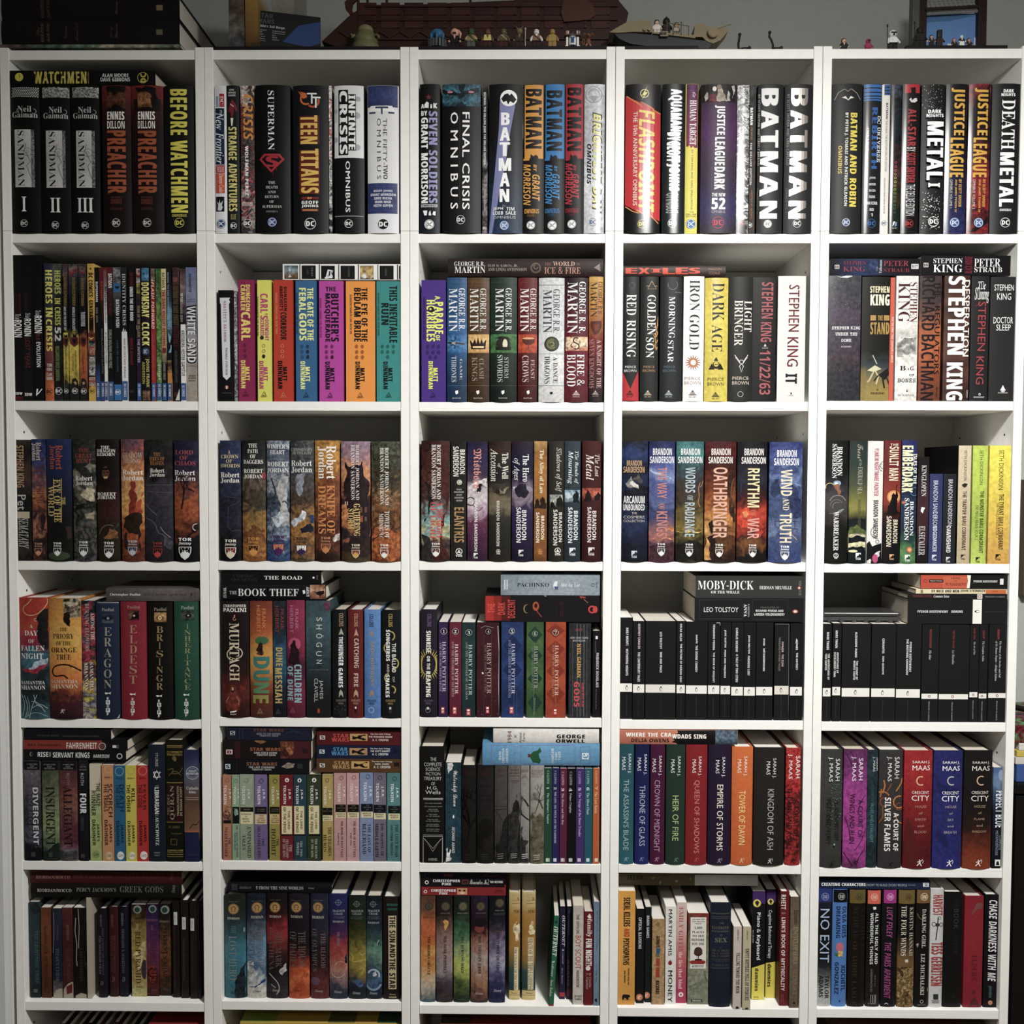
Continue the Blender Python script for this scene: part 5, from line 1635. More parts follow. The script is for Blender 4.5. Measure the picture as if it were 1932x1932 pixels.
Ah 347 332 424 353 dcd8d0 c Jordan
PY b8ac8c 370,395 400,360 432,370 432,425 400,420
PY 9a8c70 390,480 432,465 432,510 400,505
PY 141412 345,440 395,435 370,460 345,462
TOR 384 606 41 ddd 1a1a1a ddd
b 448 548 142 h g:1c1414,18120f,1c1412,14100e,1a1210,301a14,3a1e16,3a2018,2a1a12,2a2014,2a2416,20180f:.15|dark brown hardback with shadowed hooded face between white titles
Th 461 172 502 186 e0dcd4 c THE
Th 441 187 528 202 e0dcd4 c DRAGON
Th 441 204 526 218 e0dcd4 c REBORN
PD 486 300 24 1a120e 55
PD 485 295 17 5a3c28 30
PY 1a120e 465,270 505,270 505,282 465,282
PY c8a070 475,312 495,312 492,320 478,320
PY 14100e 472,290 482,289 481,295 474,295
PY 14100e 489,289 499,290 498,295 490,295
Ah 445 384 531 399 e0dcd4 c ROBERT
Ah 444 400 529 416 e0dcd4 c JORDAN
PC 500 575 45 4 5a6048 180 300
PY 34502c 495,605 540,525 544,535 515,595
PY 8a5a30 475,590 500,550 540,565 542,590 500,595
TOR 500 609 44 ddd 1c1612 ddd
b 558 660 142 h g:6a4a58,8a4a44,b06a48,c88848,c08a50,d09a4c,d8a050,d09040,c88034,a04a24,8a4420,5a2a18,6a3420:.25|bright sunset orange hardback with rust coloured tower
PY 7a2a1c 598,335 620,336 622,490 590,488 598,425
PY a8401f 625,430 652,385 652,480 620,490
PY 2c1e16 568,500 600,482 645,480 652,520 640,575 590,570 565,540
PY 2c1e16 575,565 582,565 588,645 578,645
PY 2c1e16 635,560 642,560 648,650 638,650
Th 595 194 612 202 a8988c c The
Th 558 202 650 229 b0a090 c SHADOW
Th 568 231 642 251 b0a090 c RISING
Ah 560 281 653 304 e0d8d0 c Robert
Ah 559 307 653 332 e0d8d0 c Jordan
TOR 607 602 42 b0b4c0 2a3048 b0b4c0
b 665 790 145 h g:20201f,2c2a28,16130f,1e1a1c,38343c,403c46,38343e,34323c,302e38,2a2830,242228,201e24:.22|dark purple grey hardback with silver dragon ornament
Sh 703 202 735 218 a06a3c c THE
Th 684 222 753 239 a06a3c c FIRES OF
Th 687 242 750 260 a06a3c c HEAVEN
Ah 687 275 752 294 dcd8d0 c Robert
Ah 685 295 754 314 dcd8d0 c Jordan
PL 2.5 5a5664 668,350 788,350
PL 2 5a5664 668,380 788,385
PL 5 5a5860 665,435 685,460 720,488
PL 4.5 5a5860 668,500 710,520 725,570 750,575 785,615
PL 4 7a7880 735,540 750,565 780,590
PY 4a4852 740,580 785,605 782,645 750,625
TOR 722 610 43 a03a34 1a1818 b83a34
b 799 911 149 h g:22243c,262440,4a3038,a8522a,8a4424,141214,0e0e10:.25|dark blue to rust hardback with bare tree art
Th 799 192 883 211 a84a50 c LORD
Th 821 217 859 236 a84a50 c OF
Th 797 241 893 261 a84a50 c CHAOS
Ah 796 283 891 306 e0dcd8 c Robert
Ah 797 310 893 334 e0dcd8 c Jordan
TREE P 830 460 55 -80 7 2a1a18
TREE P 890 380 30 -150 3 2a1a18
PD 895 542 13 1c1614 22.5
PC 898 542 17 4 c8b8b0 100 280
TOR 848 590 59 ddd 161418 ddd
cell 2 1 380 770 698 3
b 89 183 148 h g:2a3050,343c60,24304c,343a58,2c3048,20222e,26283a,2a2c3c,1c1c22,0e0e10,0c0c0e:.25|dark blue hardback with cream title, faint gate art
Th 122 192 135 209 ccb890 c A
Th 91 212 169 230 ccb890 c CROWN
Th 114 233 142 250 ccb890 c OF
Th 89 254 175 271 ccb890 c SWORDS
Ah 89 293 174 316 e4e0d8 c Robert
Ah 89 319 174 342 e4e0d8 c Jordan
XL 2 4a4c60 90,400 150,408 183,415 150,440 125,450 122,540 140,560 178,555
TOR 135 598 52 e0d8cc 7a2420 d8c8a8
b 190 295 148 h g:1e1f21,24262a,2a2c2c,2a2c2e,5a5048,6a5844,3a342c,4a4030,8a6a34,a07434,6a3a20,8a5a2c,a8702c,8a5420:.25|hardback, grey cliffs above golden battlefield, four white title lines
Th 216 162 256 180 e4e0d8 c THE
Th 212 187 259 205 e4e0d8 c PATH
Th 224 211 249 229 e4e0d8 c OF
Th 193 235 282 254 e4e0d8 c DAGGERS
Ah 195 277 281 296 e4e0d8 c ROBERT
Ah 195 302 281 322 e4e0d8 c JORDAN
PY a8283a 280,295 291,292 294,320 284,325
TOR 239 588 52 c8842c 3a2014 d08c30
b 301 403 149 h g:8a94a4,4a5468,5a6478,687286,9aa0a8,6a7484,3a4454,2e3848,5a6a80,8a98ac,4a5a74,34507c,2c4470:.35|icy blue grey hardback with frosted tree trunk art
PY aaa 360,320 395,310 390,450 398,530 370,540 362,430
PL 6 2a2e38 320,320 345,390 325,410
PL 5 2a2e38 395,440 380,420 370,430
PL 4.5 2a3040 312,420 330,400 350,415
PY c0c8d4 320,500 360,470 390,510 350,545
Th 298 165 399 185 ddd c WINTER'S
Th 312 191 382 210 ddd c HEART
Ah 301 244 398 266 ddd c ROBERT
Ah 301 273 398 295 ddd c JORDAN
TOR 353 580 54 4a2050 c87a4a 54205c
b 409 515 148 h g:3a3c3e,5a5c5e,3a3a3a,54545a,4a4644,5a5250,4a3c34,5a4230,8a6a3c,a8742c,9a6a34,8a5c30,7a5a3c,54442c:.3|hardback with forest rider, white horse and brown meadow
PY 8a8e9c 440,300 475,295 465,380 450,405
PY d0d4dc 409,525 425,500 450,490 460,465 478,472 475,505 445,520 420,545
PY 1c2030 450,550 480,530 500,525 512,560 480,565 460,570
PY 2a4070 492,492 510,485 514,525 495,520
Th 410 181 505 197 aaa r CROSSROADS
Th 416 199 502 211 aaa r OF TWILIGHT
Ah 410 238 504 264 ddd c Robert
Ah 410 268 505 296 ddd c Jordan
TOR 458 588 51 4a3428 e0ddd6 342452
b 520 631 148 h g:b07a2c,c8902f,c0842c,a86c28,8a4a24,7a3c20,9a5c2c,8a4a26,5a2c1c,4a241a,6a3a24,3a2018,2a1c16:.25|golden brown hardback with very large white author lettering
Ad 571 171 614 324 f0e8dc c Robert
Ad 529 175 570 322 f0e8dc c Jordan
Td 574 350 610 572 d88a44 c KNIFE OF
Td 533 352 569 572 d88a44 c DREAMS
PY c8c0b4 600,590 631,570 631,600 608,610
TOR 568 586 45 c88a68 7a4228 d08040
b 639 770 152 h g:a08a9c,9a7a8c,b08080,c88868,d09054,b87444,4a2c2c,3a2424,34222a,c87a3c,3a2c30,2a2024,3a2a20,4a3a20:.22|sunset hardback with dark pagoda shaped house
PY 2c1c22 656,245 668,265 725,260 738,240 739,280 768,350 768,575 740,600 650,450 650,350 662,310
PY d8884c 640,440 660,440 668,505 655,530 640,525
PR 725 450 735 475 6a4a40
PR 745 450 755 475 6a4a40
PR 725 495 735 515 6a4a40
PR 745 495 755 515 6a4a40
PR 655 425 659 442 e0c8b0
PR 664 425 668 442 e0c8b0
Ad 704 169 721 418 e4dcd8 r ROBERT JORDAN AND
Ad 683 168 701 418 e4dcd8 r BRANDON SANDERSON
Td 696 435 725 582 e0c070 c GATHERING
Td 669 458 696 550 e0c070 c STORM
Sd 726 489 737 521 c86a3a c THE
TOR 705 619 38 dcc8a8 7a2c20 d0a030
b 776 906 152 h g:4a5240,5a5c48,3c4030,4a4434,3a3426,54442c,8a6a48,8a5a30,6a4024,4a3020,a85a28,c0682c,a85424,6a3018:.35|mossy green to orange hardback with white stacked lettering
Ad 836 180 855 440 e4e0d8 r ROBERT JORDAN AND
Ad 815 181 833 439 e4e0d8 r BRANDON SANDERSON
Td 836 468 858 592 dcd8d0 c TOWERS OF
Td 811 480 831 590 dcd8d0 c MIDNIGHT
TREE P 780 600 30 -30 4 2a1c14
TOR 835 619 38 e4e0d8 7a2c20 e4e0d8
cell 2 2 770 770 700 3
b 61 190 149 h g:3a1e1a,4a2620,42241e,4a2a22,5a342a,502e26,4a3430,6a5c58,7a9c9c,8ab0a8,b8b07c,6a5448,3a2c28,2a2224:.28|wide dark red hardback, turquoise sky beneath rock arch
PY 4a1e18 130,150 190,150 190,350 165,500 160,625 190,692 110,692 145,590 145,350
PY 222 60,310 100,350 115,430 75,505 61,540
PY 333 61,575 100,590 108,692 61,692
Ad 129 166 150 415 e0d8d4 c ROBERT JORDAN AND
Ad 108 166 128 414 e0d8d4 c BRANDON SANDERSON
Td 128 428 159 595 d04a4a c A MEMORY
Td 102 428 126 598 d04a4a c OF LIGHT
TOR 127 613 38 e4e0dc 5a201c e4e0dc
b 194 265 151 q g:1f1f1c,232320,201f1c,25241f,262520,1e1d19:.1|dark olive black hardback with gold condensed lower title
Ad 235 189 259 300 e0dcd4 b BRANDON
Ad 205 175 231 311 e0dcd4 b SANDERSON
ED 234 338 12 c8c8b8
EC 234 338 8 2.5 6a6a5a 0 300
RR 220 361 255 362 6a6a60
Sh 220 368 244 374 c0bcb0 b TENTH
Sh 209 379 255 386 c0bcb0 b ANNIVERSARY
Sh 220 392 246 399 c0bcb0 b AUTHOR'S
Sh 212 405 253 412 c0bcb0 b DEFINITIVE
Sh 220 418 247 425 c0bcb0 b EDITION
Td 210 452 255 612 b08a54 b ELANTRIS
TO 232 638 31 d8d8d0
b 270 361 151 q g:241e38,2c2648,342c54,3c2c48,5a4454,c0b4b8,d0c4c8,b49aac,6a3450,5a2a48,4a2440,3c1e38,301a32:.16|purple hardback with pale swirling figure and pink title
PY d8d0d0 275,360 310,330 360,320 360,360 330,350 300,380 280,370
PY 1a1418 310,350 340,345 330,380 310,380
PY e0d4d4 320,380 332,385 325,400
PO 285 425 20 3.5 1a141c
PL 3 5a2a4a 295,440 320,475 340,450
Td 298 185 334 368 d89084 f Mistborn
Ad 302 414 316 652 ddd b BRANDON SANDERSON
TS 308 660 19 ddd 2a1a30
b 367 467 151 h g:2a2018,3a241a,242320,201f1c,1e1e1c,24231f,6a5c48,7a6a54,34332c,28271f,25241d,22211b,201f1a,2c2018:.1|dark olive hardback with swooping cloaked figure
PY 3a342a 370,345 400,340 430,345 450,330 465,350 450,395 420,400 390,385
PY 8a7a68 415,370 435,380 450,355 460,360 440,390 420,390
PD 408 380 11 2a1c14
Td 428 204 456 322 dcd8cc c The Well
Td 406 252 424 272 dcd8cc i of
Td 376 185 409 334 dcd8cc i Ascension
Ad 403 422 417 628 d0ccc4 b BRANDON SANDERSON
TO 411 642 19 c8c4b8
b 472 567 151 h g:301e2c,262038,221c38,1e1a34,241e3a,6a5a70,8a7a88,3a2c4c,342450,301f4a,2a1c40,221a38,1e1832,1c182e:.14|deep purple hardback with horned rider in mist
PD 520 370 45 8a8294 20
PY 221c2c 485,370 510,345 535,345 550,380 530,410 500,405 490,390
PY c0b8c0 475,360 488,352 485,370
Td 522 212 550 335 ddd c The Hero
Td 476 228 508 328 ddd i of Ages
Ad 518 465 539 600 ddd b BRANDON
Ad 493 452 514 612 ddd b SANDERSON
TS 514 645 22 ddd 221a34
b 573 631 151 q g:b08a4a,8a5c20,a86e20,a56c22,9c641e,a06a24,8a5a24,7a4818,85501c,8a5420,83501e,6a3e18:.1|slim amber brown hardback with two figures panel
PR 574 401 631 458 g:8a6428,a87838,4a3420:.3
PY 2a1c12 580,420 590,412 598,425 600,458 578,458
PY 2a1c12 602,415 612,404 622,415 629,458 600,458
Td 595 190 618 390 e4d8b8 c The Alloy of Law
Ad 605 490 620 598 e4dcc4 b BRANDON
Ad 583 475 598 612 e4dcc4 b SANDERSON
TO 601 641 20 d88a3a
b 639 708 151 h g:2c2b24,23221b:.08|slim dark olive hardback with two figures panel
PR 646 394 704 450 g:8a9088,a8aea4,4a4e48:.35
PY 16140f 650,430 662,415 672,450 650,450
PY d0c8bc 659,418 666,418 665,430 659,429
PY 16140f 681,410 692,398 702,415 704,450 680,450
Td 669 181 699 382 c4c0b4 i Shadows of Self
Ad 686 475 701 610 d8d4c8 b BRANDON
Ad 661 462 680 625 d8d4c8 b SANDERSON
TO 681 635 28 d8d4c8
b 711 783 151 h g:34404a,262f38:.08|slate blue hardback with two figures panel
RR 711 371 784 374 1a2028
PR 712 372 783 429 g:7a94a8,a8c0cc,4a5a68:.35
PD 729 400 11 c0c8cc 14
PY 15181c 750,400 765,375 778,390 783,429 750,429
Td 756 196 776 345 d8dce0 i The Bands of
Td 724 195 751 345 d8dce0 i Mourning
Ad 754 468 773 600 dce0e4 b BRANDON
Ad 728 452 748 614 dce0e4 b SANDERSON
TS 748 636 27 dce0e4 28323d
b 791 877 150 h g:4a1e1c,451c1b,401a1a,431c1b,3f1a1a,3c1918,381817,351616:.08|dark red hardback with two figures panel
PR 792 364 877 422 g:a84a38,c0604a,5a201c:.35
PY 1c1210 802,415 815,370 825,380 835,422 800,422
PY 1c1210 850,400 868,382 877,395 877,422 850,422
Td 851 212 871 312 dcd4cc i The Lost
Td 810 210 846 328 dcd4cc i Metal
Ad 838 468 857 599 dcd4d0 b BRANDON
Ad 816 450 834 611 dcd4d0 b SANDERSON
TS 834 634 28 dcd4d0 351616
cell 2 3 1155 770 702 3
b 38 159 151 h g:1c2030,283a6a,1e2a4c,16161c,222c50,10121a,141828,1a2238,243054,1c2440,181e34,141828,10141f:.18|dark navy hardback with pale butterfly like shape
PY 8a8a88 60,345 85,310 90,340 120,360 122,370 95,360 70,360
PY c0bcb4 80,335 95,330 118,350 121,365 95,358 82,348
PY 5a544c 90,325 120,300 138,330 131,345 110,330
Ah 66 238 134 263 c0986a b BRANDON
Ah 51 266 147 294 c0986a b SANDERSON
Th 51 400 147 434 ddd b ARCANUM
Th 50 438 147 466 ddd b UNBOUNDED
Sh 88 473 111 483 b8b4ac n THE
Sh 51 490 147 502 c0b8ac n COSMERE
Sh 51 508 146 519 c0b8ac n COLLECTION
TS 99 649 25 c0c8d0 20283c
b 165 281 151 h g:262a54,30366c,3c4478,5460a0,7a8ab8,4a5690,505a90,5a6490,3a406c,4a4a70,7a5a64,a8685c,5a3c50,6a3440,4a2038:.14|blue hardback with light streak and coral outlined title
PY a0b0d0 166,270 210,292 281,325 281,332 210,302 166,278
PY d08448 250,550 280,545 280,562 250,555
PY e0986a 180,592 220,598 278,592 278,600 200,602
PY 4a2c34 168,630 220,608 240,615 278,605 278,692 168,692
Ah 185 183 271 215 ddd b BRANDON
Ah 172 220 282 251 ddd b SANDERSON
Td 205 270 248 412 c07a74 b THE WAY
Td 210 435 238 462 c07a74 c OF
Td 200 470 250 585 c07a74 b KINGS
TOR 222 615 35 ddd 3a2434 ddd
b 288 412 152 h g:3a6a70,4a8a88,3a6a6c,345058,3c3a3c,3f3634,42382e,3c3426,5a4c24,6a5a2c,8a7434,4a4420,26241a,3a3424,1e1c14:.18|teal to dark gold hardback with lightning and silver title
PL 3 c07a50 400,340 390,370 398,400 388,425 400,450
PL 2 c8905a 415,330 408,350 400,360
PY e0c068 285,562 340,558 412,565 340,569
PY 1e1c16 288,620 350,600 412,625 412,692 288,692
Ah 313 184 400 214 ddd b BRANDON
Ah 300 221 411 251 ddd b SANDERSON
Td 332 270 377 385 a8b8c0 b WORDS
Td 340 398 366 420 a8b8c0 c OF
Td 329 430 374 585 a8b8c0 b RADIANCE
TOR 349 617 35 ddd 2a281c ddd
b 418 559 152 h g:4a1a1e,5a1e1e,3a1416,4a1c18,5a2818,6a3018,7a3a18,8a4a1c,b0682c,c8883c,8a5428,4a2a1a,6a4020,3a2214,2a1a12:.2|dark red to amber hardback with swirling rock wave
PY 3a2418 530,300 558,265 559,450 545,550 530,450
PL 3 7a5434 555,320 542,350 538,400 542,450
PL 3 7a5434 558,360 549,400 548,450
PY d09a50 420,530 450,520 460,600 440,650 450,692 420,692
PY 2a1812 440,520 455,505 465,550 450,575
PY 2a1812 430,590 460,575 480,625 500,692 465,692 450,650
Ah 451 184 538 215 e4dcd4 b BRANDON
Ah 438 222 548 252 e4dcd4 b SANDERSON
Td 458 270 522 592 d8a890 b OATHBRINGER
TOR 485 618 36 e4dcd4 3a2018 e4dcd4
b 565 700 154 h g:15151a,1a1a22,16161c,20202a,2a2c38,241f24,3a1a1c,8a2a1c,c83a1c,b0341c,3a1a1a,7a4a20,1e1618,141214:.14|black hardback with glowing red crystal and smoke
PY d8401c 570,525 590,465 620,450 630,490 615,540 585,550
PY f09050 590,475 612,462 618,485 600,500
PY a83020 665,525 690,560 670,590 645,585
PL 6 2a3044 580,310 590,360 580,400
Ah 601 184 689 216 e4dcd8 b BRANDON
Ah 588 223 699 254 e4dcd8 b SANDERSON
Td 615 275 669 452 dccf9a b RHYTHM
Td 625 465 652 492 d87040 c OF
Td 614 500 667 595 dc9a8a b WAR
TOR 637 620 35 e4dcd8 1c1618 e4dcd8
b 710 860 155 h g:343f78,3c4a84,485a94,3a4878,6a80b0,40507c,4a5c88,44547e,3e4c70,566890,6a7aa0,4c5a80,40507c,3a4a78,3c4a80:.2|wide steel blue hardback with mountain and rope bridge
PY 2e3a5c 718,360 740,325 760,320 768,390 740,410 720,390
PY 303c60 800,390 820,345 845,370 858,500 820,500
PY 8aa0c8 770,325 860,350 860,360 770,340
PL 2.5 2a3048 740,505 740,550 845,550
PL 2.5 2a3048 830,500 830,550
PL 2 2a3048 740,515 845,515
PL 2.5 c0a890 800,565 820,580 840,600
Ah 749 191 838 223 e4e4ec b BRANDON
Ah 736 228 849 261 e4e4ec b SANDERSON
Td 766 280 817 400 e0d0b0 b WIND
Td 774 410 803 465 e0d0b0 c AND
Td 760 478 814 612 e0d0b0 b TRUTH
TOR 783 626 39 eee 34406c eee
cell 2 4 1532 770 710 3
b 52 158 148 h g:151515,161616,151515,1a1a1c,38343a,4a4446,3a3434,191919,151515,141414,131313:.1|black hardback with pale swirling figure between white lettering
PD 112 342 18 8aa0b8 12
PD 108 345 8 d0dce8
PY 8a5a48 95,350 118,345 130,385 120,400
PC 80 360 20 3 c8b088 160 330
PD 108 440 50 444 45
PC 115 435 40 4 8a8080 200 340
PC 110 445 30 3 7a7070 180 330
PC 112 450 22 2.5 8a7c7c 160 300
PY 8a8a88 70,480 115,470 145,460 115,478
Ad 111 176 136 308 ddd c BRANDON
Ad 90 164 110 320 ddd c SANDERSON
Td 95 470 118 649 ddd c WARBREAKER
MO 106 671 12 3.5 ccc
Mv 100 665 113 688 ccc b TOR
b 163 242 148 h g:26302c,2a3834,2c3a34,3a4434,4a5038,6a6a34,8a8438,16181a,1a2224,d8cfa0,101a1e,101a1e:.04|dark green to olive hardback with cream wave stripes at foot
RR 159 148 165 703 7a3038
PY 5a6a30 170,545 200,530 242,565 242,575 170,575
PY e0d8a8 168,578 242,580 242,586 168,586
PY 101a1e 165,588 242,588 242,611 165,620
PY e0d8a8 168,615 242,610 242,634 165,636
PY 101a1e 165,636 242,635 242,700 165,700
PD 185 651 20 e0d8a8 6
Td 205 165 230 230 a8a494 s Tress
Td 210 232 225 265 a8a494 i of the
Td 206 268 228 390 a8a494 r EMERALD SEA
Ad 206 415 220 570 5a6040 n BRANDON SANDERSON
TS 208 659 24 ddd 101a1e
b 246 316 150 h dcd8d2|white hardback with pink upper title, black scribbles at foot
RY 121214 247,620 260,605 272,630 290,622 316,615 316,708 247,708
PY d8d4d0 280,670 312,650 305,675 290,690
PD 285 685 13 c04a7a 20
PY d8d4cc 250,695 265,685 264,708 250,706
PC 295 565 30 2.5 3a5a78 90 260
PC 295 608 9 2.5 3a5a78 0 360
PC 320 270 17 2 222 90 270
PC 325 260 17 2 222 90 270
Td 283 182 303 225 c05a6e b YUMI
Td 283 228 303 240 c05a6e b AND
Td 281 245 302 400 c05a6e b NIGHTMARE PAINTER
Ad 277 420 299 592 222 b BRANDON SANDERSON
b 320 396 148 h g:6a1e20,6e2220,6a2020,7a2a22,8a3024,84301f,3a1816,141012,141012,141012,120f10:.06|dark red to black hardback with raised arm figure before sun
PD 371 405 31 d08040
PD 370 405 25 e0a060
PY 14100f 362,395 370,385 378,395 384,350 389,350 386,415 385,450 395,480 330,480 350,440 358,415
Td 350 175 393 330 e0d4b8 b SUNLIT MAN
Sh 356 162 365 172 e0d4b8 b T
Sh 368 162 378 172 e0d4b8 b H
Sh 382 162 392 172 e0d4b8 b E
Ad 366 508 388 615 dccfb4 b BRANDON
Ad 337 492 359 630 dccfb4 b SANDERSON
TS 360 665 20 d0a078 14100f
b 400 469 147 h g:2a3068,26306a,24284c,1e2a48,1c2a44,1f3048,243850,22344c,1e2c40,2a5040,5a8a50,4a7a48:.2|dark blue hardback with night scene, big pale yellow title
PD 442 645 13 d86a3a
PD 442 645 7 f0b070
PD 415 430 7 c85a30
PC 465 380 20 2.5 5a8aa8 0 300
Sd 460 208 478 345 e4e4d8 b ISLES OF THE
Td 411 171 458 385 e8e4b0 x EMBERDARK
Ad 443 424 460 582 ddd c BRANDON
Ad 419 410 439 602 ddd c SANDERSON
TS 432 668 23 dce4dc 2a4a3c
b 475 525 222 f g:1a1416,1c1416,2a1c20,3a2226,42262a,3c2226,3a2024,301c20,1c1416,181214:.08|slim maroon black paperback with white leaf mark
Td 499 260 521 402 ccc r KINGLOPEN
EY ddd 496,460 500,450 515,454 508,468 505,480 495,470
Td 486 538 514 670 ccc r ELSECALLER
b 530 588 300 q 343a68|small navy blue hardback, white capitals along spine
Td 551 330 572 548 c8ccd8 n BRANDON SANDERSON
Td 549 540 568 655 c8ccd8 b EDGEDANCER
TS 556 668 20 c8ccd8 343a68
b 592 650 300 q 23252c|small charcoal hardback, white capitals along spine
Td 619 325 639 535 ccc n BRANDON SANDERSON
Td 611 538 631 658 ddd b DAWNSHARD
TS 619 678 19 ccc 23252c
b 658 715 171 f g:d0c0a0,b8a580:.06 side=131110 d=165|slim cream paperback with dark capitals and mask mark
Ad 693 192 706 332 4a4030 n SETH DICKINSON
EY 2a2620 681,350 695,342 710,345 702,360 692,362
Td 684 378 702 648 2a2418 b THE TRAITOR BARU CORMORANT
TS 687 667 18 2a2418 c0ae8a
b 723 790 171 f g:b8cc40,b4c83e,9cb438,b8cc4c:.08|lime green paperback with dark capitals
Ad 765 192 780 350 46501c n SETH DICKINSON
Td 763 378 781 660 222a10 b THE MONSTER BARU CORMORANT
Sd 741 440 757 600 5a6a20 n THE MASQUERADE BOOK 2
TS 755 679 19 1c2410 b0c440
b 799 895 171 f g:e8dc30,e4d42e,dcc42e,dab830,d4a834,d09c38:.1|wide golden yellow paperback with dark capitals
Ad 852 191 873 372 5a4a14 n SETH DICKINSON
Td 850 392 872 645 3a2c10 b THE TYRANT BARU CORMORANT
Sd 836 430 851 590 7a5c1c n THE MASQUERADE BOOK 3
TS 847 665 22 2c2010 d09c38
cell 3 0 0 1065 706 4
b 95 228 151 h g:a83024,b03226,a82e24,b0402a,a02a34,8a2040,3a4a5a,344e60,20303a,2a3c44,1c2428,203034,2a4a54,3a6068:.1|tall red to teal hardback with white feathered swirl art
PL 3.5 c8a878 150,155 130,180 110,190 108,215 135,232 170,228 200,205 220,170 215,155
PC 168 250 8 3 c8a878 60 330
PY 201c1e 172,240 200,205 220,200 228,350 215,390 180,350 172,300
PY 3a6a7a 130,380 165,365 175,400 220,410 220,450 130,475 98,450
PY a8b8c8 135,472 165,440 220,425 220,440 170,475 140,480
PY a02a40 95,480 150,475 220,450 175,495 125,490
PY 20282c 165,530 220,470 228,625 170,590
Th 141 272 155 288 dcd8d0 r A
Th 117 299 178 322 e8e4e0 r DAY
Th 135 338 162 356 dcd8d0 r OF
Th 99 368 206 392 e8e4e0 r FALLEN
Th 100 403 201 428 e8e4e0 r NIGHT
Ah 100 528 208 544 ddd r SAMANTHA
Ah 100 549 210 568 ddd r SHANNON
PL 2.5 a0b8bc 105,690 120,640 102,590
PL 2.5 a0b8bc 120,695 135,645 115,595
PL 2.5 a0b8bc 140,698 150,650 175,590
PL 2.5 a0b8bc 155,650 190,630 220,655
PL 2.5 a0b8bc 150,620 180,625 210,670
PL 2.5 8aa8b0 115,698 165,665 220,690
PL 2.5 a0b8bc 160,590 170,635 200,650
PL 2.5 8aa8b0 130,600 145,650 125,695
b 230 376 154 h g:c07a24,c8862c,d09030,d49a3a,d4a040,d8a83c,d89c38,d89030,d08830,d0742c,c06a2c,7a3020,4a2028,3a1c26,2a161e:.1|tall amber hardback with black dragon body and town silhouette
PR 295 155 375 240 g:2a241c,c0b090,1c1814,a89878,2a241c:.9:55
PY 1c1814 300,220 320,215 325,280 310,275 295,250
PL 6 1e1412 372,485 330,458 290,452 250,462 240,490 255,510 295,500 315,518
PL 2.5 1e1412 320,450 330,470
PY 5a2c26 235,580 260,570 280,590 300,585 320,600 340,595 346,570 352,600 370,610 370,620 300,630 235,620
Th 278 286 312 302 2a1a14 r THE
Th 246 313 341 336 2a1a14 r PRIORY
Th 261 348 328 366 2a1a14 r OF THE
Th 238 376 353 399 2a1a14 r ORANGE
Th 262 408 329 431 2a1a14 r TREE
Ah 235 523 357 539 dcc8b0 r SAMANTHA
Ah 235 543 358 563 dcc8b0 r SHANNON
RUN 290 665 20 d8d0c8
b 379 438 165 f g:1e2026,3a3a44,a02a34,b03038,3a4450,b0384a,8a2a3a,3a2a30,5a4a50,b06a2a,c8b03c,6a7090,b0a090,4a5070,c0b040:.45|slim brightly patterned paperback, white tiny lettering
Td 413 220 431 345 d8d4cc r AMONG THE
Td 388 178 406 395 b0a8a0 r BURNING FLOWERS
Ad 410 445 426 575 e0dcd4 r SAMANTHA
Ad 385 448 402 575 e0dcd4 r SHANNON
b 444 548 170 h g:26304a,1f283e:.06|worn navy hardback with silver runic capitals, dark eye panel
PR 470 223 520 265 g:3a4454,1c2430,5a6470:.3
PD 496 244 18 10141c 9
PD 496 244 6 8a98a8
RR 445 170 545 175 8a8a8c
XY aaa 535,171 549,171 549,200 542,180
XY aaa 545,698 548,680 535,700
Ah 468 197 522 212 aaa r Paolini
Tv 478 285 512 572 9a988c r ERAGON
KN 496 578 107.5 ddd 222a40
b 556 671 169 h g:8a2030,8c2232,881e2e,841c2c:.05|crimson hardback with dull gold spaced title, dark eye panel
PR 586 208 637 252 g:3a2420,8a5a44,2a1816:.4
PY 140e0e 600,250 608,225 637,210 637,252
PD 615 232 5 c8b0a0
Ah 583 185 641 200 b0887c r Paolini
Tv 594 275 628 550 a88468 r ELDEST
KN 609 582 105 dcd4d0 1c1416
b 680 791 171 h g:15120f,171411,14110e,13100e:.06|black hardback with dull gold spaced title, golden eye panel
PR 706 217 761 261 g:a87c48,d0a860,7a5028:.35
PD 732 242 20 7a5028 10
PD 732 242 9 e0c888
PD 732 242 3 2a1a0c
Ah 705 195 761 211 a89888 r Paolini
Tv 716 280 747 575 9a8458 r BRISINGR
KN 729 590 105 ddd 14110e
b 799 909 168 h g:24503f,265442,224c3c,204838:.05|green hardback with dull gold spaced title, dark eye panel
PR 829 210 886 253 g:2a342e,5a645c,1c2420:.35
PD 861 232 15 101614 9
PD 861 231 4 a8b0a8
Ah 828 187 885 203 a8b0a0 r Paolini
Tv 844 270 872 574 8a9468 r INHERITANCE
KN 853 585 106 ddd 1c241f
l 485 109 911 161 h g:5a5252,6a625e,5c5452,4a4444:.1 d=140|grey brown hardback lying on the four dragon rider books
Ah 502 131 641 144 dcd8d4 c Christopher Paolini
Th 652 132 850 142 3a3230 r The Fork, the Witch, and the Worm
MY 2a2422 872,125 878,135 875,145 870,138
Mu 886 122 893 150 4a4240 n KNOPF
cell 3 1 380 1065 700 4
b 95 220 165 h g:1e1818,1d1716,1c1514,2a1816,5a241e,221414:.12|black hardback with cream swash title and red winged figure
Ah 102 181 205 194 e4e0d8 c CHRISTOPHER
Ah 102 197 206 215 e4e0d8 b PAOLINI
EC 154 246 8 3 d08050 0 300
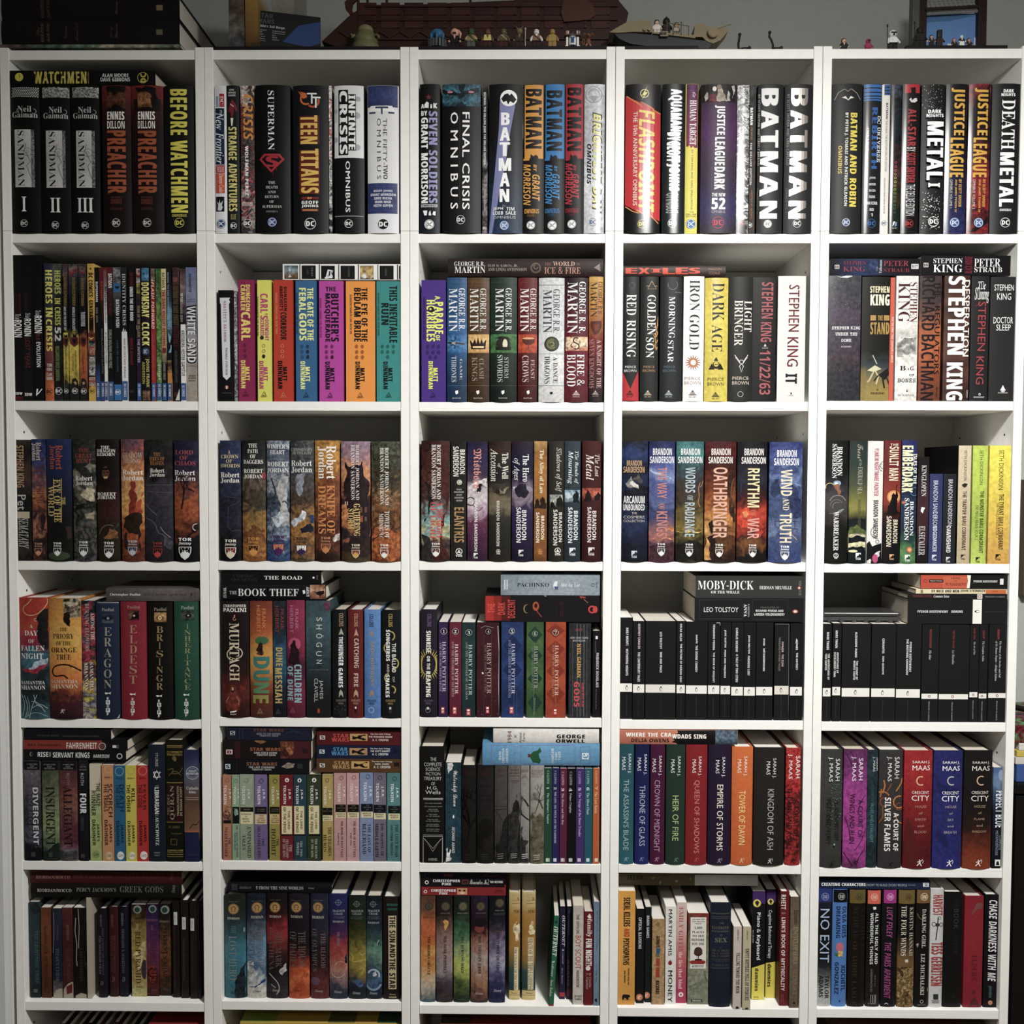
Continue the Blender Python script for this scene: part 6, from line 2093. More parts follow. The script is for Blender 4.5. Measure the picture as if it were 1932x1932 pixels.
EY d08a5a 152,228 157,228 156,241 151,241
Td 130 265 176 528 ccbfa0 c MURTAGH
EC 145 408 27.5 4.5 ccbfa0 90 270
EC 165 402 26 4.5 ccbfa0 -90 100
PY 6a241e 100,530 135,570 120,590 100,565
PY 6a241e 202,525 175,565 185,585 205,560
PY 7a3024 132,560 145,545 160,555 172,595 180,645 165,665 125,665 115,640 122,595
PY 1a1012 138,565 146,548 155,565 150,580 140,580
PD 146 564 5 c09880 8
PL 3 a87a60 130,600 116,620 116,630
PL 3 a87a60 165,600 176,620 172,638
MY e4e0d8 134,668 150,665 165,662 162,668 150,672 142,671 135,674
Mh 135 677 163 683 d0ccc4 b KNOPF
b 225 326 166 h g:7a3424,8a3c22,9a4420,a85222,b8742c,c8902f,c48a2c,b8742a,8a4422,6a3422,5a2c1e,4a2820:.07|rust to gold hardback with huge teal title lettering
Ad 278 200 295 292 c87a3c e FRANK
Ad 254 185 271 309 c87a3c e HERBERT
PD 278 345 31 3a6a44 18
PY 5a3420 272,352 280,358 284,410 250,408 265,375
PY 2a1c1a 250,390 272,350 282,370 280,412 272,411
Td 240 419 312 472 2f7a74 x D
Td 239 480 312 529 34786c x U
Td 238 536 310 585 55805a x N
Td 237 593 308 631 8a8a3c x E
ACE 270 651 27 a88a5c
b 330 388 166 q g:2a2f34,262c34,222a34,243444,28506e,2a6080,204a68,1e3044,1a222c,181c22,161a1e:.15|dark hardback with blue glow and pale gold vertical title
Ad 361 202 375 298 8a3a3a e FRANK
Ad 337 188 353 312 8a3a3a e HERBERT
PD 356 345 20 20344e 15
Td 339 378 370 464 b8a058 x DUNE
Td 336 471 369 632 b8a058 x MESSIAH
ACE 351 658 22 555
b 392 473 163 h g:8a2a4c,903050,8a2c4a,8a2a46,7a2440,4a1e30,5a2038,7a243e,6a2038,561c30:.08|crimson pink hardback with dark robed figure, pale blue title
Ad 429 202 443 295 c0708a e FRANK
Ad 404 186 419 311 c0708a e HERBERT
PD 425 362 29 b84a70
PY 2a1620 418,345 425,342 431,350 450,450 440,460 400,450 408,400
Td 425 454 458 628 8ab0b8 x CHILDREN
Td 393 462 419 619 8ab0b8 x OF DUNE
ACE 417 649 25 a05a74
b 479 590 165 q g:3a5058,445e66,384c54,28353b,202326,1c1c1e:.14|misty blue grey to black hardback, widely spaced pale title
Td 525 240 550 258 c8ccc4 n S
Td 523 274 550 294 c8ccc4 n H
Td 524 315 556 336 c8ccc4 n Ō
Td 524 354 550 376 c8ccc4 n G
Td 523 395 549 416 c8ccc4 n U
Td 525 434 550 452 c8ccc4 n N
Sh 495 476 580 482 777 n THE COMPLETE NOVEL
Ad 536 526 555 612 b8b8b4 n JAMES
Ad 515 518 532 626 b8b8b4 n CLAVELL
MD 535 661 6 a83a3a
MD 535 671 6 a83a3a
PY 6a3a54 555,180 590,170 590,215 565,200
b 598 662 206 h 17181a|black hardback with white angular vertical title and silver arrows
FLO X 600 630 660 692 24 3 444
Ad 628 221 648 281 a08a64 b COLLINS
EY a8a494 638,288 650,320 638,316 626,320
Td 628 328 646 360 ddd x THE
Td 626 364 648 460 ddd x HUNGER
Td 626 470 646 559 ddd x GAMES
EY a8a494 628,605 629,580 636,568 645,580 648,605 638,590
Mh 614 613 659 623 7a7464 b SCHOLASTIC
Mh 625 627 648 636 7a7464 b PRESS
b 670 737 206 h g:6a2424,601d1e:.06|dark red hardback with pale angular vertical title and arrows
Ad 697 223 714 282 c0906a b COLLINS
EY b89a80 706,290 717,326 706,320 696,326
Td 697 336 718 470 d0b8a8 b CATCHING
Td 696 495 715 556 d0b8a8 b FIRE
EY b89a80 695,605 697,580 705,568 714,580 716,605 705,590
Mh 683 613 726 623 b0806a b SCHOLASTIC
Mh 693 627 716 636 b0806a b PRESS
MR 698 643 710 676 3a1416
MR 700 646 708 656 d8d0c8
b 744 817 206 h g:5a8ac8,4c78b4:.08|bright blue hardback with bronze arrows and dark author name
Ad 766 225 785 284 24344e b COLLINS
EY a08468 776,296 786,328 776,322 767,328
Td 768 351 788 556 9a8a78 b MOCKINGJAY
EY a08468 767,605 769,580 776,569 785,580 787,605 776,590
Mh 756 615 798 625 2a3c58 b SCHOLASTIC
Mh 765 628 788 637 2a3c58 b PRESS
MO 775 662 13 2.5 a8bcd8
b 824 909 207 h 15181a|black hardback with golden snake curling round white title
EC 860 325 24 6 b09a50 -90 60
EC 855 380 25 6 b09a50 90 260
EC 874 450 27 6 b09a50 -70 90
EC 855 515 22 6 b09a50 90 270
EC 868 570 20 6 b09a50 -90 60
Ad 853 224 872 283 b09a50 b COLLINS
Td 869 358 887 490 dcdcd4 b THE BALLAD
Sd 872 510 882 535 a8a49c b OF
Td 842 296 860 439 e4e4dc x SONGBIRDS
Sd 846 452 857 490 c8c4bc b AND
Td 840 500 858 604 e4e4dc x SNAKES
Mh 841 614 885 624 a08c4c b SCHOLASTIC
Mh 851 628 874 637 a08c4c b PRESS
MR 855 645 869 676 333
MR 857 648 866 658 ccc
l 90 92 566 161 h 131214 d=160|black hardback with big white serif title, small sepia panel
Au 101 104 115 153 c0c0bc c ZUSAK
Sh 129 120 163 135 aaa c THE
Th 168 110 444 144 ddd r BOOK THIEF
MY ddd 462,118 472,115 475,131 465,134
Mu 479 102 493 146 ddd c KNOPF
PR 496 91 566 157 g:8a5a3c,c0947a,a87050,5a3424:.4:40
PY 241612 520,125 560,120 560,132 542,145 525,135
l 90 33 547 86 f 111011 d=130|black paperback lying topmost, dim author name, white spaced title
Ah 146 46 243 58 333 r CORMAC
Ah 134 62 257 76 333 r McCARTHY
Th 286 52 459 69 ddd c THE ROAD
MD 511 60 5 ddd
Mu 525 49 531 69 8a8a86 n VINTAGE
cell 3 2 770 1065 701 5
b 58 133 205 h g:26222e,201c28:.06|dark purple black hardback with golden sunburst behind white title
Ad 88 224 106 282 7a5a8a b COLLINS
E* 94 455 75 34 .5 b8a040
ED 95 455 31 221e2a 50
Td 83 301 104 401 e8e4d8 x SUNRISE
Td 86 416 101 478 e0dccc x ON THE
Td 82 485 103 602 e8e4d8 x REAPING
Mh 73 615 115 624 6a5878 b SCHOLASTIC
Mh 80 627 104 636 6a5878 b PRESS
MO 91 662 12 2 8a8a8a
MR 86 648 96 659 ccc
b 139 181 262 f g:3a2450,3f2858,3c2654,40285a,3a2450,36224c:.1|purple paperback numbered one, scuffed, small red plate
NR 148 291 178 317 221832
NO 163 304 15 2 b8b0c0
Nh 158 297 167 312 e4e0e8 c 1
Td 156 351 172 580 c8bcd0 r HARRY POTTER
Sd 143 355 153 579 a898b8 r AND THE SORCERER'S STONE
SCH 158 649 17 31 b02c38
b 189 242 262 f g:6a2034,722438,6c2036,74263a,681e34,601c30:.1|crimson paperback numbered two, small red plate at foot
NR 201 291 231 319 2c141c
NO 216 305 15 2 c0a8b0
Nh 210 298 221 313 e8e0e2 c 2
Td 213 362 228 590 d8c4c8 r HARRY POTTER
Sd 199 350 209 602 c0a0a8 r AND THE CHAMBER OF SECRETS
SCH 212 649 19 33 c0303a
b 245 306 264 f g:1f3438,24403f,203a3c,263f42,1e3638,1b3033:.1|dark teal paperback numbered three, small red plate at foot
NR 262 295 292 326 14201f
NO 277 310 15 2 a8b4b0
Nh 271 302 283 318 dce4e0 c 3
Td 276 365 292 596 bcc8c4 r HARRY POTTER
Sd 262 352 272 616 94a8a4 r AND THE PRISONER OF AZKABAN
SCH 275 657 19 31 c0303a
b 312 415 264 f g:3c1820,461c24,3e1820,4a2028,421a22,3a161e:.12|thick maroon paperback numbered four with cracked white edges
FLO X 320 590 415 695 16 2 8a7a78
XL 3.5 b8b0a8 409,280 415,400 413,550 416,690
XL 2.5 8a7c78 330,290 350,280 390,288
XL 1 6a4a4c 345,320 345,690
XL 1 6a4a4c 380,320 380,690
NR 352 293 378 317 1c1012
NO 365 305 13 2 a89090
Nh 361 299 370 312 d0c0c0 c 4
Td 359 357 379 588 b89a9a r HARRY POTTER
Sd 348 365 357 582 8a6a6c r AND THE GOBLET OF FIRE
EY e0dcd4 335,492 341,489 345,499 338,499
SCH 362 646 17 33 b02c38
b 425 525 262 f g:22386a,2a4478,1f3464,2c4880,223a6c,1e3260,243c6e:.12|blue paperback numbered five with diamond pattern
XY 1b2c58 475,320 520,370 475,420 431,370
XY 1b2c58 475,430 520,480 475,530 431,480
XY 1b2c58 475,540 520,590 475,640 431,590
XL 1 5a6a94 482,575 482,690
XL 1 5a6a94 495,575 495,690
NR 459 290 487 318 141c30
NO 473 304 14 2 b0b8c8
Nh 468 297 479 313 dce0e8 c 5
Td 471 360 487 590 b8c0d4 r HARRY POTTER
Sd 457 342 468 608 8a98b8 r AND THE ORDER OF THE PHOENIX
SCH 471 648 19 32 c0303a
b 539 616 262 f g:3a5a34,4a6a3c,3c5c34,4c6c3e,345430,3a5a34:.1|green paperback numbered six with dark diamond pattern
XY 1f4030 578,280 612,320 578,360 544,320
XY 1f4030 578,375 612,415 578,455 544,415
XY 1f4030 578,480 612,520 578,560 544,520
XY 1f4030 578,585 612,630 578,675 544,630
XL 1 8a9a84 575,350 572,690
NO 578 315 13 2 8a9a84
Nh 573 307 584 323 a8b4a0 c 6
Td 573 372 591 565 9aa890 r HARRY POTTER
Sd 562 375 571 562 7a8a70 r AND THE HALF-BLOOD PRINCE
Ad 573 608 580 685 7a8a70 r ROWLING
b 626 717 262 f g:a8401f,b04824,a03c1e,b24a26,a43e1f,9c3a1c:.1|orange red paperback numbered seven with diamond pattern
XY 8a2c18 672,270 715,300 672,335 631,300
XY 8a2c18 672,345 715,385 672,430 631,385
XY 8a2c18 672,440 715,485 672,530 631,485
XY 8a2c18 672,540 715,590 672,640 631,590
XL 1 c88060 672,350 672,650
NR 658 295 686 324 5a2014
NO 672 310 14 2 d8b8a0
Nh 667 302 678 318 f0e0d0 c 7
Td 668 368 685 598 d8b49c r HARRY POTTER
Sd 656 365 666 602 c08868 r AND THE DEATHLY HALLOWS
SCH 670 657 18 29 c8343a
b 731 831 268 f g:2a2c30,2e3034,303236,2c2e32:.2|worn grey paperback, cracked spine, yellow name, red boxy title
XL 1.5 8a8a8a 770,272 770,692
XL 1 999 785,272 783,692
XL 1.5 8a8a8a 802,272 800,692
XL 1 777 815,272 814,692
XL 1 777 750,350 750,692
Sh 760 290 795 303 8a3a40 o AG
Sh 739 330 820 338 aaa b NEW YORK TIMES
Sh 751 343 808 351 aaa b BESTSELLER
Ad 770 362 787 514 d0a04c b NEIL GAIMAN
Td 790 538 801 648 b0424a x AMERICAN
Td 755 534 781 649 c84a50 x GODS
b 840 874 302 f 131213 r=10|black paperback with small white vertical capitals
MR 854 326 864 340 ddd
Ad 856 403 868 560 ccc b FREDERICK DOUGLASS
Sd 852 350 858 400 777 n Narrative of the Life
Sd 854 568 860 660 777 n An American Slave
l 350 142 873 258 f g:161316,161316,181416,161316:.03 d=130|thick black paperback with red glowing left end, skull face
PR 352 143 475 255 161316
RR 352 143 390 256 b0241c
RR 390 143 425 256 8a2019
RR 425 143 465 256 521814
Tu 362 178 395 220 d84a3c b THE
Tu 409 173 442 229 d04038 b DARK
Tu 454 160 488 244 c83a34 b DESCENT
PD 540 202 15 8a7a50 20
PD 544 202 13 161316 18
PD 582 190 15 a84a28 21
PD 582 188 7 2a1412 10
PL 4 a83a28 585,210 608,239
PL 3 c0c0b8 620,142 630,145
PY b04038 780,145 810,148 808,155 788,156
PL 2.5 a87060 800,158 820,175
Sd 692 172 706 239 4a2226 n EDITED
Sd 670 172 682 235 3a2024 n D. G. H.
MO 838 205 18 7 c83a34
MD 852 205 11 c83a34 16
l 422 49 874 134 f g:8a98a4,96a4ae,8e9ca8,7c8a96:.1 d=130|grey blue paperback with dark serif title, white figure
MR 437 69 444 114 c0c8cc
MR 448 69 454 114 c0c8cc
Th 497 84 642 101 20262c r PACHINKO
EY d8dce0 660,95 670,75 682,78 678,95 685,110 665,112
EY 5a5a8a 665,100 684,100 684,114 668,114
Ah 696 86 781 102 dce0e4 i Min Jin Lee
MO 841 93 8 2 4a545c
Mu 855 79 864 108 5a646c n GRAND CENTRAL
cell 3 3 1155 1065 712 5
b 32 91 242 f 161618 r=9|black paperback, white band, taller than its neighbours
Td 63 288 74 370 ddd b EMILY BRONTË
Td 62 384 73 506 ddd b WUTHERING HEIGHTS
PEN 34 542 91 580 e6e3dc 66 561 21 598 688 444
b 93 146 258 f 161618|black paperback, white band, second beside the taller one
Td 118 270 128 385 d8c8c8 b GEOFFREY CHAUCER
Td 116 399 127 534 ddd b THE CANTERBURY TALES
PEN 93 546 146 584 e6e3dc 120 565 21 600 690 4a3034
b 150 287 258 f 181819|widest black paperback with white band in the row
Td 217 308 227 385 ddd b LEO TOLSTOY
Td 217 398 227 492 ddd b WAR AND PEACE
PEN 150 547 287 584 dcd9d0 222 566 22 598 690 333
b 291 331 258 f 161618|slim black paperback with white band and tightly set title
Td 309 270 318 350 ddd b OSCAR WILDE
Td 309 361 318 538 ddd b THE PICTURE OF DORIAN GRAY
PEN 291 549 331 586 e6e3dc 313 568 20 600 692 444
b 334 431 260 f 171719|wide black paperback with white band, short white lettering
Td 381 321 389 360 ddd b DANTE
Td 379 369 389 491 ddd b THE DIVINE COMEDY
PEN 334 551 431 589 e6e3dc 383 570 21 602 692 444
b 434 488 262 f 161618|black paperback with white band and long white lettering
Td 459 274 468 390 ddd b FERNANDO PESSOA
Td 457 401 467 538 dcd0d0 b THE BOOK OF DISQUIET
PEN 434 551 488 590 e6e3dc 461 570 21 602 695 444
XL 2.5 ccc 475,266 492,266 492,278
b 491 537 263 f 161618|narrow black paperback, white band, beside chipped top corner
Td 510 298 520 378 ddd b JANE AUSTEN
Td 508 389 518 516 ddd b PRIDE AND PREJUDICE
PEN 491 553 537 591 e6e3dc 513 572 20 605 698 444
b 540 595 264 f 161618|black paperback with white band, curled white top corner
Td 563 289 573 398 ddd b CHARLES DICKENS
Td 563 409 573 536 ddd b A TALE OF TWO CITIES
PEN 540 558 595 597 e6e3dc 567 577 21 610 700 444
b 597 650 264 f 161618|black paperback with white band and short middle lettering
Td 618 322 628 406 ddd b JOHN MILTON
Td 617 416 627 506 ddd b PARADISE LOST
PEN 597 559 650 598 e6e3dc 623 579 21 612 702 444
b 653 729 264 f 161618|wider black paperback, white band, small centred lettering
Td 688 337 696 370 ddd b OVID
Td 687 383 696 486 ddd b METAMORPHOSES
PEN 653 558 729 596 e6e3dc 692 577 22 610 700 444
b 736 803 269 f 1a1a1b|black paperback with white edge wear and two lettering lines
Td 772 352 781 400 c8b0b0 b HOMER
Td 772 410 781 465 c8b0b0 b THE ILIAD
Ad 758 331 767 484 8a8a88 n TRANSLATED BY ROBERT FAGLES
PEN 736 553 803 592 dcd6c8 769 572 22 598 695 444
XL 1.5 8a8a88 805,272 803,700
XL 1.5 8a8a88 738,272 804,272
b 807 864 270 f 161618|black paperback with white band against the right panel
Td 837 345 846 390 ddd b HOMER
Td 837 402 846 481 ddd b THE ODYSSEY
PEN 808 558 864 597 e6e3dc 840 578 21 612 702 444
EY ccc 839,336 844,345 835,360
l 375 156 873 258 f 1b1b1d d=150|black paperback with thin framed panels and red oval mark
XL 1.5 444 398,161 592,161 592,248 398,248 398,161
Ah 418 195 575 217 ddd n LEO TOLSTOY
Td 600 180 614 238 ddd c ANNA
Td 618 180 626 240 aaa c KARENINA
XL 1.5 444 640,161 800,161 800,250 640,250 640,161
Sh 674 192 762 200 6a6a68 n TRANSLATED BY
Sh 654 206 780 216 ddd b RICHARD PEVEAR AND
Sh 647 222 786 233 ddd b LARISSA VOLOKHONSKY
MD 834 214 13 b05a44 9
MD 834 214 7 dcd4cc 5.5
l 380 54 873 149 f 353534 d=150|dark grey paperback lying topmost with big white serif title
Th 390 74 645 114 eee r MOBY-DICK
Sh 450 120 580 132 ddd c OR THE WHALE
Ah 671 98 818 113 ddd c HERMAN MELVILLE
MD 852 107 11 8a3c30 7.5
MD 852 107 4.5 dcd4cc 5
Mu 850 75 861 98 8a8a88 n PENGUIN
Mu 850 116 861 140 8a8a88 n DELUXE
cell 3 4 1532 1065 720 5
b 46 84 270 f 19191a|narrow black paperback with white band against the left panel
Td 67 309 78 388 ddd b MARK TWAIN
Td 71 406 80 525 ddd b THE ADVENTURES OF
Td 59 406 68 482 ddd b TOM SAWYER
PEN 46 563 84 601 e6e3dc 67 582 21 618 708 444
b 89 128 268 f 19191a|narrow black paperback, white band, slightly taller of the pair
Td 107 301 117 380 ddd b MARK TWAIN
Td 112 400 121 495 ddd b ADVENTURES OF
Td 99 400 108 512 ddd b HUCKLEBERRY FINN
PEN 89 558 128 596 e6e3dc 108 575 21 612 702 444
b 132 261 270 f 1b1b1c|very wide black paperback, white band, three part lettering
Td 196 308 206 424 ddd b ALEXANDRE DUMAS
Td 200 439 209 525 ddd b THE COUNT OF
Td 188 439 197 525 ddd b MONTE CRISTO
PEN 132 563 261 602 e6e3dc 197 582 22 618 708 444
b 266 376 271 f 1b1b1c|wide black paperback, white band, single line lettering
Td 320 337 330 405 ddd b CERVANTES
Td 318 418 328 501 ddd b DON QUIXOTE
PEN 266 565 376 603 e6e3dc 321 584 22 620 710 444
b 379 491 271 f 1b1b1c|wide black paperback, white band, two line lettering
Td 443 353 453 490 ddd b FYODOR DOSTOYEVSKY
Td 429 340 439 504 ddd b THE BROTHERS KARAMAZOV
PEN 379 568 491 607 e6e3dc 436 587 22 622 712 444
b 495 571 274 f 1b1b1c|black paperback, narrow white band, red author lettering
Ad 535 296 545 381 9a3a3c b DOSTOYEVSKY
Td 533 391 543 434 ccc i The Idiot
RR 495 589 571 612 e6e3dc
MO 534 600 6 2.5 8a3a30
Sd 529 624 535 712 aaa n PENGUIN CLASSICS
b 574 710 276 f 1b1b1c|very wide black paperback, narrow white band, red author lettering
Ad 641 300 650 381 8a3436 b VICTOR HUGO
Td 638 390 649 455 b8b8b4 i Les Miserables
RR 574 591 710 614 e6e3dc
MO 640 602 6.5 2.5 8a3a30
Sd 634 628 640 712 aaa n PENGUIN CLASSICS
b 713 753 276 f 1b1b1c|slimmest black paperback, narrow white band, red author lettering
Ad 736 291 745 340 8a3436 b SUN-TZU
Td 734 352 744 412 c0c0bc i The Art of War
RR 713 582 753 605 e6e3dc
MO 734 594 5.5 2.5 8a3a30
Sd 730 620 735 704 aaa n PENGUIN CLASSICS
b 756 794 274 f 1b1b1c|slim black paperback, narrow white band, red lettered author
Ad 778 299 787 340 8a3436 b AESOP
Td 773 349 785 442 c0c0bc i The Complete Fables
RR 756 588 794 610 e6e3dc
MO 774 599 5.5 2.5 8a3a30
Sd 771 624 776 712 aaa n PENGUIN CLASSICS
b 799 882 274 f 1b1b1c|black paperback, narrow white band, two italic title lines
Ad 845 295 854 341 a83a3c b GIBBON
Td 850 349 861 515 ccc i The History of the Decline and Fall
Td 832 349 844 530 ccc i of the Roman Empire - Abridged Edition
RR 799 586 882 608 e6e3dc
MO 843 598 6.5 2.5 8a3a30
Sd 838 621 844 710 aaa n PENGUIN CLASSICS
l 436 159 892 270 f 1c1c1d d=145|thick black paperback lying flat with white upright band
Ah 481 209 620 220 ddd b FYODOR DOSTOYEVSKY
Th 635 209 687 220 ddd b DEMONS
RR 732 160 773 270 e6e3dc
MD 754 214 11 1a1a1a 6.5
MD 756 214 8.5 e6e3dc 4.5
MD 744 214 3.5 1a1a1a
Sh 788 213 882 218 444 n PENGUIN CLASSICS
l 436 135 890 156 f 1c1c1d d=140|thin black paperback lying flat with pale square mark
Ah 458 138 545 149 7a3430 b THOMAS PAINE
Th 554 138 625 151 ddd i Common Sense
RR 753 136 776 156 d8d0c8
MD 764 146 8 9a4030 6
MD 764 146 4.5 d8d0c8 3.5
Sh 790 144 878 150 999 n PENGUIN CLASSICS
l 473 113 888 133 f d8cba4 d=130|thin cream paperback lying flat with orange right end
MR 495 115 506 131 8a7a5a
Th 544 115 670 127 1c1814 x OF MICE AND MEN
Ah 676 115 790 127 2a241c x JOHN STEINBECK
RR 792 115 884 133 c86428
Sh 822 119 845 125 7a2a18 b Bantam
l 494 48 892 110 f 191818 d=120|worn orange red and black paperback lying topmost
RR 495 48 712 109 c0482e
RR 595 55 708 109 c85a38
RY e8e0d4 707,49 724,49 718,108 705,108 710,75
MO 516 75 8 2 6a1c14
MR 533 68 598 82 3a2420
Mh 538 71 593 79 c0b0a8 b Signet Classic
Th 632 57 676 67 6a2418 r CRIME
Th 645 72 661 78 6a2418 r AND
Th 607 84 700 97 6a2418 r PUNISHMENT
Ah 736 72 845 82 ddd b FYODOR DOSTOYEVSKY
MR 856 65 872 92 ddd
cell 4 0 0 1355 655 4
b 114 189 194 q g:5a545c,6a626c,5c5660,4e4a54,3e3c46,34343e,2a2c36,4a5260,1c2028,22262e:.25|thick grey stormy paperback with silver title, black cap
RR 108 194 188 235 151417
Sh 123 206 171 212 8a8a88 b #1 NEW YORK
Sh 138 215 156 221 8a8a88 b TIMES
Sh 126 223 170 229 8a8a88 b BESTSELLER
Ad 142 250 152 300 8a868c n ROTH
Td 152 315 176 575 ccc b DIVERGENT
Td 131 320 150 570 5c5a62 b DIVERGENT
PY 14161a 115,598 122,580 128,595 138,575 145,598 155,582 165,598 175,585 190,600 190,642 115,642
MR 144 609 163 629 444
b 198 273 195 q g:3a4234,4a5440,5c664c,6c7656,7a8460,84905f,8a9668,6a7a58,3a4a40,2a3630:.18|thick green hazy paperback with dark title and black cap
RR 192 195 267 236 151517
Sh 199 208 254 214 8a8a88 b #1 NEW YORK
Sh 215 217 238 223 8a8a88 b TIMES
Sh 203 225 251 231 8a8a88 b BESTSELLER
Ad 220 252 230 305 4a5440 n ROTH
Td 210 311 252 582 1e2620 c INSURGENT
PY 1e2a24 198,610 220,600 250,575 273,565 273,646 198,646
MR 223 611 241 631 3a4a40
b 276 355 195 q g:4a2e34,5a3438,6a3a3c,7a4440,8a5c48,7a4a48,6a3640,5a2e3c,7a5a64,5a5a5c:.18|thick rosy smoky paperback with dark title and black cap
RR 275 195 351 236 17151a
Sh 286 208 337 214 8a8a88 b #1 NEW YORK
Sh 301 217 322 223 8a8a88 b TIMES
Sh 290 225 334 231 8a8a88 b BESTSELLER
Ad 304 250 318 302 9a7a7c n ROTH
Td 291 310 331 584 2a1618 c ALLEGIANT
PR 278 598 354 642 g:6a6a6c,3a3a3c,5a585a:.6
b 364 404 192 q g:242226,1c1b1f,19181c,1b1c24,1a1b22,17181c:.08|black paperback with white title and tiny upper caption
Sh 371 212 385 216 6a6a6c b #1
Sh 364 219 393 224 8a8a88 b NEW YORK
Sh 362 232 394 237 8a8a88 b BESTSELLER
Ad 368 250 382 305 c0c0c4 n ROTH
Td 365 343 394 434 ddd x FOUR
Sd 369 448 383 511 5a5c68 n A DIVERGENT COLLECTION
MR 370 618 388 636 444
b 413 463 210 f g:c4b898,bcb494,a8b078,a4b46a,a2b468,9eb064:.08|peeling pale green paperback with torn cream top
RY cdc2a8 409,212 461,212 452,280 440,320 425,350 413,370
Td 438 295 457 400 35402a b THE MAZE
Td 417 330 436 445 35402a b RUNNER
Ad 440 480 454 562 2c3424 b JAMES
Ad 421 462 436 580 2c3424 b DASHNER
MD 439 620 16 8a9a58 17
Mh 428 611 451 632 2a2c1e i Carey
b 469 521 214 f c88c5a|light orange paperback with brown stacked title
MO 493 235 17 2.5 d8a878
Sh 478 266 509 274 5a3020 b BOOK 2
Td 494 299 513 450 4a2c1c b SCORCH
Td 473 299 492 425 4a2c1c b THE TRIALS
Ad 496 480 511 565 3a2418 b JAMES
Ad 477 464 492 580 3a2418 b DASHNER
MD 497 626 16 d8b48c 19
Mh 484 616 510 636 2c2018 i Carey
b 524 573 216 f 22648c|blue paperback with dark stacked title
MO 544 242 21 4 6a9cb8
Sh 530 270 561 278 183c58 b BOOK 3
Td 546 302 565 425 163650 b DEATH
Td 528 302 545 408 163650 b THE CURE
Ad 548 482 563 569 122c40 b JAMES
Ad 530 468 545 582 122c40 b DASHNER
MD 550 626 16 ddd 19
Mh 537 616 563 636 222 i Carey
b 576 625 216 f c8bc34|yellow paperback with dark stacked title
MO 596 240 17 2.5 b0a840
Sh 581 270 611 278 4a4418 b BOOK 4
Td 599 320 615 385 2e2a18 b KILL
Td 577 302 594 429 2e2a18 b THE ORDER
Ad 600 485 614 566 2a2618 b JAMES
Ad 582 468 595 582 2a2618 b DASHNER
MD 602 626 15 e0dcc8 18
Mh 590 616 615 636 222 i Carey
b 627 678 216 f b82824|red paperback with dark stacked title
MO 650 240 21 4 d86a5c
Sh 635 269 665 277 4a1412 b BOOK 5
Td 652 302 666 420 5a1a18 b FEVER
Td 629 302 648 408 5a1a18 b THE CODE
Ad 654 484 668 565 2c1412 b JAMES
Ad 635 468 649 582 2c1412 b DASHNER
MD 656 625 16.5 e4dcd8 19
Mh 643 615 669 635 222 i Carey
b 681 757 122 q g:1e2434,1b2230:.05|dark navy paperback with white star and white vertical title
Ad 708 159 721 220 a8acb4 n ITURBE
EL 4 ddd 700,245 731,245 715,278 700,245
EL 4 ddd 700,268 731,268 715,238 700,268
Td 706 315 725 435 ddd b LIBRARIAN
Sd 707 304 724 313 9a9ca4 n THE
Sd 708 438 722 446 9a9ca4 n OF
Td 710 449 725 578 ddd r AUSCHWITZ
Mh 703 609 732 615 8a8c94 b HENRY
Mh 705 620 729 627 8a8c94 b HOLT
b 760 837 100 q g:17170f,13150d:.08|dark green hardback with gold bands and maroon title label
RR 760 123 837 128 8a7434
RR 760 132 837 134 8a7434
PR 761 150 836 170 g:8a7434,3a3218,7a6830:.8:110
PY 8a7434 788,170 800,175 805,190 795,196 785,185
PL 3 6a5c30 765,235 795,225 780,255 820,250 832,225
PL 3 6a5c30 770,260 800,235 825,260
RR 760 291 837 295 8a7434
RR 760 298 837 470 2e1216
RR 760 471 837 474 8a7434
Tu 776 306 798 462 9a8a70 r QURAN
Su 762 345 774 440 8a7c64 r THE HOLY
Su 807 309 817 445 a0906c b TRANSLITERATION
Su 821 312 831 444 a0906c b IN ROMAN SCRIPT
Sh 770 488 820 500 6a6040 r Dr. Abdullah
Sh 780 520 830 528 6a6040 r Translator
ML 2.5 7a6430 780,550 807,550 807,575 780,575 780,550
PR 763 598 836 612 g:8a7434,3a3218,7a6830:.8:110
RR 762 618 837 621 8a7434
RR 762 628 837 631 7a6630
b 842 909 145 q g:26284a,2e3258,4a5070,5a5c6a,5a4a44,5a4030,6a4c38,74543c,7a5a40,20264a,1e2444,1c2240:.06|navy hardback with round white seal and brown landscape
RR 842 519 916 645 1e2446
RR 842 511 916 519 a85c38
MO 878 249 30 2.5 b8bcc8
MO 878 249 22 1.5 9a9eac
Sh 861 236 895 245 c8ccd4 b GREAT
Sh 850 248 906 257 c8ccd4 b ADVENTURE
Th 850 311 906 325 c0c0c0 c Catholic
Th 861 330 894 342 c0c0c0 c Bible
RR 847 360 908 362 c0a890
RR 847 369 908 371 c0a890
PL 3.5 241c18 865,502 880,480 895,488 910,462
Mh 850 617 906 625 3c4464 n ASCENSION
l 107 146 574 190 f 151517 d=135|black paperback lying flat with white condensed title
MD 142 164 7 8a8a88 10
MD 144 164 4 151517 8
Th 172 154 220 176 ddd b RISE
Th 223 155 233 176 aaa b OF
Th 241 156 409 180 ddd b SERVANT KINGS
Ah 425 165 499 181 ccc o HARRISON
MO 545 173 13 4 ccc
l 108 100 581 142 f 151315 d=150|red and black paperback lying flat with white ringed numeral
RR 108 100 465 142 8a342c
Ah 128 118 278 127 4a1a18 x RAY BRADBURY
Th 303 111 442 139 d8ccc4 b FAHRENHEIT
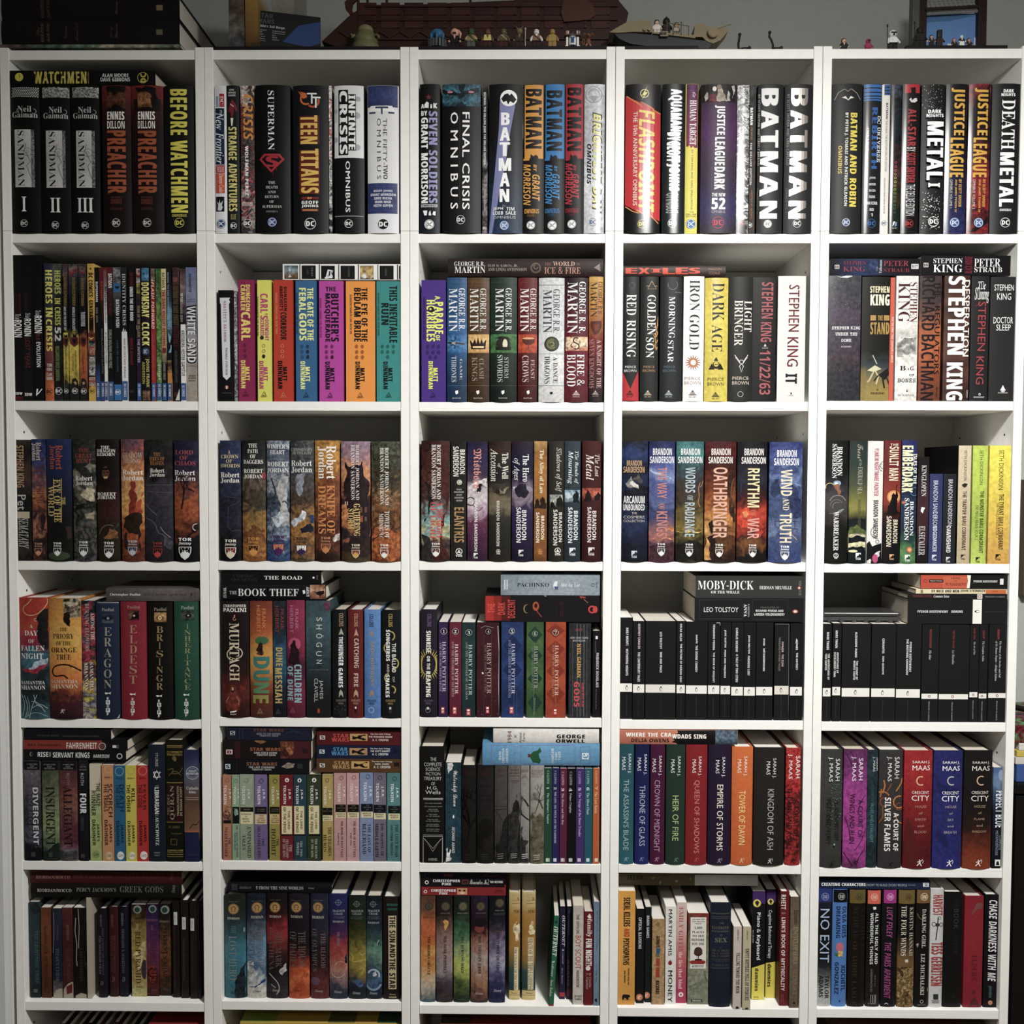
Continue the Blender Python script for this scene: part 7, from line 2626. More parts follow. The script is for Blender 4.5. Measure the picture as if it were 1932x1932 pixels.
TD 466 128 17 c8c0b8
TD 466 128 14 4a1c1a
Th 455 119 478 136 8a5a50 b 451
MR 513 123 531 135 ccc
Mu 534 121 541 138 8a8a86 n SIMON
l 109 52 506 98 f 131319 d=150|dark navy paperback lying topmost with faint tiny lettering
Th 168 75 270 83 555 r THE BOOK OF MORMON
Sh 282 78 452 87 555 r ANOTHER TESTAMENT OF JESUS CHRIST
cell 4 1 380 1355 655 5
b 100 138 258 f g:b07858,b87c5c,b4785a,a86a50:.06|terracotta slim paperback with cartoon panel
PR 102 400 138 468 g:a87058,c08a68,6a4438,a87058:.5:70
PC 115 440 17 3 2a1c18 0 360
PC 120 425 8 2 2a1c18 0 300
RR 100 465 138 479 181412
MO 117 283 8.5 2 8a5a44
Ad 124 320 135 372 dcd0c4 b J.R.R.
Ad 102 305 115 392 e0d8cc b TOLKIEN
Td 123 544 133 575 4a2c20 r THE
Td 106 495 120 631 4a2c20 r TOLKIEN READER
b 142 175 258 f g:8aa484,92ac8c,8ca688,849e80:.06|slim sage green paperback with dark figure panel
PR 142 404 175 480 141814
PY 98b094 150,410 165,415 168,440 155,445 148,430
MO 157 285 8.5 2 6a8468
Ad 163 320 172 370 d8dcd0 b J.R.R.
Ad 146 312 157 391 d8dcd0 b TOLKIEN
Td 159 485 167 632 3c5040 r THE LEGEND OF SIGURD
Sd 150 520 157 602 3c5040 r FARMER GILES
b 178 241 256 f g:98a48c,8c9a80:.06|wider pale sage paperback with cream middle label
RR 178 406 237 426 15130f
RR 178 427 235 482 d8cca0
Sh 192 413 223 419 8a8268 n UNFINISHED
Sh 182 434 228 441 3a3424 b NUMENOR
Sh 199 445 210 450 3a3424 b AND
Sh 186 455 220 462 3a3424 b MIDDLE-
Sh 190 467 220 474 3a3424 b EARTH
MO 205 283 10 2 70806a
Ad 209 322 221 372 d8dcd0 b J.R.R.
Ad 186 308 199 391 d8dcd0 b TOLKIEN
Td 209 495 227 635 3a4436 r UNFINISHED
Td 187 531 202 599 3a4436 r TALES
b 244 300 257 f g:7c6c98,70608a:.06|lavender paperback with dark and cream middle labels
RR 244 404 300 435 15130f
RR 244 438 300 483 d0b890
Sh 253 412 290 417 7a7264 n THE LEGEND
Sh 253 421 290 426 7a7264 n OF MIDDLE
Sh 263 441 284 448 6a3424 b THE
Sh 260 452 287 459 6a3424 b LORD
Sh 254 462 291 468 6a3424 b OF THE
Sh 256 471 289 478 6a3424 b RINGS
MO 273 286 11 2.5 4a3c64
Ad 278 322 290 372 e0dce4 b J.R.R.
Ad 256 308 269 392 e0dce4 b TOLKIEN
Td 276 548 287 582 3a2e50 r THE
Td 257 491 271 639 3a2e50 r SILMARILLION
b 311 358 258 f g:948838,9c9040,988c3c,908434:.06|olive gold paperback boxed with red, blue and green neighbours
RR 312 404 358 435 15130f
RR 312 438 358 483 c8b078
Sh 320 412 352 417 7a7254 n THE LEGEND
Sh 320 421 352 426 7a7254 n PRELUDE
Sh 324 442 346 449 6a3424 b THE
Sh 322 453 349 459 6a3424 b LORD
Sh 317 462 353 468 6a3424 b OF THE
Sh 319 471 352 478 6a3424 b RINGS
MO 336 286 10.5 2.5 5a5424
Ad 341 328 353 372 dcdcc4 b J.R.R.
Ad 320 310 332 392 dcdcc4 b TOLKIEN
Td 342 548 353 582 3a3818 r THE
Td 319 502 339 626 3a3818 r HOBBIT
b 361 419 258 f g:701822,7a1c28,741a24,6c1620:.06|dark red paperback with white disc and cream label
MD 390 282 9.5 e4e0d8
MD 390 283 3.5 5a1420 5.5
RR 366 400 413 528 d8cc9c
RR 365 529 418 535 141210
Ad 395 322 407 372 e4dcd8 b J.R.R.
Ad 374 305 386 390 e4dcd8 b TOLKIEN
Sd 393 422 404 506 4a2818 b THE LORD
Sd 374 406 386 521 4a2818 b OF THE RINGS
Td 401 576 412 609 c8a8a4 r THE
Td 385 552 397 636 c8a8a4 r FELLOWSHIP
Td 371 550 382 635 c8a8a4 r OF THE RING
b 422 480 258 f g:24404c,2a4856,274450,223c48:.06|dark blue paperback with white disc and cream label
MD 447 283 9.5 ddd
MD 447 284 3.5 1c303a 5.5
RR 423 400 469 528 d8cc9c
RR 423 529 475 535 141210
Ad 452 324 463 372 ddd b J.R.R.
Ad 431 306 443 390 ddd b TOLKIEN
Sd 451 422 461 505 3a3018 b THE LORD
Sd 431 406 443 521 3a3018 b OF THE RINGS
Td 450 559 460 629 b0c0c4 r THE TWO
Td 433 565 445 622 b0c0c4 r TOWERS
b 483 546 256 f g:343c28,3a442e,36402a,303824:.06|dark green paperback with white disc and cream label
MD 514 282 10 e0e4dc
MD 514 283 3.5 2a3220 5.5
RR 490 398 537 527 d8cc9c
RR 489 529 542 536 141210
Ad 518 322 530 374 dce0d8 b J.R.R.
Ad 497 305 510 391 dce0d8 b TOLKIEN
Sd 518 425 528 505 3a3818 b THE LORD
Sd 497 406 510 521 3a3818 b OF THE RINGS
Td 517 549 528 639 b8c0a8 r THE RETURN
Td 500 552 511 635 b8c0a8 r OF THE KING
b 553 601 256 f g:b09a50,b89f58,b49c54,a89048:.06|golden tan paperback with dark and cream middle bands
RR 552 408 597 441 17140f
RR 552 443 598 468 d8cc9c
Sh 570 412 578 416 7a7254 n A
Sh 555 421 594 426 7a7254 n GREAT TALE
Sh 555 447 593 454 3a3424 b MIDDLE-
Sh 559 458 590 465 3a3424 b EARTH
MO 574 283 9.5 2.5 7a6834
Ad 579 328 591 372 e4dcc0 b J.R.R.
Ad 558 310 570 392 e4dcc0 b TOLKIEN
Td 577 495 593 628 4a3c18 r THE CHILDREN
Td 556 530 570 610 4a3c18 r HURIN
b 605 660 250 f g:c0908c,c49694,c09290,b88a88:.05|dusty pink paperback, left of two, dark and cream bands
RR 611 393 660 428 17140f
RR 612 429 659 455 d8cc9c
HME 637 397 7a7264
MO 638 272 9.5 2.5 8a6260
Ad 644 310 655 362 e8dcd8 b J.R.R.
Ad 621 296 634 380 e8dcd8 b TOLKIEN
Td 636 468 646 632 4a3030 r THE BOOK OF LOST TALES
Sd 621 522 628 578 4a3030 r PART ONE
b 663 720 250 f g:c4989a,c89ea0,c49a9c,bc9294:.05|dusty pink paperback, right of two, dark and cream bands
RR 666 393 720 428 17140f
RR 667 429 720 455 d8cc9c
HME 693 397 7a7264
MO 695 270 9.5 2.5 8a666a
Ad 701 310 712 360 e8dce0 b J.R.R.
Ad 678 296 691 379 e8dce0 b TOLKIEN
Td 693 468 704 632 4a3034 r THE BOOK OF LOST TALES
Sd 678 522 685 578 4a3034 r PART TWO
b 723 783 248 f g:788cae,8094b6,7c90b2,7488aa:.05|pale blue paperback with dark and cream middle bands
RR 727 390 783 425 14141a
RR 728 426 782 453 d8cc9c
HME 756 394 7a7e8a
MO 759 266 10.5 2.5 46587c
Ad 763 308 776 360 e0e4f0 b J.R.R.
Ad 740 290 753 376 e0e4f0 b TOLKIEN
Td 758 482 772 612 2a3450 r THE LAYS OF
Td 734 480 751 618 2a3450 r BELERIAND
b 786 842 249 f g:70687a,7a7284,766e80,6c6476:.05|grey mauve paperback with dark and cream middle bands
RR 786 395 842 431 15131a
RR 786 433 842 460 d8cc9c
HME 812 399 7a7682
MO 814 271 10 2.5 423c4e
Ad 819 310 831 361 e4e0e8 b J.R.R.
Ad 796 295 809 379 e4e0e8 b TOLKIEN
Td 818 478 830 628 2e2838 r THE SHAPING OF
Td 792 478 807 631 2e2838 r MIDDLE-EARTH
b 847 906 250 f g:4c7c80,568a8c,528488,4a787c:.05|teal paperback with dark and cream middle bands
RR 851 399 908 433 121617
RR 852 435 906 463 d8cc9c
HME 880 403 6a7a7c
MO 881 275 10 2.5 2a5458
Ad 886 315 898 365 dce8e8 b J.R.R.
Ad 863 298 876 381 dce8e8 b TOLKIEN
Td 883 484 897 629 1a3436 r THE LOST ROAD
Sd 862 485 873 625 1a3436 r AND OTHER WRITINGS
l 101 190 492 245 f 14131a d=105|worn black paperback under the left stack, orange spaced title
MR 109 209 132 231 b8d0d8
Mh 112 212 128 228 1a2024 x S
RR 160 190 163 246 3a2024
RR 175 190 177 246 3a2024
Th 205 201 345 216 8a5a3c x STAR WARS
Sh 216 219 334 228 b8b8b4 b THE LAST COMMAND
Ah 231 230 318 238 b8b8b4 b TIMOTHY ZAHN
PY 9a8a78 365,220 395,202 425,205 420,225 390,230
MR 437 208 461 229 2a3834
l 97 102 500 183 f g:1c1416,1c1416,1e1618,201416:.06 d=105|worn dark maroon paperback in middle of the left stack
RR 150 105 178 183 3a181c
PR 360 105 440 183 g:5a2a28,8a4a2c,3a1c20,6a2c28:.6:50
RR 422 105 495 183 4a1e22
PY a8683a 385,140 400,125 420,155 405,170
PY 8a6a48 240,104 295,104 270,118
MR 113 143 142 164 d8ccc4
Mh 117 147 138 161 8a2a2c x B
Th 222 134 361 149 9a5a34 x STAR WARS
Sh 240 153 345 162 c0b8b4 b DARK FORCE RISING
Ah 252 163 338 172 c0b8b4 b TIMOTHY ZAHN
MR 460 138 485 160 2a1a1a
l 116 45 505 94 f g:1e2238,1c2034:.06 d=105|dark blue paperback topmost of the left stack
RR 172 45 176 94 2c3656
RR 186 45 189 94 2c3656
MR 131 58 153 77 b0b8c0
Mh 134 60 150 75 222838 x S
Th 237 48 376 61 6a4034 x STAR WARS
Sh 252 67 360 76 8a8c98 b HEIR TO THE EMPIRE
Ah 266 76 350 84 8a8c98 b TIMOTHY ZAHN
PL 2 3c4668 385,70 420,55 458,70
l 525 186 910 243 f 5a3c22 d=105 g=25|brown paperback under the right stack, tan figure panel
MR 539 206 562 224 ddd
Mh 542 208 559 222 222 x S
Th 605 195 674 212 b08a54 x STAR
Th 597 213 676 231 b08a54 x WARS
PR 683 196 765 230 c89c58
PY 1e1814 695,205 715,210 750,199 759,202 735,212 759,223 750,226 715,218 695,222
Sh 776 194 869 202 d8d0c4 b The Han Solo Trilogy
Sh 792 205 854 212 d8d0c4 b REBEL DAWN
Ah 785 217 861 228 d8d0c4 b A. C. CRISPIN
MR 878 201 902 219 241c14
l 525 125 910 178 f 1a2440 d=105 g=25|navy paperback in middle of the right stack, tan figure panel
MR 538 143 561 161 d8dce0
Mh 541 145 558 159 1a2440 x S
Th 600 133 667 150 4a8ab8 x STAR
Th 592 151 669 169 4a8ab8 x WARS
PR 675 136 756 168 b88a58
PY 1c1a1c 687,145 706,150 740,139 750,142 725,152 750,161 741,165 706,158 687,161
Sh 769 135 860 143 ddd b The Han Solo Trilogy
Sh 770 146 860 154 ddd b THE HUTT GAMBIT
Ah 778 159 851 169 ddd b A. C. CRISPIN
MR 874 142 898 160 141c30
l 526 66 909 113 f 5a1a1e d=105 g=25|dark red paperback topmost of the right stack, tan figure panel
MR 540 79 563 97 d8d4d0
Mh 543 81 560 95 4a1418 x S
Th 600 71 672 88 c0403a x STAR
Th 593 89 674 107 c0403a x WARS
PR 677 71 757 103 c09458
PY 1c1616 688,81 707,85 742,74 752,77 726,88 752,97 743,100 707,93 688,96
Sh 770 69 862 77 dcd0cc b The Han Solo Trilogy
Sh 762 81 870 89 dcd0cc b THE PARADISE SNARE
Ah 779 95 852 104 dcd0cc b A. C. CRISPIN
cell 4 2 770 1355 665 4
b 56 165 129 q g:161514,151414,171616,141313:.05|tall black hardback with silver title column, ruled frame
Th 101 178 129 194 b8b8b4 n THE
Th 73 201 153 218 b8b8b4 n COMPLETE
Th 80 224 146 239 b8b8b4 n SCIENCE
Th 81 245 147 260 b8b8b4 n FICTION
Th 72 266 153 282 b8b8b4 n TREASURY
Th 106 289 123 305 b8b8b4 n OF
Ah 87 309 136 324 ccc n H.G.
Ah 79 328 148 345 ccc n Wells
RR 70 363 159 366 b8b8b4
RR 70 369 159 371 b8b8b4
Sh 76 384 152 389 8a8a86 b THE TIME MACHINE
Sh 73 399 154 404 8a8a86 b THE INVISIBLE MAN
Sh 93 412 135 417 8a8a86 b THE FOOD
Sh 86 420 140 425 8a8a86 b OF THE GODS
Sh 94 435 133 440 8a8a86 b THE WAR
Sh 82 443 145 448 8a8a86 b OF THE WORLDS
Sh 88 458 137 463 8a8a86 b THE ISLAND
Sh 81 466 146 471 8a8a86 b OF DR. MOREAU
Sh 86 480 138 485 8a8a86 b IN THE DAYS
Sh 82 488 143 493 8a8a86 b OF THE COMET
Sh 82 502 142 507 8a8a86 b THE FIRST MEN
Sh 84 510 140 515 8a8a86 b IN THE MOON
RR 68 530 158 532 b8b8b4
RR 68 536 158 538 b8b8b4
EL 2.5 b8b8b4 69,660 69,542 113,605 157,542 156,660
EL 2 b8b8b4 75,548 113,592 151,548
Mh 92 636 135 647 aaa n AVENEL
b 170 241 202 f g:1f3a44,24444e,203e48,26485a,1e3842,22404a:.18|teal paperback with white rabbit corners and script title
PY ddd 178,204 200,202 208,215 202,230 190,240 185,255 181,240 179,220
PY ddd 172,655 175,620 172,595 180,590 184,615 190,595 195,600 190,625 200,638 190,650
PL 3 18282e 180,430 190,420 185,435
PL 3 18282e 220,410 235,420 225,430
PL 3 18282e 180,510 190,500 182,490
PL 3 18282e 220,550 232,540 230,560
PL 3 18282e 225,230 238,250 230,270
Td 198 238 225 402 ddd s Watership Down
MY ddd 202,450 207,438 212,450 207,458
Ad 200 496 212 615 ccc o RICHARD ADAMS
b 244 309 215 h g:1c1a19,1f1d1c,1d1b1a,1f1d1b,1c1a18,191716:.12|black brown hardback with faint bare tree, dim red title
Sh 254 234 300 240 4a1c20 c JOSEPH CONRAD
Sh 258 245 296 256 4a1c20 c TALES
TREE P 265 590 100 -80 11 121010
TREE P 285 475 60 -100 5 121010
ML 2 333 260,618 290,618
ML 2 333 260,628 290,628
ML 2 333 260,638 290,638
b 314 389 214 h g:211f1e,252322,232120,22201e,201e1c,1c1a18:.12|dark grey brown hardback with faint wires and graves
Sh 330 234 375 240 4a1c20 c BRAM STOKER
Sh 332 246 373 257 4a1c20 c DRACULA
PL 1.5 141210 320,305 350,312 389,302
PL 1.5 141210 320,345 360,355 389,345
PL 1.5 141210 320,368 360,375 389,368
PD 355 500 30 161412 45
PD 325 560 20 161412 35
ML 2 444 334,619 364,619
ML 2 444 334,629 364,629
ML 2 444 334,639 364,639
b 394 451 216 h g:4a4744,4a4744,44413e,34312e:.1|grey hardback with leaning fence silhouette
PY 222 394,585 420,550 435,470 451,445 451,655 394,655
PL 3 222 394,415 430,465 435,480
PL 1.5 222 400,430 400,575
PL 1.5 222 410,445 410,560
PL 1.5 222 420,460 420,545
PL 1.5 222 395,400 450,402
PL 1.5 222 395,415 450,412
Sh 410 231 437 239 6a3434 c ALICE
Sh 413 255 434 260 6a3434 c LEWIS
Sh 409 262 438 267 6a3434 c CARROLL
ML 2.5 8a8784 406,618 434,615
ML 2.5 8a8784 406,628 434,625
ML 2.5 8a8784 406,638 434,635
b 455 510 216 h g:6a6664,6c6865,5e5a57,3a3734:.1|grey hardback with dark church spire silhouette
PY 222 456,440 475,425 478,400 495,342 508,395 510,425 510,655 455,655
PY 333 456,440 475,425 510,425 510,655 455,655
Sh 465 231 505 239 6a3030 c THE LEGEND OF
Sh 463 245 505 252 6a3030 c SLEEPY HOLLOW
Sh 462 259 506 265 6a3030 c AND OTHER TALES
Sh 465 282 503 287 6a3030 c WASHINGTON
Sh 473 290 496 294 6a3030 c IRVING
ML 2.5 aaa 468,618 495,615
ML 2.5 aaa 468,626 495,624
ML 2.5 aaa 468,635 495,632
b 512 551 216 h g:8e8a86,928e8a,908c88,8c8884,827e7a,6a6662:.1|narrow pale grey hardback with branching tree silhouette
PY 333 513,505 522,490 520,540 530,555 550,558 550,655 513,655
TREE P 552 465 45 -140 6 222
TREE P 550 400 35 -120 4 222
Sh 517 231 548 239 6a2c2c c FRANKENSTEIN
Sh 523 255 540 260 6a2c2c c MARY
Sh 519 262 546 267 6a2c2c c SHELLEY
ML 2.5 ccc 518,618 544,615
ML 2.5 ccc 518,626 544,624
ML 2.5 ccc 518,635 544,632
b 556 618 216 h g:9c9892,a29e98,9e9a94,989488,8a8474,7a7462,6e6856,665f4e:.08|tan grey hardback with castle and bare branch silhouette
PY 6a634f 557,450 570,425 580,450 592,440 602,430 618,450 618,655 556,655
TREE P 575 435 60 -70 4 4a4438
TREE P 616 410 35 -110 3 4a4438
Sh 563 231 616 239 6a2c2c c SELECTED WORKS OF
Sh 564 248 613 256 6a2c2c c EDGAR ALLAN POE
ML 2.5 d0cdc2 571,620 600,618
ML 2.5 d0cdc2 571,628 600,626
ML 2.5 d0cdc2 571,638 600,635
b 620 654 228 f 1f4a34|slim green paperback numbered one
MR 628 638 632 654 dce4dc
MR 634 638 638 654 dce4dc
MR 640 638 644 654 dce4dc
Ad 633 239 643 298 a0b8a8 c C.S.LEWIS
Nd 631 314 642 322 dce4dc c 1
Td 631 340 642 482 b8ccc0 c The Magician's Nephew
b 656 687 228 f 26265a|slim indigo paperback numbered two
MR 662 638 666 654 dcdce8
MR 667 638 671 654 dcdce8
MR 672 638 676 654 dcdce8
Ad 666 239 676 299 a0a4c8 c C.S.LEWIS
Nd 664 314 676 325 dcdce8 c 2
Td 664 335 675 570 b0b4d0 c THE LION, THE WITCH AND THE WARDROBE
b 690 722 229 f 5c2040|slim plum paperback numbered three
MR 696 638 700 654 e8d8e0
MR 702 638 706 654 e8d8e0
MR 708 638 712 654 e8d8e0
Ad 700 244 711 305 c8a0b4 c C.S.LEWIS
Nd 699 318 711 332 e8d8e0 c 3
Td 697 342 710 486 c8a8b8 c The Horse and His Boy
b 724 761 229 f 121014|slim black paperback numbered four
MR 732 638 736 654 ddd
MR 738 638 742 654 ddd
MR 744 638 748 654 ddd
Ad 736 244 747 305 aaa c C.S.LEWIS
Nd 734 318 747 334 ddd c 4
Td 733 342 745 431 c0bcc0 c Prince Caspian
b 764 801 229 f 44306c|slim violet paperback numbered five
MR 772 638 776 654 e0d8ec
MR 777 638 781 654 e0d8ec
MR 782 638 786 654 e0d8ec
Ad 776 244 787 300 b0a0d0 c C.S.LEWIS
Nd 775 316 787 330 e0d8ec c 5
Td 774 340 788 540 c0b4d8 c The Voyage of the Dawn Treader
b 803 838 229 f 1f5a68|slim turquoise blue paperback numbered six
MR 812 638 816 654 d8e8ec
MR 817 638 821 654 d8e8ec
MR 822 638 826 654 d8e8ec
Ad 815 241 825 300 a0c4cc c C.S.LEWIS
Nd 813 315 826 329 d8e8ec c 6
Td 814 340 825 440 b0d0d8 c The Silver Chair
b 841 870 229 f b85c28|slim orange paperback numbered seven
MR 850 638 854 654 f0dcc8
MR 855 638 859 654 f0dcc8
MR 860 638 864 654 f0dcc8
Ad 853 240 862 298 e0b890 c C.S.LEWIS
Nd 851 311 862 325 f0dcc8 c 7
Td 850 335 862 434 e4c09c c The Last Battle
l 339 115 873 216 h g:5a94bc,66a0c6,5490ba:.07 d=165|thick sky blue hardback lying flat with green frog emblem
RL 2 7a6aac 380,122 485,122 485,208 380,208 380,122
RL 2 7a6aac 513,122 760,122 760,208 513,208 513,122
RL 2 7a6aac 784,129 830,129 830,208 784,208 784,129
Au 413 149 424 189 d8e4ec c HANS
Au 428 136 439 204 d8e4ec c CHRISTIAN
Au 445 136 456 202 d8e4ec c ANDERSEN
EY 1f5a34 555,165 570,150 590,145 600,131 608,150 595,160 598,178 605,188 600,205 582,200 570,200 558,180
EY 7a2a2c 546,160 558,162 558,175 546,176
Tu 653 135 664 204 d8e4ec c COMPLETE
Tu 669 152 679 189 d8e4ec c FAIRY
Tu 683 150 694 190 d8e4ec c TALES
MR 792 157 822 185 d8e4ec
Mu 795 160 820 182 5a94bc c e
l 388 50 870 113 h g:d8d4ce,dcd8d2,d8d4ce,ccc8c2:.05 d=150|white hardback lying topmost with black spaced author capitals
Tu 453 58 472 110 5a2a2c n 1984
Td 484 75 495 89 5a5452 n x
Tu 506 65 517 111 333 n Animal
Tu 521 66 533 104 333 n Farm
Ah 677 73 807 91 1c1a1c x GEORGE
Ah 673 95 806 111 1c1a1c x ORWELL
cell 4 3 1155 1355 669 3
b 31 95 119 h g:22525c,25626e:.06|teal hardback with pale title
Ad 70 160 86 250 ddd n SARAH J.
Ad 44 175 61 235 ddd n MAAS
Td 51 278 75 599 a0b4b4 n THE ASSASSIN'S BLADE
RUN 62 639 20 8ab0b4
b 101 165 119 h g:1a1f4a,1e2a68:.06|royal blue hardback with pale title
Ad 142 162 158 256 dcdce4 n SARAH J.
Ad 115 179 132 239 dcdce4 n MAAS
Td 123 304 149 580 a8b0c8 n THRONE OF GLASS
RUN 132 639 20 7a90c8
b 171 236 120 h g:4a1838,4c1838:.06|plum hardback with pale title
Ad 209 169 225 261 e0d8dc n SARAH J.
Ad 183 184 199 245 e0d8dc n MAAS
Td 191 280 216 606 b090a0 n CROWN OF MIDNIGHT
RUN 201 640 20 b890a8
b 242 328 120 h g:24382f,24382f:.06|bottle green hardback with yellow green title
Ad 294 171 311 262 ddd n SARAH J.
Ad 267 186 284 248 ddd n MAAS
Td 273 350 301 556 a8c078 n HEIR OF FIRE
RUN 289 642 21 5a8a70
b 332 428 121 h g:8a1a20,881a20:.06|blood red hardback with pale red title
Ad 389 171 406 260 e8dcdc n SARAH J.
Ad 364 186 381 248 e8dcdc n MAAS
Td 368 280 396 612 d07a70 n QUEEN OF SHADOWS
RUN 381 642 21 c04a4a
b 433 536 121 h g:281c34,281a34:.06|dark purple hardback with white title
Ad 496 174 513 266 ddd n SARAH J.
Ad 470 189 487 250 ddd n MAAS
Td 475 300 503 600 dcd4c8 e EMPIRE OF STORMS
RUN 486 645 22 a090a8
b 540 635 131 h g:d86820,c85a18:.06|bright orange hardback with pale yellow title
Ad 596 171 614 262 ece0d4 n SARAH J.
Ad 570 186 587 248 ece0d4 n MAAS
Td 575 328 604 574 ecd08c n TOWER OF DAWN
RUN 587 645 23 e8b890
b 641 778 134 h g:282522,25221f:.06|very thick charcoal hardback with silver title
Ad 726 179 745 270 d8d4cc n SARAH J.
Ad 700 194 718 254 d8d4cc n MAAS
Td 704 319 733 595 b0ada4 n KINGDOM OF ASH
RUN 715 646 24 c8c4b8
b 785 852 136 h g:b02426,b82a2a,a82022,4a1c1c,a82424,3a1818,b02626:.45:60|bright red patterned hardback with dark title
Ad 835 171 856 272 f0e4e0 n SARAH
Ad 799 162 820 276 f0e4e0 n J. MAAS
Td 825 370 850 542 2a1012 n A COURT OF
Td 794 315 817 595 2a1012 n THORNS AND ROSES
RUN 819 648 20 3a1012
l 34 52 571 116 h g:d08a6c,c87c60,c07258,b86a50:.05 d=150|salmon and black hardback lying flat with blue grey right end
RY 141316 295,55 300,65 288,72 298,80 272,90 285,100 270,108 288,111 300,120 472,120 470,54
RR 469 54 571 120 g:4a5a68,6a8094,3a4a58:.35
Th 62 65 270 83 ece4dc x WHERE THE CRA
Th 272 72 428 92 ece4dc x WDADS SING
Ah 87 91 259 108 2a1a18 b DELIA OWENS
cell 4 4 1532 1355 686 4
b 33 131 142 h g:3c3c3a,42423f,3e3e3c,3a3a38,3c3c3a,363634:.08|grey hardback spattered with turquoise flecks, dark title
FLO X 40 145 136 210 30 2 3a6a64
FLO X 80 210 138 350 60 2.5 4a8a80
FLO X 75 350 130 475 50 2.5 4a9084
XD 96 569 4.5 6ab0a0
Ad 102 180 122 280 ddd n SARAH
Ad 68 172 90 284 ddd n J. MAAS
Td 99 368 118 545 1c1e1c n A COURT OF
Td 61 355 82 562 1c1e1c n MIST AND FURY
RUN 85 652 20 222
b 137 244 142 h g:5a2c52,7a3270,9a3a88,a83c92,a0398a,ac3e96,aa3c94,6a2a5c:.2|magenta and black hardback with sweeping feather strokes
XL 3.5 3a2038 150,150 180,210 210,280
XL 3 3a2038 170,148 200,190 220,240
XL 3.5 3a2038 240,350 220,380 205,425
XL 3.5 3a2038 150,450 165,500 172,550
XL 3 3a2038 245,500 220,560 190,600
XL 4 2c1a2a 142,610 165,645 180,670
XL 3.5 2c1a2a 240,590 210,630 195,670
Ad 210 180 230 280 e8dce8 n SARAH
Ad 175 172 198 284 e8dce8 n J. MAAS
Td 206 369 229 542 2a1428 n A COURT OF
Td 168 341 191 568 2a1428 n WINGS AND RUIN
RUN 192 655 22 2a1428
b 246 291 145 h g:24343a,2a4048,22343c,243c46,2a4450,1e3038,24363e:.25|slim dark teal hardback with small white author name
Ad 293 178 303 238 d0d8d8 n SARAH
Ad 274 175 287 242 d0d8d8 n J. MAAS
Td 268 300 279 380 3a606c n A COURT OF
Td 264 385 278 565 5a8a94 n FROST AND STARLIGHT
RUN 276 662 15 161e22
b 297 404 145 h g:3a3838,353333:.08|grey hardback with orange flame swirls and white title
XC 320 365 35 6 b0682c 120 330
XC 330 380 22.5 4.5 8a4a20 60 300
XC 395 380 30 6 c07830 60 290
XC 395 400 18 4 8a4a20 0 300
XL 6 b86c2c 320,340 330,305 325,280
XL 5 8a4a20 340,330 360,295
XL 6 c07830 380,330 405,295 411,270
XL 5 b0682c 310,360 315,320
XL 5 8a4a20 300,480 320,450 320,400
XL 5 c07830 370,430 390,470 412,480
XL 4 3a1c10 310,440 300,480
Ad 373 174 396 272 e4e0dc n SARAH
Ad 337 172 360 285 e4e0dc n J. MAAS
Td 367 428 391 602 e8e4e0 b A COURT OF
Td 327 358 354 602 e8e4e0 b SILVER FLAMES
RUN 353 662 20 1e1c1c
b 411 539 148 h g:a01c22,a82026,9e1c22,8e1a20,7a181e,6a161c,5a141a,64161c:.12|bright red hardback with gold crescent, darker foot
XY 5a1a1c 420,505 435,450 460,500 480,600 465,670 420,670
Ah 454 191 536 206 ece4e0 n SARAH J.
Ah 454 212 536 235 ece4e0 n MAAS
EC 492 282 22 5.5 d8b080 60 300
Th 452 329 531 342 ece4e0 n CRESCENT
Th 450 349 532 373 ece4e0 n CITY
Sh 466 394 518 405 c08a74 n HOUSE
Sh 483 423 500 435 c08a74 n of
Sh 466 452 515 463 c08a74 n EARTH
Sh 475 481 505 492 c08a74 n and
Sh 462 508 517 520 c08a74 n BLOOD
RUN 485 654 30 ece4e0
b 545 676 148 h g:2a2c6a,2c2e6e,2a2c70,2c2e78:.16|royal blue hardback with silver crescent
XY 22245a 555,250 590,300 675,320 650,350 575,340
XY 22245a 570,500 620,560 610,590 565,540
Ah 591 193 670 208 eee n SARAH J.
Ah 591 215 671 237 eee n MAAS
EC 632 282 21 5 c0bcb8 60 300
Th 589 330 667 344 eee n CRESCENT
Th 587 351 668 376 eee n CITY
Sh 603 395 654 406 b0a4a8 n HOUSE
Sh 620 425 636 436 b0a4a8 n of
Sh 613 454 641 465 b0a4a8 n SKY
Sh 612 483 640 493 b0a4a8 n and
Sh 597 510 654 522 b0a4a8 n BREATH
RUN 620 656 30 eee
b 683 811 147 h g:1c1819,1e1a1b,1c1819,1c1718,1e1716,2a1a16,5a2418,7a3018,8a3a1c:.1|black to rust hardback with pale crescent
Ah 727 194 807 208 e4dcd4 n SARAH J.
Ah 726 215 807 237 e4dcd4 n MAAS
EC 767 281 22 5 d0b090 60 300
Th 723 329 801 342 e4dcd4 n CRESCENT
Th 721 350 802 375 e4dcd4 n CITY
Sh 735 393 786 404 b09070 n HOUSE
Sh 752 422 768 433 b09070 n of
Sh 733 451 782 461 b09070 n FLAME
Sh 744 479 772 490 b09070 n and
Sh 724 507 790 518 b09070 n SHADOW
RUN 752 655 30 ece4dc
b 817 858 225 f g:4a6a98,6a88a8,3a5070,1a2434,141a26,12161f,121620,10131a:.1|slim black paperback with blue faces photo at top
PD 862 260 13 8aa0c0 25
PD 848 300 10 6a84a8 20
Td 836 331 873 498 dce4ec b PERFECT BLUE
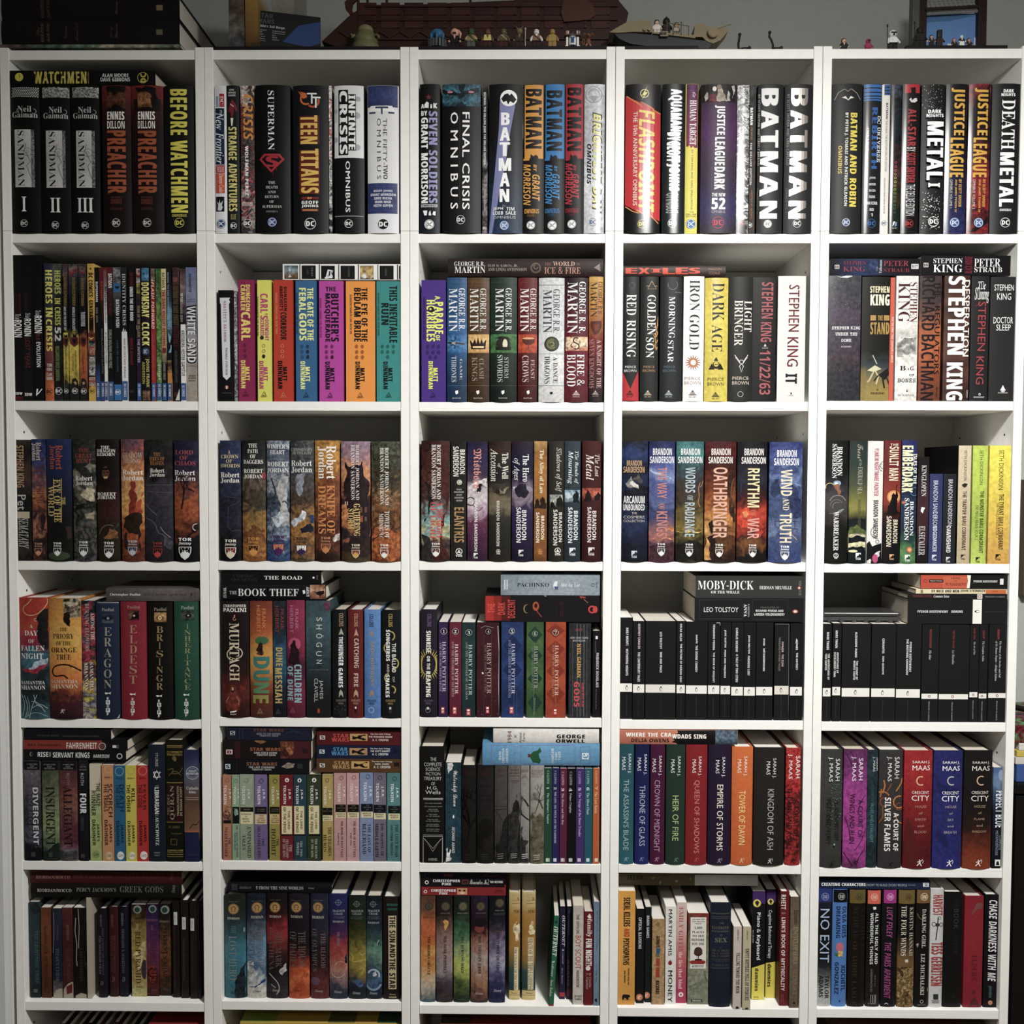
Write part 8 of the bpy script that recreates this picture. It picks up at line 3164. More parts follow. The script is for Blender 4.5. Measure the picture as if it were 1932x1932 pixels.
Sd 850 535 863 600 8a98a8 n COMPLETE
Sd 835 512 847 625 8a98a8 n METAMORPHOSIS
MR 833 644 857 673 ddd
MY 14161a 838,670 840,655 848,650 852,660 853,670
cell 5 0 0 1632 628 16
b 141 186 168 f g:24343a,2a3e44,263a40,22343a,1e2e34,182428:.12|worn dark teal paperback in the torn white box
Td 159 300 176 540 4a6468 c THE LIGHTNING THIEF
PD 162 200 20 1c2a2e 25
MR 154 565 172 580 5a6a6c
b 192 236 194 f g:6a3a20,7a4422,74401f,6a391c,5c3018,4e2a16:.12|worn rusty brown paperback in the torn white box
Ad 202 280 212 360 2c1810 c RIORDAN
Td 202 370 218 560 3c2214 c SEA OF MONSTERS
b 244 286 198 f g:2a3040,242c44,202842,1e2640,1c2238,8a8478:.15|worn navy paperback with torn white foot
RY a89c88 245,600 255,570 275,562 286,565 286,608 245,608
Ad 257 275 267 345 4a5264 c RIORDAN
Td 255 380 270 531 5a6274 c TITAN'S CURSE
XL 2 8a8478 244,215 246,300 243,400
b 289 336 195 f g:5a2a26,4e2422,48201e,4c2422,44201e,5a2c28:.15|worn dark red paperback with torn white foot
RY a89c88 291,565 310,540 330,532 336,538 336,608 291,608
RY 6a1c1c 302,555 330,540 330,580 305,590
Ad 303 272 315 345 8a5a50 c RIORDAN
Td 303 380 321 530 6a3a34 c BATTLE OF THE LABYRINTH
b 339 396 195 f g:17150f,12110d:.15|torn black paperback with white peeled edges
XL 3.5 a89c88 345,240 342,300 350,360 348,430 352,460
XL 3 a89c88 356,200 361,280 358,380
XL 4 a89c88 395,280 399,370 394,450 400,590
RY a89c88 345,595 370,582 396,590 396,608 345,608
Td 364 380 378 530 3a4030 c LAST OLYMPIAN
b 400 418 150 x b8ac98 d=120 k=1 r=14|torn white right wall of the paperbacks' cardboard box
b 452 490 200 h g:1c1822,1e1a26,1c1824,1a1620:.06 r=20|slim dark indigo hardback with light edge highlights
Ad 456 225 466 280 6a6474 c RIORDAN
Td 465 285 474 500 5a5468 c PERCY JACKSON: THE OLYMPIANS
Td 451 320 462 495 7a7488 c THE DEMIGOD FILES
Mh 459 528 472 545 8a8494 i D
b 502 543 192 h g:3c1a1c,421c1e,3e1b1d,381819:.06 r=24|slim maroon hardback with faint title
Ad 507 225 518 280 7a5450 c RIORDAN
Td 518 320 527 490 6a4440 c THE KANE CHRONICLES
Td 506 320 515 485 6a4440 c SURVIVAL GUIDE
Mh 512 508 525 530 8a6460 i D
b 549 586 192 h g:1c1828,1a1726:.06 r=24|slim navy hardback with faint purple title
Ad 553 218 564 275 7a7488 c RIORDAN
Td 556 290 569 490 6a647c c DEMIGODS & MAGICIANS
Mh 559 508 571 530 8a8494 i D
b 603 669 180 f g:2a1c1c,3a2818,8a7434,9a843c,a08c40,8a6a34,a89050,a89a58,b8b070:.16 r=24|wide golden paperback with pyramid art
PY c8b878 605,410 645,360 665,345 668,430 630,500
PD 658 475 14 3a3038 45
PD 626 202 19 8a9088
PD 625 204 12 24403c
Ah 604 247 652 255 8a6a3a c RIORDAN
Td 618 302 642 538 4a3c1c r RED PYRAMID
Td 620 268 631 298 c8b878 r THE
Mh 620 550 652 562 2a2418 i Disney
b 671 726 178 f g:1e1828,34204a,4a2458,5c2a5c,6a3058,6a2c48,4a1c24,5a1c1c,3a1414:.18 r=26|purple to red paperback with dim title
PD 695 200 18 8a9490
PD 695 201 12 24443c
PY 8a3018 680,460 700,450 715,500 700,540 680,520
PC 700 490 25 6 2a1012 90 260
Ah 670 246 720 255 8a5a6a c RIORDAN
Td 686 302 712 440 5a2440 r THRONE
Td 688 468 718 545 3a1414 r FIRE
Sd 687 272 698 300 8a5068 r THE
Mh 689 564 720 575 6a4a54 i Disney
b 730 781 178 f g:1c1a1a,24201e,4a3424,6a4a2c,7a4a26,5a3820,6a3c20,3a2818,241a14:.25 r=28|brown smoky paperback with dark title
PD 752 204 20 8a9490
PD 750 205 13 24443c
Ah 727 253 773 262 8a7a6a c RIORDAN
Td 743 285 764 560 2a1c14 r SERPENT'S SHADOW
Mh 742 562 773 573 6a5a4a i Disney
b 790 821 152 q g:1e1716,201716:.08 r=22|slim dark brown hardback with white sticker, left of three
KR 792 214 808 272 ccc
Kd 795 222 803 265 8a8a88 n LIBRARY
Td 790 280 800 560 4a3a30 r HOTEL VALHALLA: GUIDE TO THE NORSE WORLDS
b 827 861 162 q g:221a18,241b18:.08 r=20|slim dark brown hardback with white sticker, middle of three
KR 830 237 847 293 ccc
Kd 833 245 842 286 8a8a88 n LIBRARY
Td 833 335 843 530 5a463a r CAMP HALF-BLOOD CONFIDENTIAL
b 869 900 165 q g:241b19,261c1a:.08 r=18|slim dark brown hardback with white sticker, right of three
KR 868 243 885 299 ccc
Kd 871 251 880 292 8a8a88 n LIBRARY
Td 871 325 881 525 4a3a32 r CAMP JUPITER CLASSIFIED
b 903 918 165 q g:26262a,242428:.08 r=18|slim charcoal hardback beside the right panel
l 142 88 826 144 h g:181714,181613:.06 d=190|long black hardback lying flat with pale title lettering
Ah 172 106 328 121 b8b8ac c RIORDAN/ROCCO
Th 350 102 531 122 8a8c7c r PERCY JACKSON'S
Th 548 96 745 123 6a6c60 r GREEK GODS
Mu 784 91 803 125 8a8a84 i Disney
l 139 32 826 82 h g:4a1a1a,4c1a1a:.06 d=190|long dark red hardback lying topmost with dim title lettering
Ah 166 46 321 61 9a7a70 c RIORDAN/ROCCO
Th 338 42 514 62 6a3c38 r PERCY JACKSON'S
Th 552 38 750 62 5a2c2a r GREEK HEROES
Mu 776 37 793 68 7a4a46 i Disney
cell 5 1 380 1632 625 16
b 110 205 135 h g:20261f,242a28,26302f,2a4048,30606c,3a7484,3a8094,346e80,3a7a8c,35707f,2c606c:.1|dark to teal blue hardback with gold coin and cliff
PY 1f2c34 162,505 190,460 205,440 205,608 165,608
PY 6a98a0 192,280 199,285 198,305 192,300
Sh 126 162 170 166 8a7a5a c BOOK ONE
COIN 148 197 25
Ah 120 234 176 245 b8b8a8 c RIORDAN
Td 138 272 159 308 5c7a7c r THE
Td 127 320 164 520 7a8a88 r LOST HERO
Mh 135 571 171 585 2a4a54 i Disney
b 210 296 132 h g:1c2230,222838,2a3244,3a4050,5a6678,6a88a4,5a84a8,7a98ac,3a6488,a8b4b8,c8c4bc,b8b4ac:.18|slate blue hardback with gold coin and white wave foot
PY c0c4c8 212,440 235,430 260,490 245,525 215,540
PY 1e4a7a 215,555 270,535 295,515 295,525 250,555
Sh 231 159 278 163 6a6a5a c BOOK TWO
COIN 255 191 25
Ah 227 228 283 240 b8b8b0 c RIORDAN
Td 255 290 283 462 6a7078 r THE SON OF
Td 219 300 245 472 6a7078 r NEPTUNE
Mh 238 565 274 578 333 i Disney
b 301 394 126 h g:1c1617,201719,2a1719,5a1c20,9a2a2a,8a3028,4a2024,2c1c20,221a1e,2a2628,3a3438,242022:.12|dark hardback with red glow, gold coin and storm clouds
PY b8b4b4 355,480 385,445 390,480 370,500
PL 4 aaa 310,490 325,505 350,530 360,560 345,585
PL 3 aaa 320,540 340,555
Sh 312 154 363 159 6a5a4a c BOOK THREE
COIN 337 189 24.5
Ah 311 226 365 237 b8b0a4 c RIORDAN
Td 340 300 367 462 6a5450 r THE MARK
Td 309 282 332 475 6a5450 r OF ATHENA
Mh 325 561 360 575 b8b0ac i Disney
b 401 493 135 h g:211c26,251f29,241e28,201a24,1e1820,221a1c,3a1c18,8a3018,c0501c,d0682a,a84018,b84a1c:.16|dark hardback with fiery orange foot and gold coin
PY d05a20 470,480 482,460 492,500 480,520 450,530 410,545 450,515
Sh 409 156 456 161 6a5a4a c BOOK FOUR
COIN 434 189 24.5
Ah 408 226 463 238 b8b0a8 c RIORDAN
Td 443 300 476 462 6a5c58 r THE HOUSE
Td 403 300 434 462 6a5c58 r OF HADES
Mh 425 563 458 575 5a2014 i Disney
b 500 581 131 h g:26283e,2a2c42,26283c,2c2a3a,302c36,2a2228,2c1e20,3a1e1e,5a2a2a,6a3030,5a2828:.16|dusky blue to maroon hardback with gold coin
PD 520 525 22 6a4a5c 18
Sh 511 156 556 161 777 c BOOK FIVE
COIN 532 190 24
Ah 505 229 560 241 c0bcb8 c RIORDAN
Td 545 305 566 465 7a6060 r THE BLOOD
Td 506 288 528 482 6a6468 r OF OLYMPUS
Mh 518 565 555 578 b8a8a8 i Disney
b 585 666 132 h g:23285a,262a60,282858,2e2650,4a2850,8a3040,a84438,a86050,b07868,8a6a6c,3a3c4c,242c40:.14|indigo to coral hardback with silver compass mark
PC 625 475 35 3 c8a090 30 200
PC 635 465 30 2.5 c89a88 200 380
PY 1c2440 655,415 668,400 668,445 655,445
EO 625 168 13 3 6a7490
EL 2.5 6a7490 605,168 645,168
EL 2.5 6a7490 625,152 625,184
Sh 599 201 653 211 a8acb4 c MAGNUS
Sh 605 215 645 224 a8acb4 c CHASE
Sh 603 231 652 240 6a7088 n OF ASGARD
Ah 600 250 651 259 a8acb4 c RIORDAN
Td 619 302 631 365 9a8090 r THE SWORD
Mh 606 568 641 583 b0b4bc i Disney
b 673 750 139 h g:1e2420,222a24,20281f,243018,3a3c18,5a5420,8a7c28,9a8a30,8a7828,2a3444,1c2630,1a2028:.14|dark hardback with yellow lightning in the middle
PL 3 c0b050 680,400 695,415 685,440 720,435 748,430
PL 2.5 c0b050 720,395 735,410 748,400
PL 2.5 c0b050 720,470 745,465 730,500
PY 4a6490 690,525 720,515 740,545 720,555
EO 708 175 13 3 6a7470
EL 2.5 6a7470 689,175 728,175
EL 2.5 6a7470 708,159 708,191
Sh 682 202 737 212 a0a8a0 c MAGNUS
Sh 688 215 730 224 a0a8a0 c CHASE
Sh 683 231 735 245 5a6460 n OF ASGARD
Ah 683 256 735 264 5a2a24 c RIORDAN
Td 701 318 713 372 4a5a34 r THE HAMMER
Mh 690 573 726 588 b8bcb8 i Disney
b 753 823 142 h g:1a1e26,1e2430,1c2430,24303c,2a404a,34564e,5a8a70,6a9480,3a5058,3a5470,4a6a90,1e2a3a,181e28:.16|dark hardback with green aurora and breaking wave
PC 785 500 30 8 a0b4c0 200 380
PC 785 530 40 9 7a98b4 20 160
PY c0ccd0 780,490 800,480 800,500 785,505
PL 2 a8d0d8 810,340 800,355 802,365
EO 783 176 13 3 6a7884
EL 2.5 6a7884 765,176 803,176
EL 2.5 6a7884 783,161 783,193
Sh 759 201 812 212 a8b0b8 c MAGNUS
Sh 765 215 805 224 a8b0b8 c CHASE
Sh 760 231 810 245 5a6878 n OF ASGARD
Ah 759 256 811 265 a8b0b8 c RIORDAN
Td 778 325 790 370 4a6a6c r THE SHIP
Mh 768 574 803 589 b0b8c0 i Disney
b 829 907 145 h g:1e1a18,221d1a,1f1b18,1c1816:.06|black brown hardback with big cream outlined vertical title
RR 834 150 865 156 3a1c18
Ah 845 173 896 184 2f7a6a c RIORDAN
Ah 848 193 892 204 2f7a6a c OSHIRO
TR 853 228 889 562 c8b48a
Td 857 231 885 350 2a201a x THE SUN
Td 859 356 884 418 2a201a x AND
Td 857 422 885 559 2a201a x THE STAR
Mh 857 582 886 591 c8b478 i Disney
Mh 856 595 889 602 c8b478 b HYPERION
l 119 89 594 116 h g:17161a,161519:.06 d=165|thin black hardback lying flat with pale serif title
Ah 175 97 228 107 6a6a66 c RIORDAN
Th 249 96 465 111 aaa c 9 FROM THE NINE WORLDS
Mh 488 100 514 110 8a8a88 i Disney
Mu 138 85 163 112 5a5a64 n BOOKS
cell 5 2 770 1632 644 15
b 59 124 142 h g:5a3a2c,6a4430,7a4a30,b05a2c,c06028,b85824,b8662c,c8903c,b87830,c88a3c,c8a880,b0a490,7a7c78,2a4a5c:.14|sunset orange to blue hardback with coin emblem
MED 96 186 19 4a4434 2c281c
Sh 74 218 114 223 8a4430 c BOOK ONE
Ah 69 231 122 240 6a2c20 c RIORDAN
Td 89 322 101 498 3a2014 c THE HIDDEN ORACLE
b 129 202 141 h g:201c1e,2a2020,7a5a4a,9a8078,9a8c8c,4a3c48,2a2022:.14|dark to dusty pink hardback with eagle and coin emblem
PY c0903c 156,252 170,245 186,255 178,280 171,310 165,280
MED 171 186 20 5a5240 302c20
Sh 150 215 191 220 8a8078 c BOOK TWO
Ah 144 229 198 239 4a3e3a c RIORDAN
Td 163 320 176 492 3a2a28 c THE DARK PROPHECY
Mh 150 580 186 593 6a4a2c i Disney
b 208 279 141 h g:1e241f,202822,243026,2a4a30,3a6444,5a7c58,8a9c6c,a8b45c,b0b84c,98a448,5a6a34,2a3a24,1c2a1e:.16|green to yellow hardback with coin emblem
MED 250 186 20 6a6448 343020
Sh 226 215 274 220 8a9480 c BOOK THREE
Ah 222 229 276 239 3c4a3c c RIORDAN
Td 242 322 254 490 2a3a20 c THE BURNING MAZE
Mh 228 580 263 593 5a6a3c i Disney
b 286 362 140 h g:281e34,2c2036,2a1c2c,2a181e,3a1e20,8a5a48,a07a68,a8988c,a88c7c,a0745c,9a6c50,5a3c30,241c1e:.16|purple to peach hardback with coin emblem and roses
PD 325 288 22 7a3a34 18
PD 330 260 30 1c1418 20
MED 331 186 20 5a523c 302c1c
Sh 310 214 354 219 7a6a74 c BOOK FOUR
Ah 304 228 358 238 3a2c3a c RIORDAN
Td 320 320 333 492 3a2a28 c THE TYRANT'S TOMB
Mh 306 576 342 590 c0b4b0 i Disney
b 369 441 142 h g:17171d,1a1a20,1c1c24,242430,4a3c48,6a5c78,8a80a0,a8a4b8,8a88a8,5a5880,34345c,26284c,202244:.18|black to lilac hardback with coin emblem and violet swirls
MED 418 171 20 5a5440 302c1e
Sh 397 202 437 207 8a8a8c c BOOK FIVE
Ah 391 216 444 226 4a4a54 c RIORDAN
Td 403 302 416 485 2c2840 c THE TOWER OF NERO
Mh 390 563 425 578 c0c0d0 i Disney
b 459 509 124 h g:c8b478,c0a868,b08438,a87828,a47424,a87828,a07428,7a6830,34504c,2a4a4c,243c40,c8b070:.05 r=26|golden paperback numbered one with blue grey lower half
RR 475 131 528 190 c0a468
RR 475 159 528 161 8a6a30
RR 475 172 528 174 8a6a30
RR 459 569 509 605 c8b070
RR 459 590 509 592 8a7034
Nh 497 145 506 158 5a4420 c 1
Sh 482 202 519 216 6a4a20 c PERCY
PY d8c898 480,270 495,255 510,270 514,300 502,320 505,345 488,345 490,320 478,300
PY 8a6a34 492,262 500,260 500,272 492,272
RR 483 372 502 568 dccca0
Td 484 376 495 565 4a3c24 r THE CHALICE OF THE GODS
Mh 468 577 497 586 4a3c1c i Disney
b 518 579 124 h g:c8b478,c0a868,b08438,a87828,a47424,a87828,a47626,8a6c2c,34504c,2a4a4c,243c40,c8b070:.05 r=26|golden paperback numbered two with blue grey lower half
RR 540 131 601 190 c0a468
RR 540 159 601 161 8a6a30
RR 540 172 601 174 8a6a30
RR 518 569 579 605 c8b070
RR 518 590 579 592 8a7034
Nh 565 145 576 158 5a4420 c 2
Sh 547 202 589 216 6a4a20 c PERCY
PY d8c898 548,300 552,280 562,265 572,280 582,300 575,315 555,315
PD 566 262 7 c8a880 10
RR 545 328 571 565 dccca0
Td 545 331 568 562 4a3c24 r WRATH OF THE TRIPLE GODDESS
Mh 535 577 564 586 4a3c1c i Disney
b 641 663 231 f 1f6a50 r=2 a=3.2 k=1 d=150|slim green paperback leaning askew at the shelf edge
ED 675 260 7 123c30
Td 653 280 681 415 dce4dc j OUTERNET
Nd 656 435 667 444 dce4dc b 1
Ad 650 448 664 508 b8ccc0 j odyssey
Ad 643 522 659 598 dccca0 i Steve Barlow
MR 639 634 660 649 a82a34
b 690 714 189 f 24203e r=28|slim navy paperback with white spiky title, red foot
MR 691 580 714 599 b02a38
Td 702 230 715 370 d0d0dc j OUTERNET
Nd 702 382 710 392 c8c8d4 b 2
Ad 702 398 709 450 a8a8b8 j control
Ad 699 468 706 540 a8a8b8 i Steve Barlow
b 722 747 189 f g:1e1c2c,201e2e:.06 r=28|slim dark navy paperback with tiny lettering
MR 723 565 741 595 5a1c30
Td 729 205 738 320 4a4860 b THE HITCHHIKER'S GUIDE
Ad 726 430 735 550 5a4a3c b ADAMS
b 749 797 186 f g:b8b0a4,c4bcb0,c8c0b4,c4bcb0:.06 r=8|cream paperback with dark capitals and red middle words
Td 767 225 780 316 4a4640 b THE OFFICIAL
Td 762 322 787 474 a83a30 n BOY SCOUT
Td 766 480 780 558 4a4640 b HANDBOOK
Mh 758 593 791 603 333 b BOY SCOUTS
Mh 758 607 791 615 333 b OF AMERICA
b 801 840 212 f 6a1820 r=6|dark red paperback with white playful title
RY dcd4cc 816,235 828,220 836,240 825,245
Td 811 245 838 328 e4dcd8 c family
Td 809 336 837 458 e8e4e0 x FUN NIGHT!
ED 820 470 11 dcd4d0
Ad 822 492 834 558 c8a8a4 i by Cynthia
Ad 809 492 821 565 c8a8a4 i L. Copeland
b 844 869 168 f g:6a8098,768ca4,7288a0,6a8098:.06 r=5|slim grey blue paperback beside the right panel
Td 856 210 864 385 2c3a4c n 642 Creative Writing Prompts
Ad 853 482 861 535 2c3a4c n Little Tyler
MY 141c24 850,610 860,608 861,625 852,620
l 61 102 445 136 f 8a1f24 d=105|red paperback lowest of the three flat ones
MO 79 121 8 3.5 d8c8c4
Ah 105 110 218 122 e4dcd8 x CHRISTOPHER
Ah 142 124 180 134 e4dcd8 x PIKE
PR 223 106 269 135 c89068
PD 235 116 6 3a201c 4
PD 256 116 6 3a201c 4
PR 237 123 256 131 e0c0a0
Md 398 111 430 129 6a1a20 c E
l 61 65 440 95 f 161315 d=105|black paperback, middle of the three flat ones
MO 85 79 9 4 d8d4d0
Ah 113 66 237 78 ddd x CHRISTOPHER
Ah 154 81 196 92 ddd x PIKE
PR 245 67 275 87 7a4448
PR 248 70 272 84 3a2024
Th 281 63 368 88 ccc s Remember Me2
Sh 372 72 431 82 ccc x THE RETURN
l 59 38 441 58 f 181628 d=105|dark blue paperback, topmost of the three flat ones
Ah 163 42 205 54 8a3a34 x PIKE
PR 278 39 325 55 241c34
Th 342 40 425 53 7a2c2c s Remember
MO 85 48 11 4 3a3a4c
cell 5 3 1155 1632 656 16
b 26 102 119 f g:d8982c,dc9c30,d8982c,d09028:.04 r=12|wide yellow orange paperback with black and red capitals
Td 52 148 83 280 1c1612 x SERIAL KILLERS
Td 54 289 80 328 b8441c x AND
Td 50 334 78 455 1c1612 x PSYCHOPATHS
Ad 69 469 79 546 2a1e14 b Charlotte Greig and
Ad 52 480 62 536 2a1e14 b John Marlowe
MY 1c1612 44,602 48,590 60,589 80,592 82,602 75,602 74,612 65,612 62,605 55,605 52,612 46,612
Mh 45 612 82 615 1c1612 b ARCTURUS
b 109 144 200 f 151516 r=18|slim black paperback with white capitals and orange disc
Td 120 239 134 382 ccc b OPTICAL ILLUSIONS
MD 124 602 15 c87850
Mh 118 595 130 609 f0d8c8 i e
b 148 176 192 f 16201f r=22|slim dark green paperback with white capitals and orange disc
Td 157 231 169 332 ccc b BRAIN GAMES
MD 157 593 15 c87850
Mh 151 586 163 600 f0d8c8 i e
b 180 236 246 f g:b08c5c,b08e60:.2 r=14|crumpled tan paperback with blue and red blocks
ED 209 270 10 8a6a44
Td 200 324 217 376 1c1814 x GUINNESS
RR 201 379 218 403 2c5a84
Td 200 405 216 421 3a6a4c x OF
RR 200 425 217 460 a83a24
RR 199 466 216 511 a83a24
Td 198 526 215 588 1c1814 x RECORDS
b 240 289 190 f g:dcdad4,dcdad4:.04 r=16|white paperback with black wide capitals and red pear dot
Td 256 202 273 414 1c1a1a e MARTIN AMIS
ED 264 446 9 8a1c1c 10
EY 1c1a1a 264,434 268,431 266,439
Td 254 480 274 625 1c1a1a e MONEY
b 291 336 171 f g:d0bcae,d4b8ac,d4a8a0,c8847c,c0605c,b8485a,b43a5c,b0325a:.05 r=20|paperback fading cream to raspberry pink with pale title
Td 303 192 324 400 b0565c r EMILY GIFFIN
Td 302 395 320 564 e8c8c8 c the lies that bind
MD 313 590 11 e8dcdc
MD 313 591 4.5 a82a4c
b 342 436 220 f g:8a2a24,6a4a3c,7a6a54,8a8468,90907a,8a8e74,848a70,7c846c:.2 r=16|wide map patterned paperback with white title label
RR 356 238 428 472 dcd8ce
PL 1.5 5a6450 345,575 380,560 425,530
PL 1.5 5a6450 345,555 390,540 430,515
PL 2 1c2420 418,480 422,505 435,535
PL 1.5 6a7460 345,505 385,500
Sh 365 245 422 251 4a4640 b ON AND OFF
Sh 364 255 423 260 4a4640 b THE BEATEN
Sh 378 264 408 269 4a4640 b TRACK
Th 374 280 410 293 222 c 1,000
Th 364 300 419 310 222 c PLACES
Th 365 318 419 328 222 c TO SEE
Th 361 335 421 346 222 c BEFORE
Th 362 353 419 364 222 c YOU DIE
ED 392 392 19 4a3426
EC 392 392 22 3 2a1c14 20 160
EL 3.5 2a1c14 392,412 392,428
ED 393 431 18 2a1c14 4
EY 9a2420 352,440 362,434 420,434 426,442 418,450 360,450
Ah 363 456 416 465 3a3632 c SCHULTZ
MR 359 612 409 623 1c1a18
Mh 364 614 404 621 c8c4b8 b WORKMAN
b 442 536 172 h g:1c2230,20273a,1e2536,1c2232:.06 r=10|thick worn navy hardback with faint gilt ruled lettering
RR 451 216 533 220 555
RR 451 231 533 233 555
RR 451 238 533 240 555
Th 488 258 508 265 6a685c c THE
Th 453 276 530 289 6a685c c ILLUSTRATED
Th 453 295 530 303 6a685c c ENCYCLOPEDIA
Th 490 312 502 319 6a685c c OF
Th 467 328 522 349 7a7664 c SEX
Sh 488 371 500 376 5a584e c BY
Sh 454 381 533 390 5a584e c DR. A. WILLY
Sh 454 394 533 403 5a584e c DR. L. VANDER
Sh 453 407 533 416 5a584e c DR. O. FISHER
RR 451 425 533 427 555
RR 451 433 533 435 555
Mh 455 448 529 457 5a584e c CADILLAC
RR 451 463 533 469 3c4048
b 549 586 281 f g:c8b8b0,c8bab2:.04 r=1|slim pale pink paperback pulled forward over the shelf edge
Ad 571 292 579 345 3a3432 i atticus
Td 564 400 581 584 222 m FALLING TOWARD THE MOON
MR 563 645 576 659 222
b 592 629 281 f g:bcae90,beb092:.04 r=0|slim beige paperback pulled forward over the shelf edge
Ad 613 300 621 340 4a4438 i atticus
Td 606 381 623 616 2e2a22 m EMPTY BOTTLES FULL OF STORIES
MR 606 650 619 665 222
b 633 692 119 f 161517 r=36|black and yellow paperback with purple top and round badge
RR 608 119 698 175 4a2a6c
RY d8c830 633,470 695,450 695,635 633,635
MD 660 174 18 d8cc50
MY 2a2a20 650,170 660,161 671,170 661,189
Td 654 216 676 432 ddd b Piano & Keyboard
Sd 639 295 645 355 aaa b ALL-IN-ONE
Sd 650 470 667 574 1c1a14 x dummies
Ah 645 598 667 605 2a2618 b Day
Ah 642 609 668 616 2a2618 b et al.
b 696 741 111 f 161517 r=44|slimmer black and yellow paperback with purple top, round badge
RR 700 111 745 170 4a2a6c
RY d8c830 690,448 743,440 743,620 690,620
MD 722 167 14 d8cc50
MY 2a2a20 715,164 722,156 730,164 723,179
Td 707 205 727 425 ddd n Cognitive Behavioural Therapy
Sd 707 450 725 555 1c1a14 x dummies
b 747 800 122 q g:6a1a1e,701d21,6a1a1e,641a1d:.05 r=14|dark red hardback with white spaced capitals
Td 770 135 791 202 dcd4d0 b RHETT
Td 772 215 789 225 b08a86 b &
Td 770 238 787 572 dcd4d0 b LINK'S BOOK OF MYTHICALITY
ML 1.5 a85a58 771,588 771,625
ML 1.5 a85a58 778,588 778,625
b 803 845 145 f g:6a5a48,74644f,6e5f4b,665844:.12 r=6|tan brown paperback with ornate dark title
Ad 828 205 850 272 3a2a20 f Larousse
Td 825 282 847 452 a09070 r ENCYCLOPAEDIA
Ad 823 475 842 590 8a7a5c r MYTHOLOGY
MY 1c1814 821,632 828,620 835,632
l 29 46 665 94 x 6a6044 d=200 r=40 name=game_guide_box cat=box|flat olive card box lying above the books, pale right end
RR 376 46 665 94 ccc
Th 66 46 142 67 2a2418 c ZELDA
PY a89c78 172,65 185,54 200,56 188,65
PY a89c78 215,85 220,70 226,75 220,86
PY a89c78 284,75 295,68 304,70 295,80
PY a89c78 350,65 358,55 359,68
cell 5 4 1532 1632 662 13
b 20 82 108 h g:2c3a7a,22243a,15161a,141519,15161a,17181d,26282c,6a6c70,a8aaac,b0b2b4:.06|hardback with blue cap, black middle and silver snowy foot
RR 29 106 93 166 2c3a7a
BMC 59 142 17 8a94c0
Td 36 198 78 442 a8c0e0 n NO EXIT
Ad 56 500 75 605 222 b TAYLOR
Ad 30 500 49 600 222 b ADAMS
b 86 152 110 h 4a7cc0|bright blue hardback with black cap and pink flower bust
RR 98 110 165 168 141416
BMC 133 141 16 aaa
Td 136 187 156 328 1c2a4c b OLGA DIES
Td 108 186 127 330 1c2a4c b DREAMING
PD 125 372 18 c86a7c 22
PY e0b85c 118,390 138,388 140,415 120,415
PY 4a7a4c 102,395 118,400 112,420
Ad 130 452 150 570 1c2a4c b XOCHITL
Ad 101 440 119 585 1c2a4c b GONZALEZ
MY 1c2a4c 120,620 123,608 127,620
b 159 235 110 h 17140f|black hardback with gold cap and nearly invisible title
RR 172 110 251 172 6a5a2c
BMC 214 143 16 4a3f1e
Ad 185 190 209 330 2e281e r SCHWAB
Td 220 190 237 635 2a241b r V.E. THE INVISIBLE LIFE
Td 181 345 201 638 3a3122 r OF ADDIE LARUE
b 241 304 113 h g:17141a,171417,181517,1a1618,221a1a,2a1e1c:.05|black hardback with coral cap and white two line title
RR 254 114 316 175 d8604a
BMC 283 144 16 ecb0a0
EY ddd 276,189 290,188 291,200 278,201
Td 285 216 299 449 ddd b ALL THE UGLY AND
Td 263 216 277 450 ddd b WONDERFUL THINGS
Ad 281 500 288 550 6a6664 n BRYN
Ad 264 470 273 575 8a8684 n GREENWOOD
MR 264 588 267 625 999
MR 272 588 275 625 999
MR 280 588 283 625 999
MR 286 588 289 625 999
Mh 253 626 289 631 999 b ST. MARTIN'S
b 310 377 111 h g:16161a,141316:.06|black hardback with magenta cap and pink slanted title
RR 327 111 384 172 a82c88
BMC 355 143 16 e0a0cc
Ad 338 189 365 328 a84a88 o LUCY FOLEY
Td 327 350 356 605 a04480 o THE PARIS APARTMENT
ML 2.5 ccc 328,631 336,625 345,632
b 383 459 111 h g:141210,151311,141210,14110f,4a3820,7a5c34,6a4c28,7a5a30,4a3418:.08|black hardback with gold cap and wheat field foot
RR 395 112 475 174 74602e
PR 385 462 463 650 g:4a3820,a88a54,5a4424,b0925a,4a3418,8a6a3c:.9:60
BMC 438 144 16 4e4020
Ad 441 190 459 412 c0b8a8 r KRISTIN HANNAH
Td 404 184 427 412 dcd4c4 r THE FOUR WINDS
MY c8c4b8 420,428 435,426 436,440 422,441
b 464 526 111 h g:17140f,181512,161412,171512:.06|black hardback with bronze cap and white spaced title
RR 478 111 544 172 7a5a34
BMC 510 143 17 dcc8a0
PL 5 6a5040 478,220 488,240 504,248
PY a8988a 533,215 542,212 537,222
PY a8988a 472,360 485,356 478,375
PY a8988a 522,570 527,555 528,582
Td 499 198 517 375 d0c8bc c DARLING GIRL
Ad 492 402 510 590 d0c8bc c LIZ MICHALSKI
MO 497 619 8 2 b8b4ac
Mh 479 631 515 637 8a8680 n MUSTANG
b 530 589 109 h g:c8c8c6,c4c4c2:.05|white hardback with red tall lettering and dagger drawing
Td 550 134 596 228 a83a38 x HARVEST
EL 5 333 573,235 570,280 562,340
EO 554 268 10 2.5 333
EO 587 270 9 2.5 333
EO 579 239 7 2 333
ED 569 270 10 333 8
Ad 541 350 593 548 a83a38 x TESS GERRITSEN
MR 550 585 573 610 333
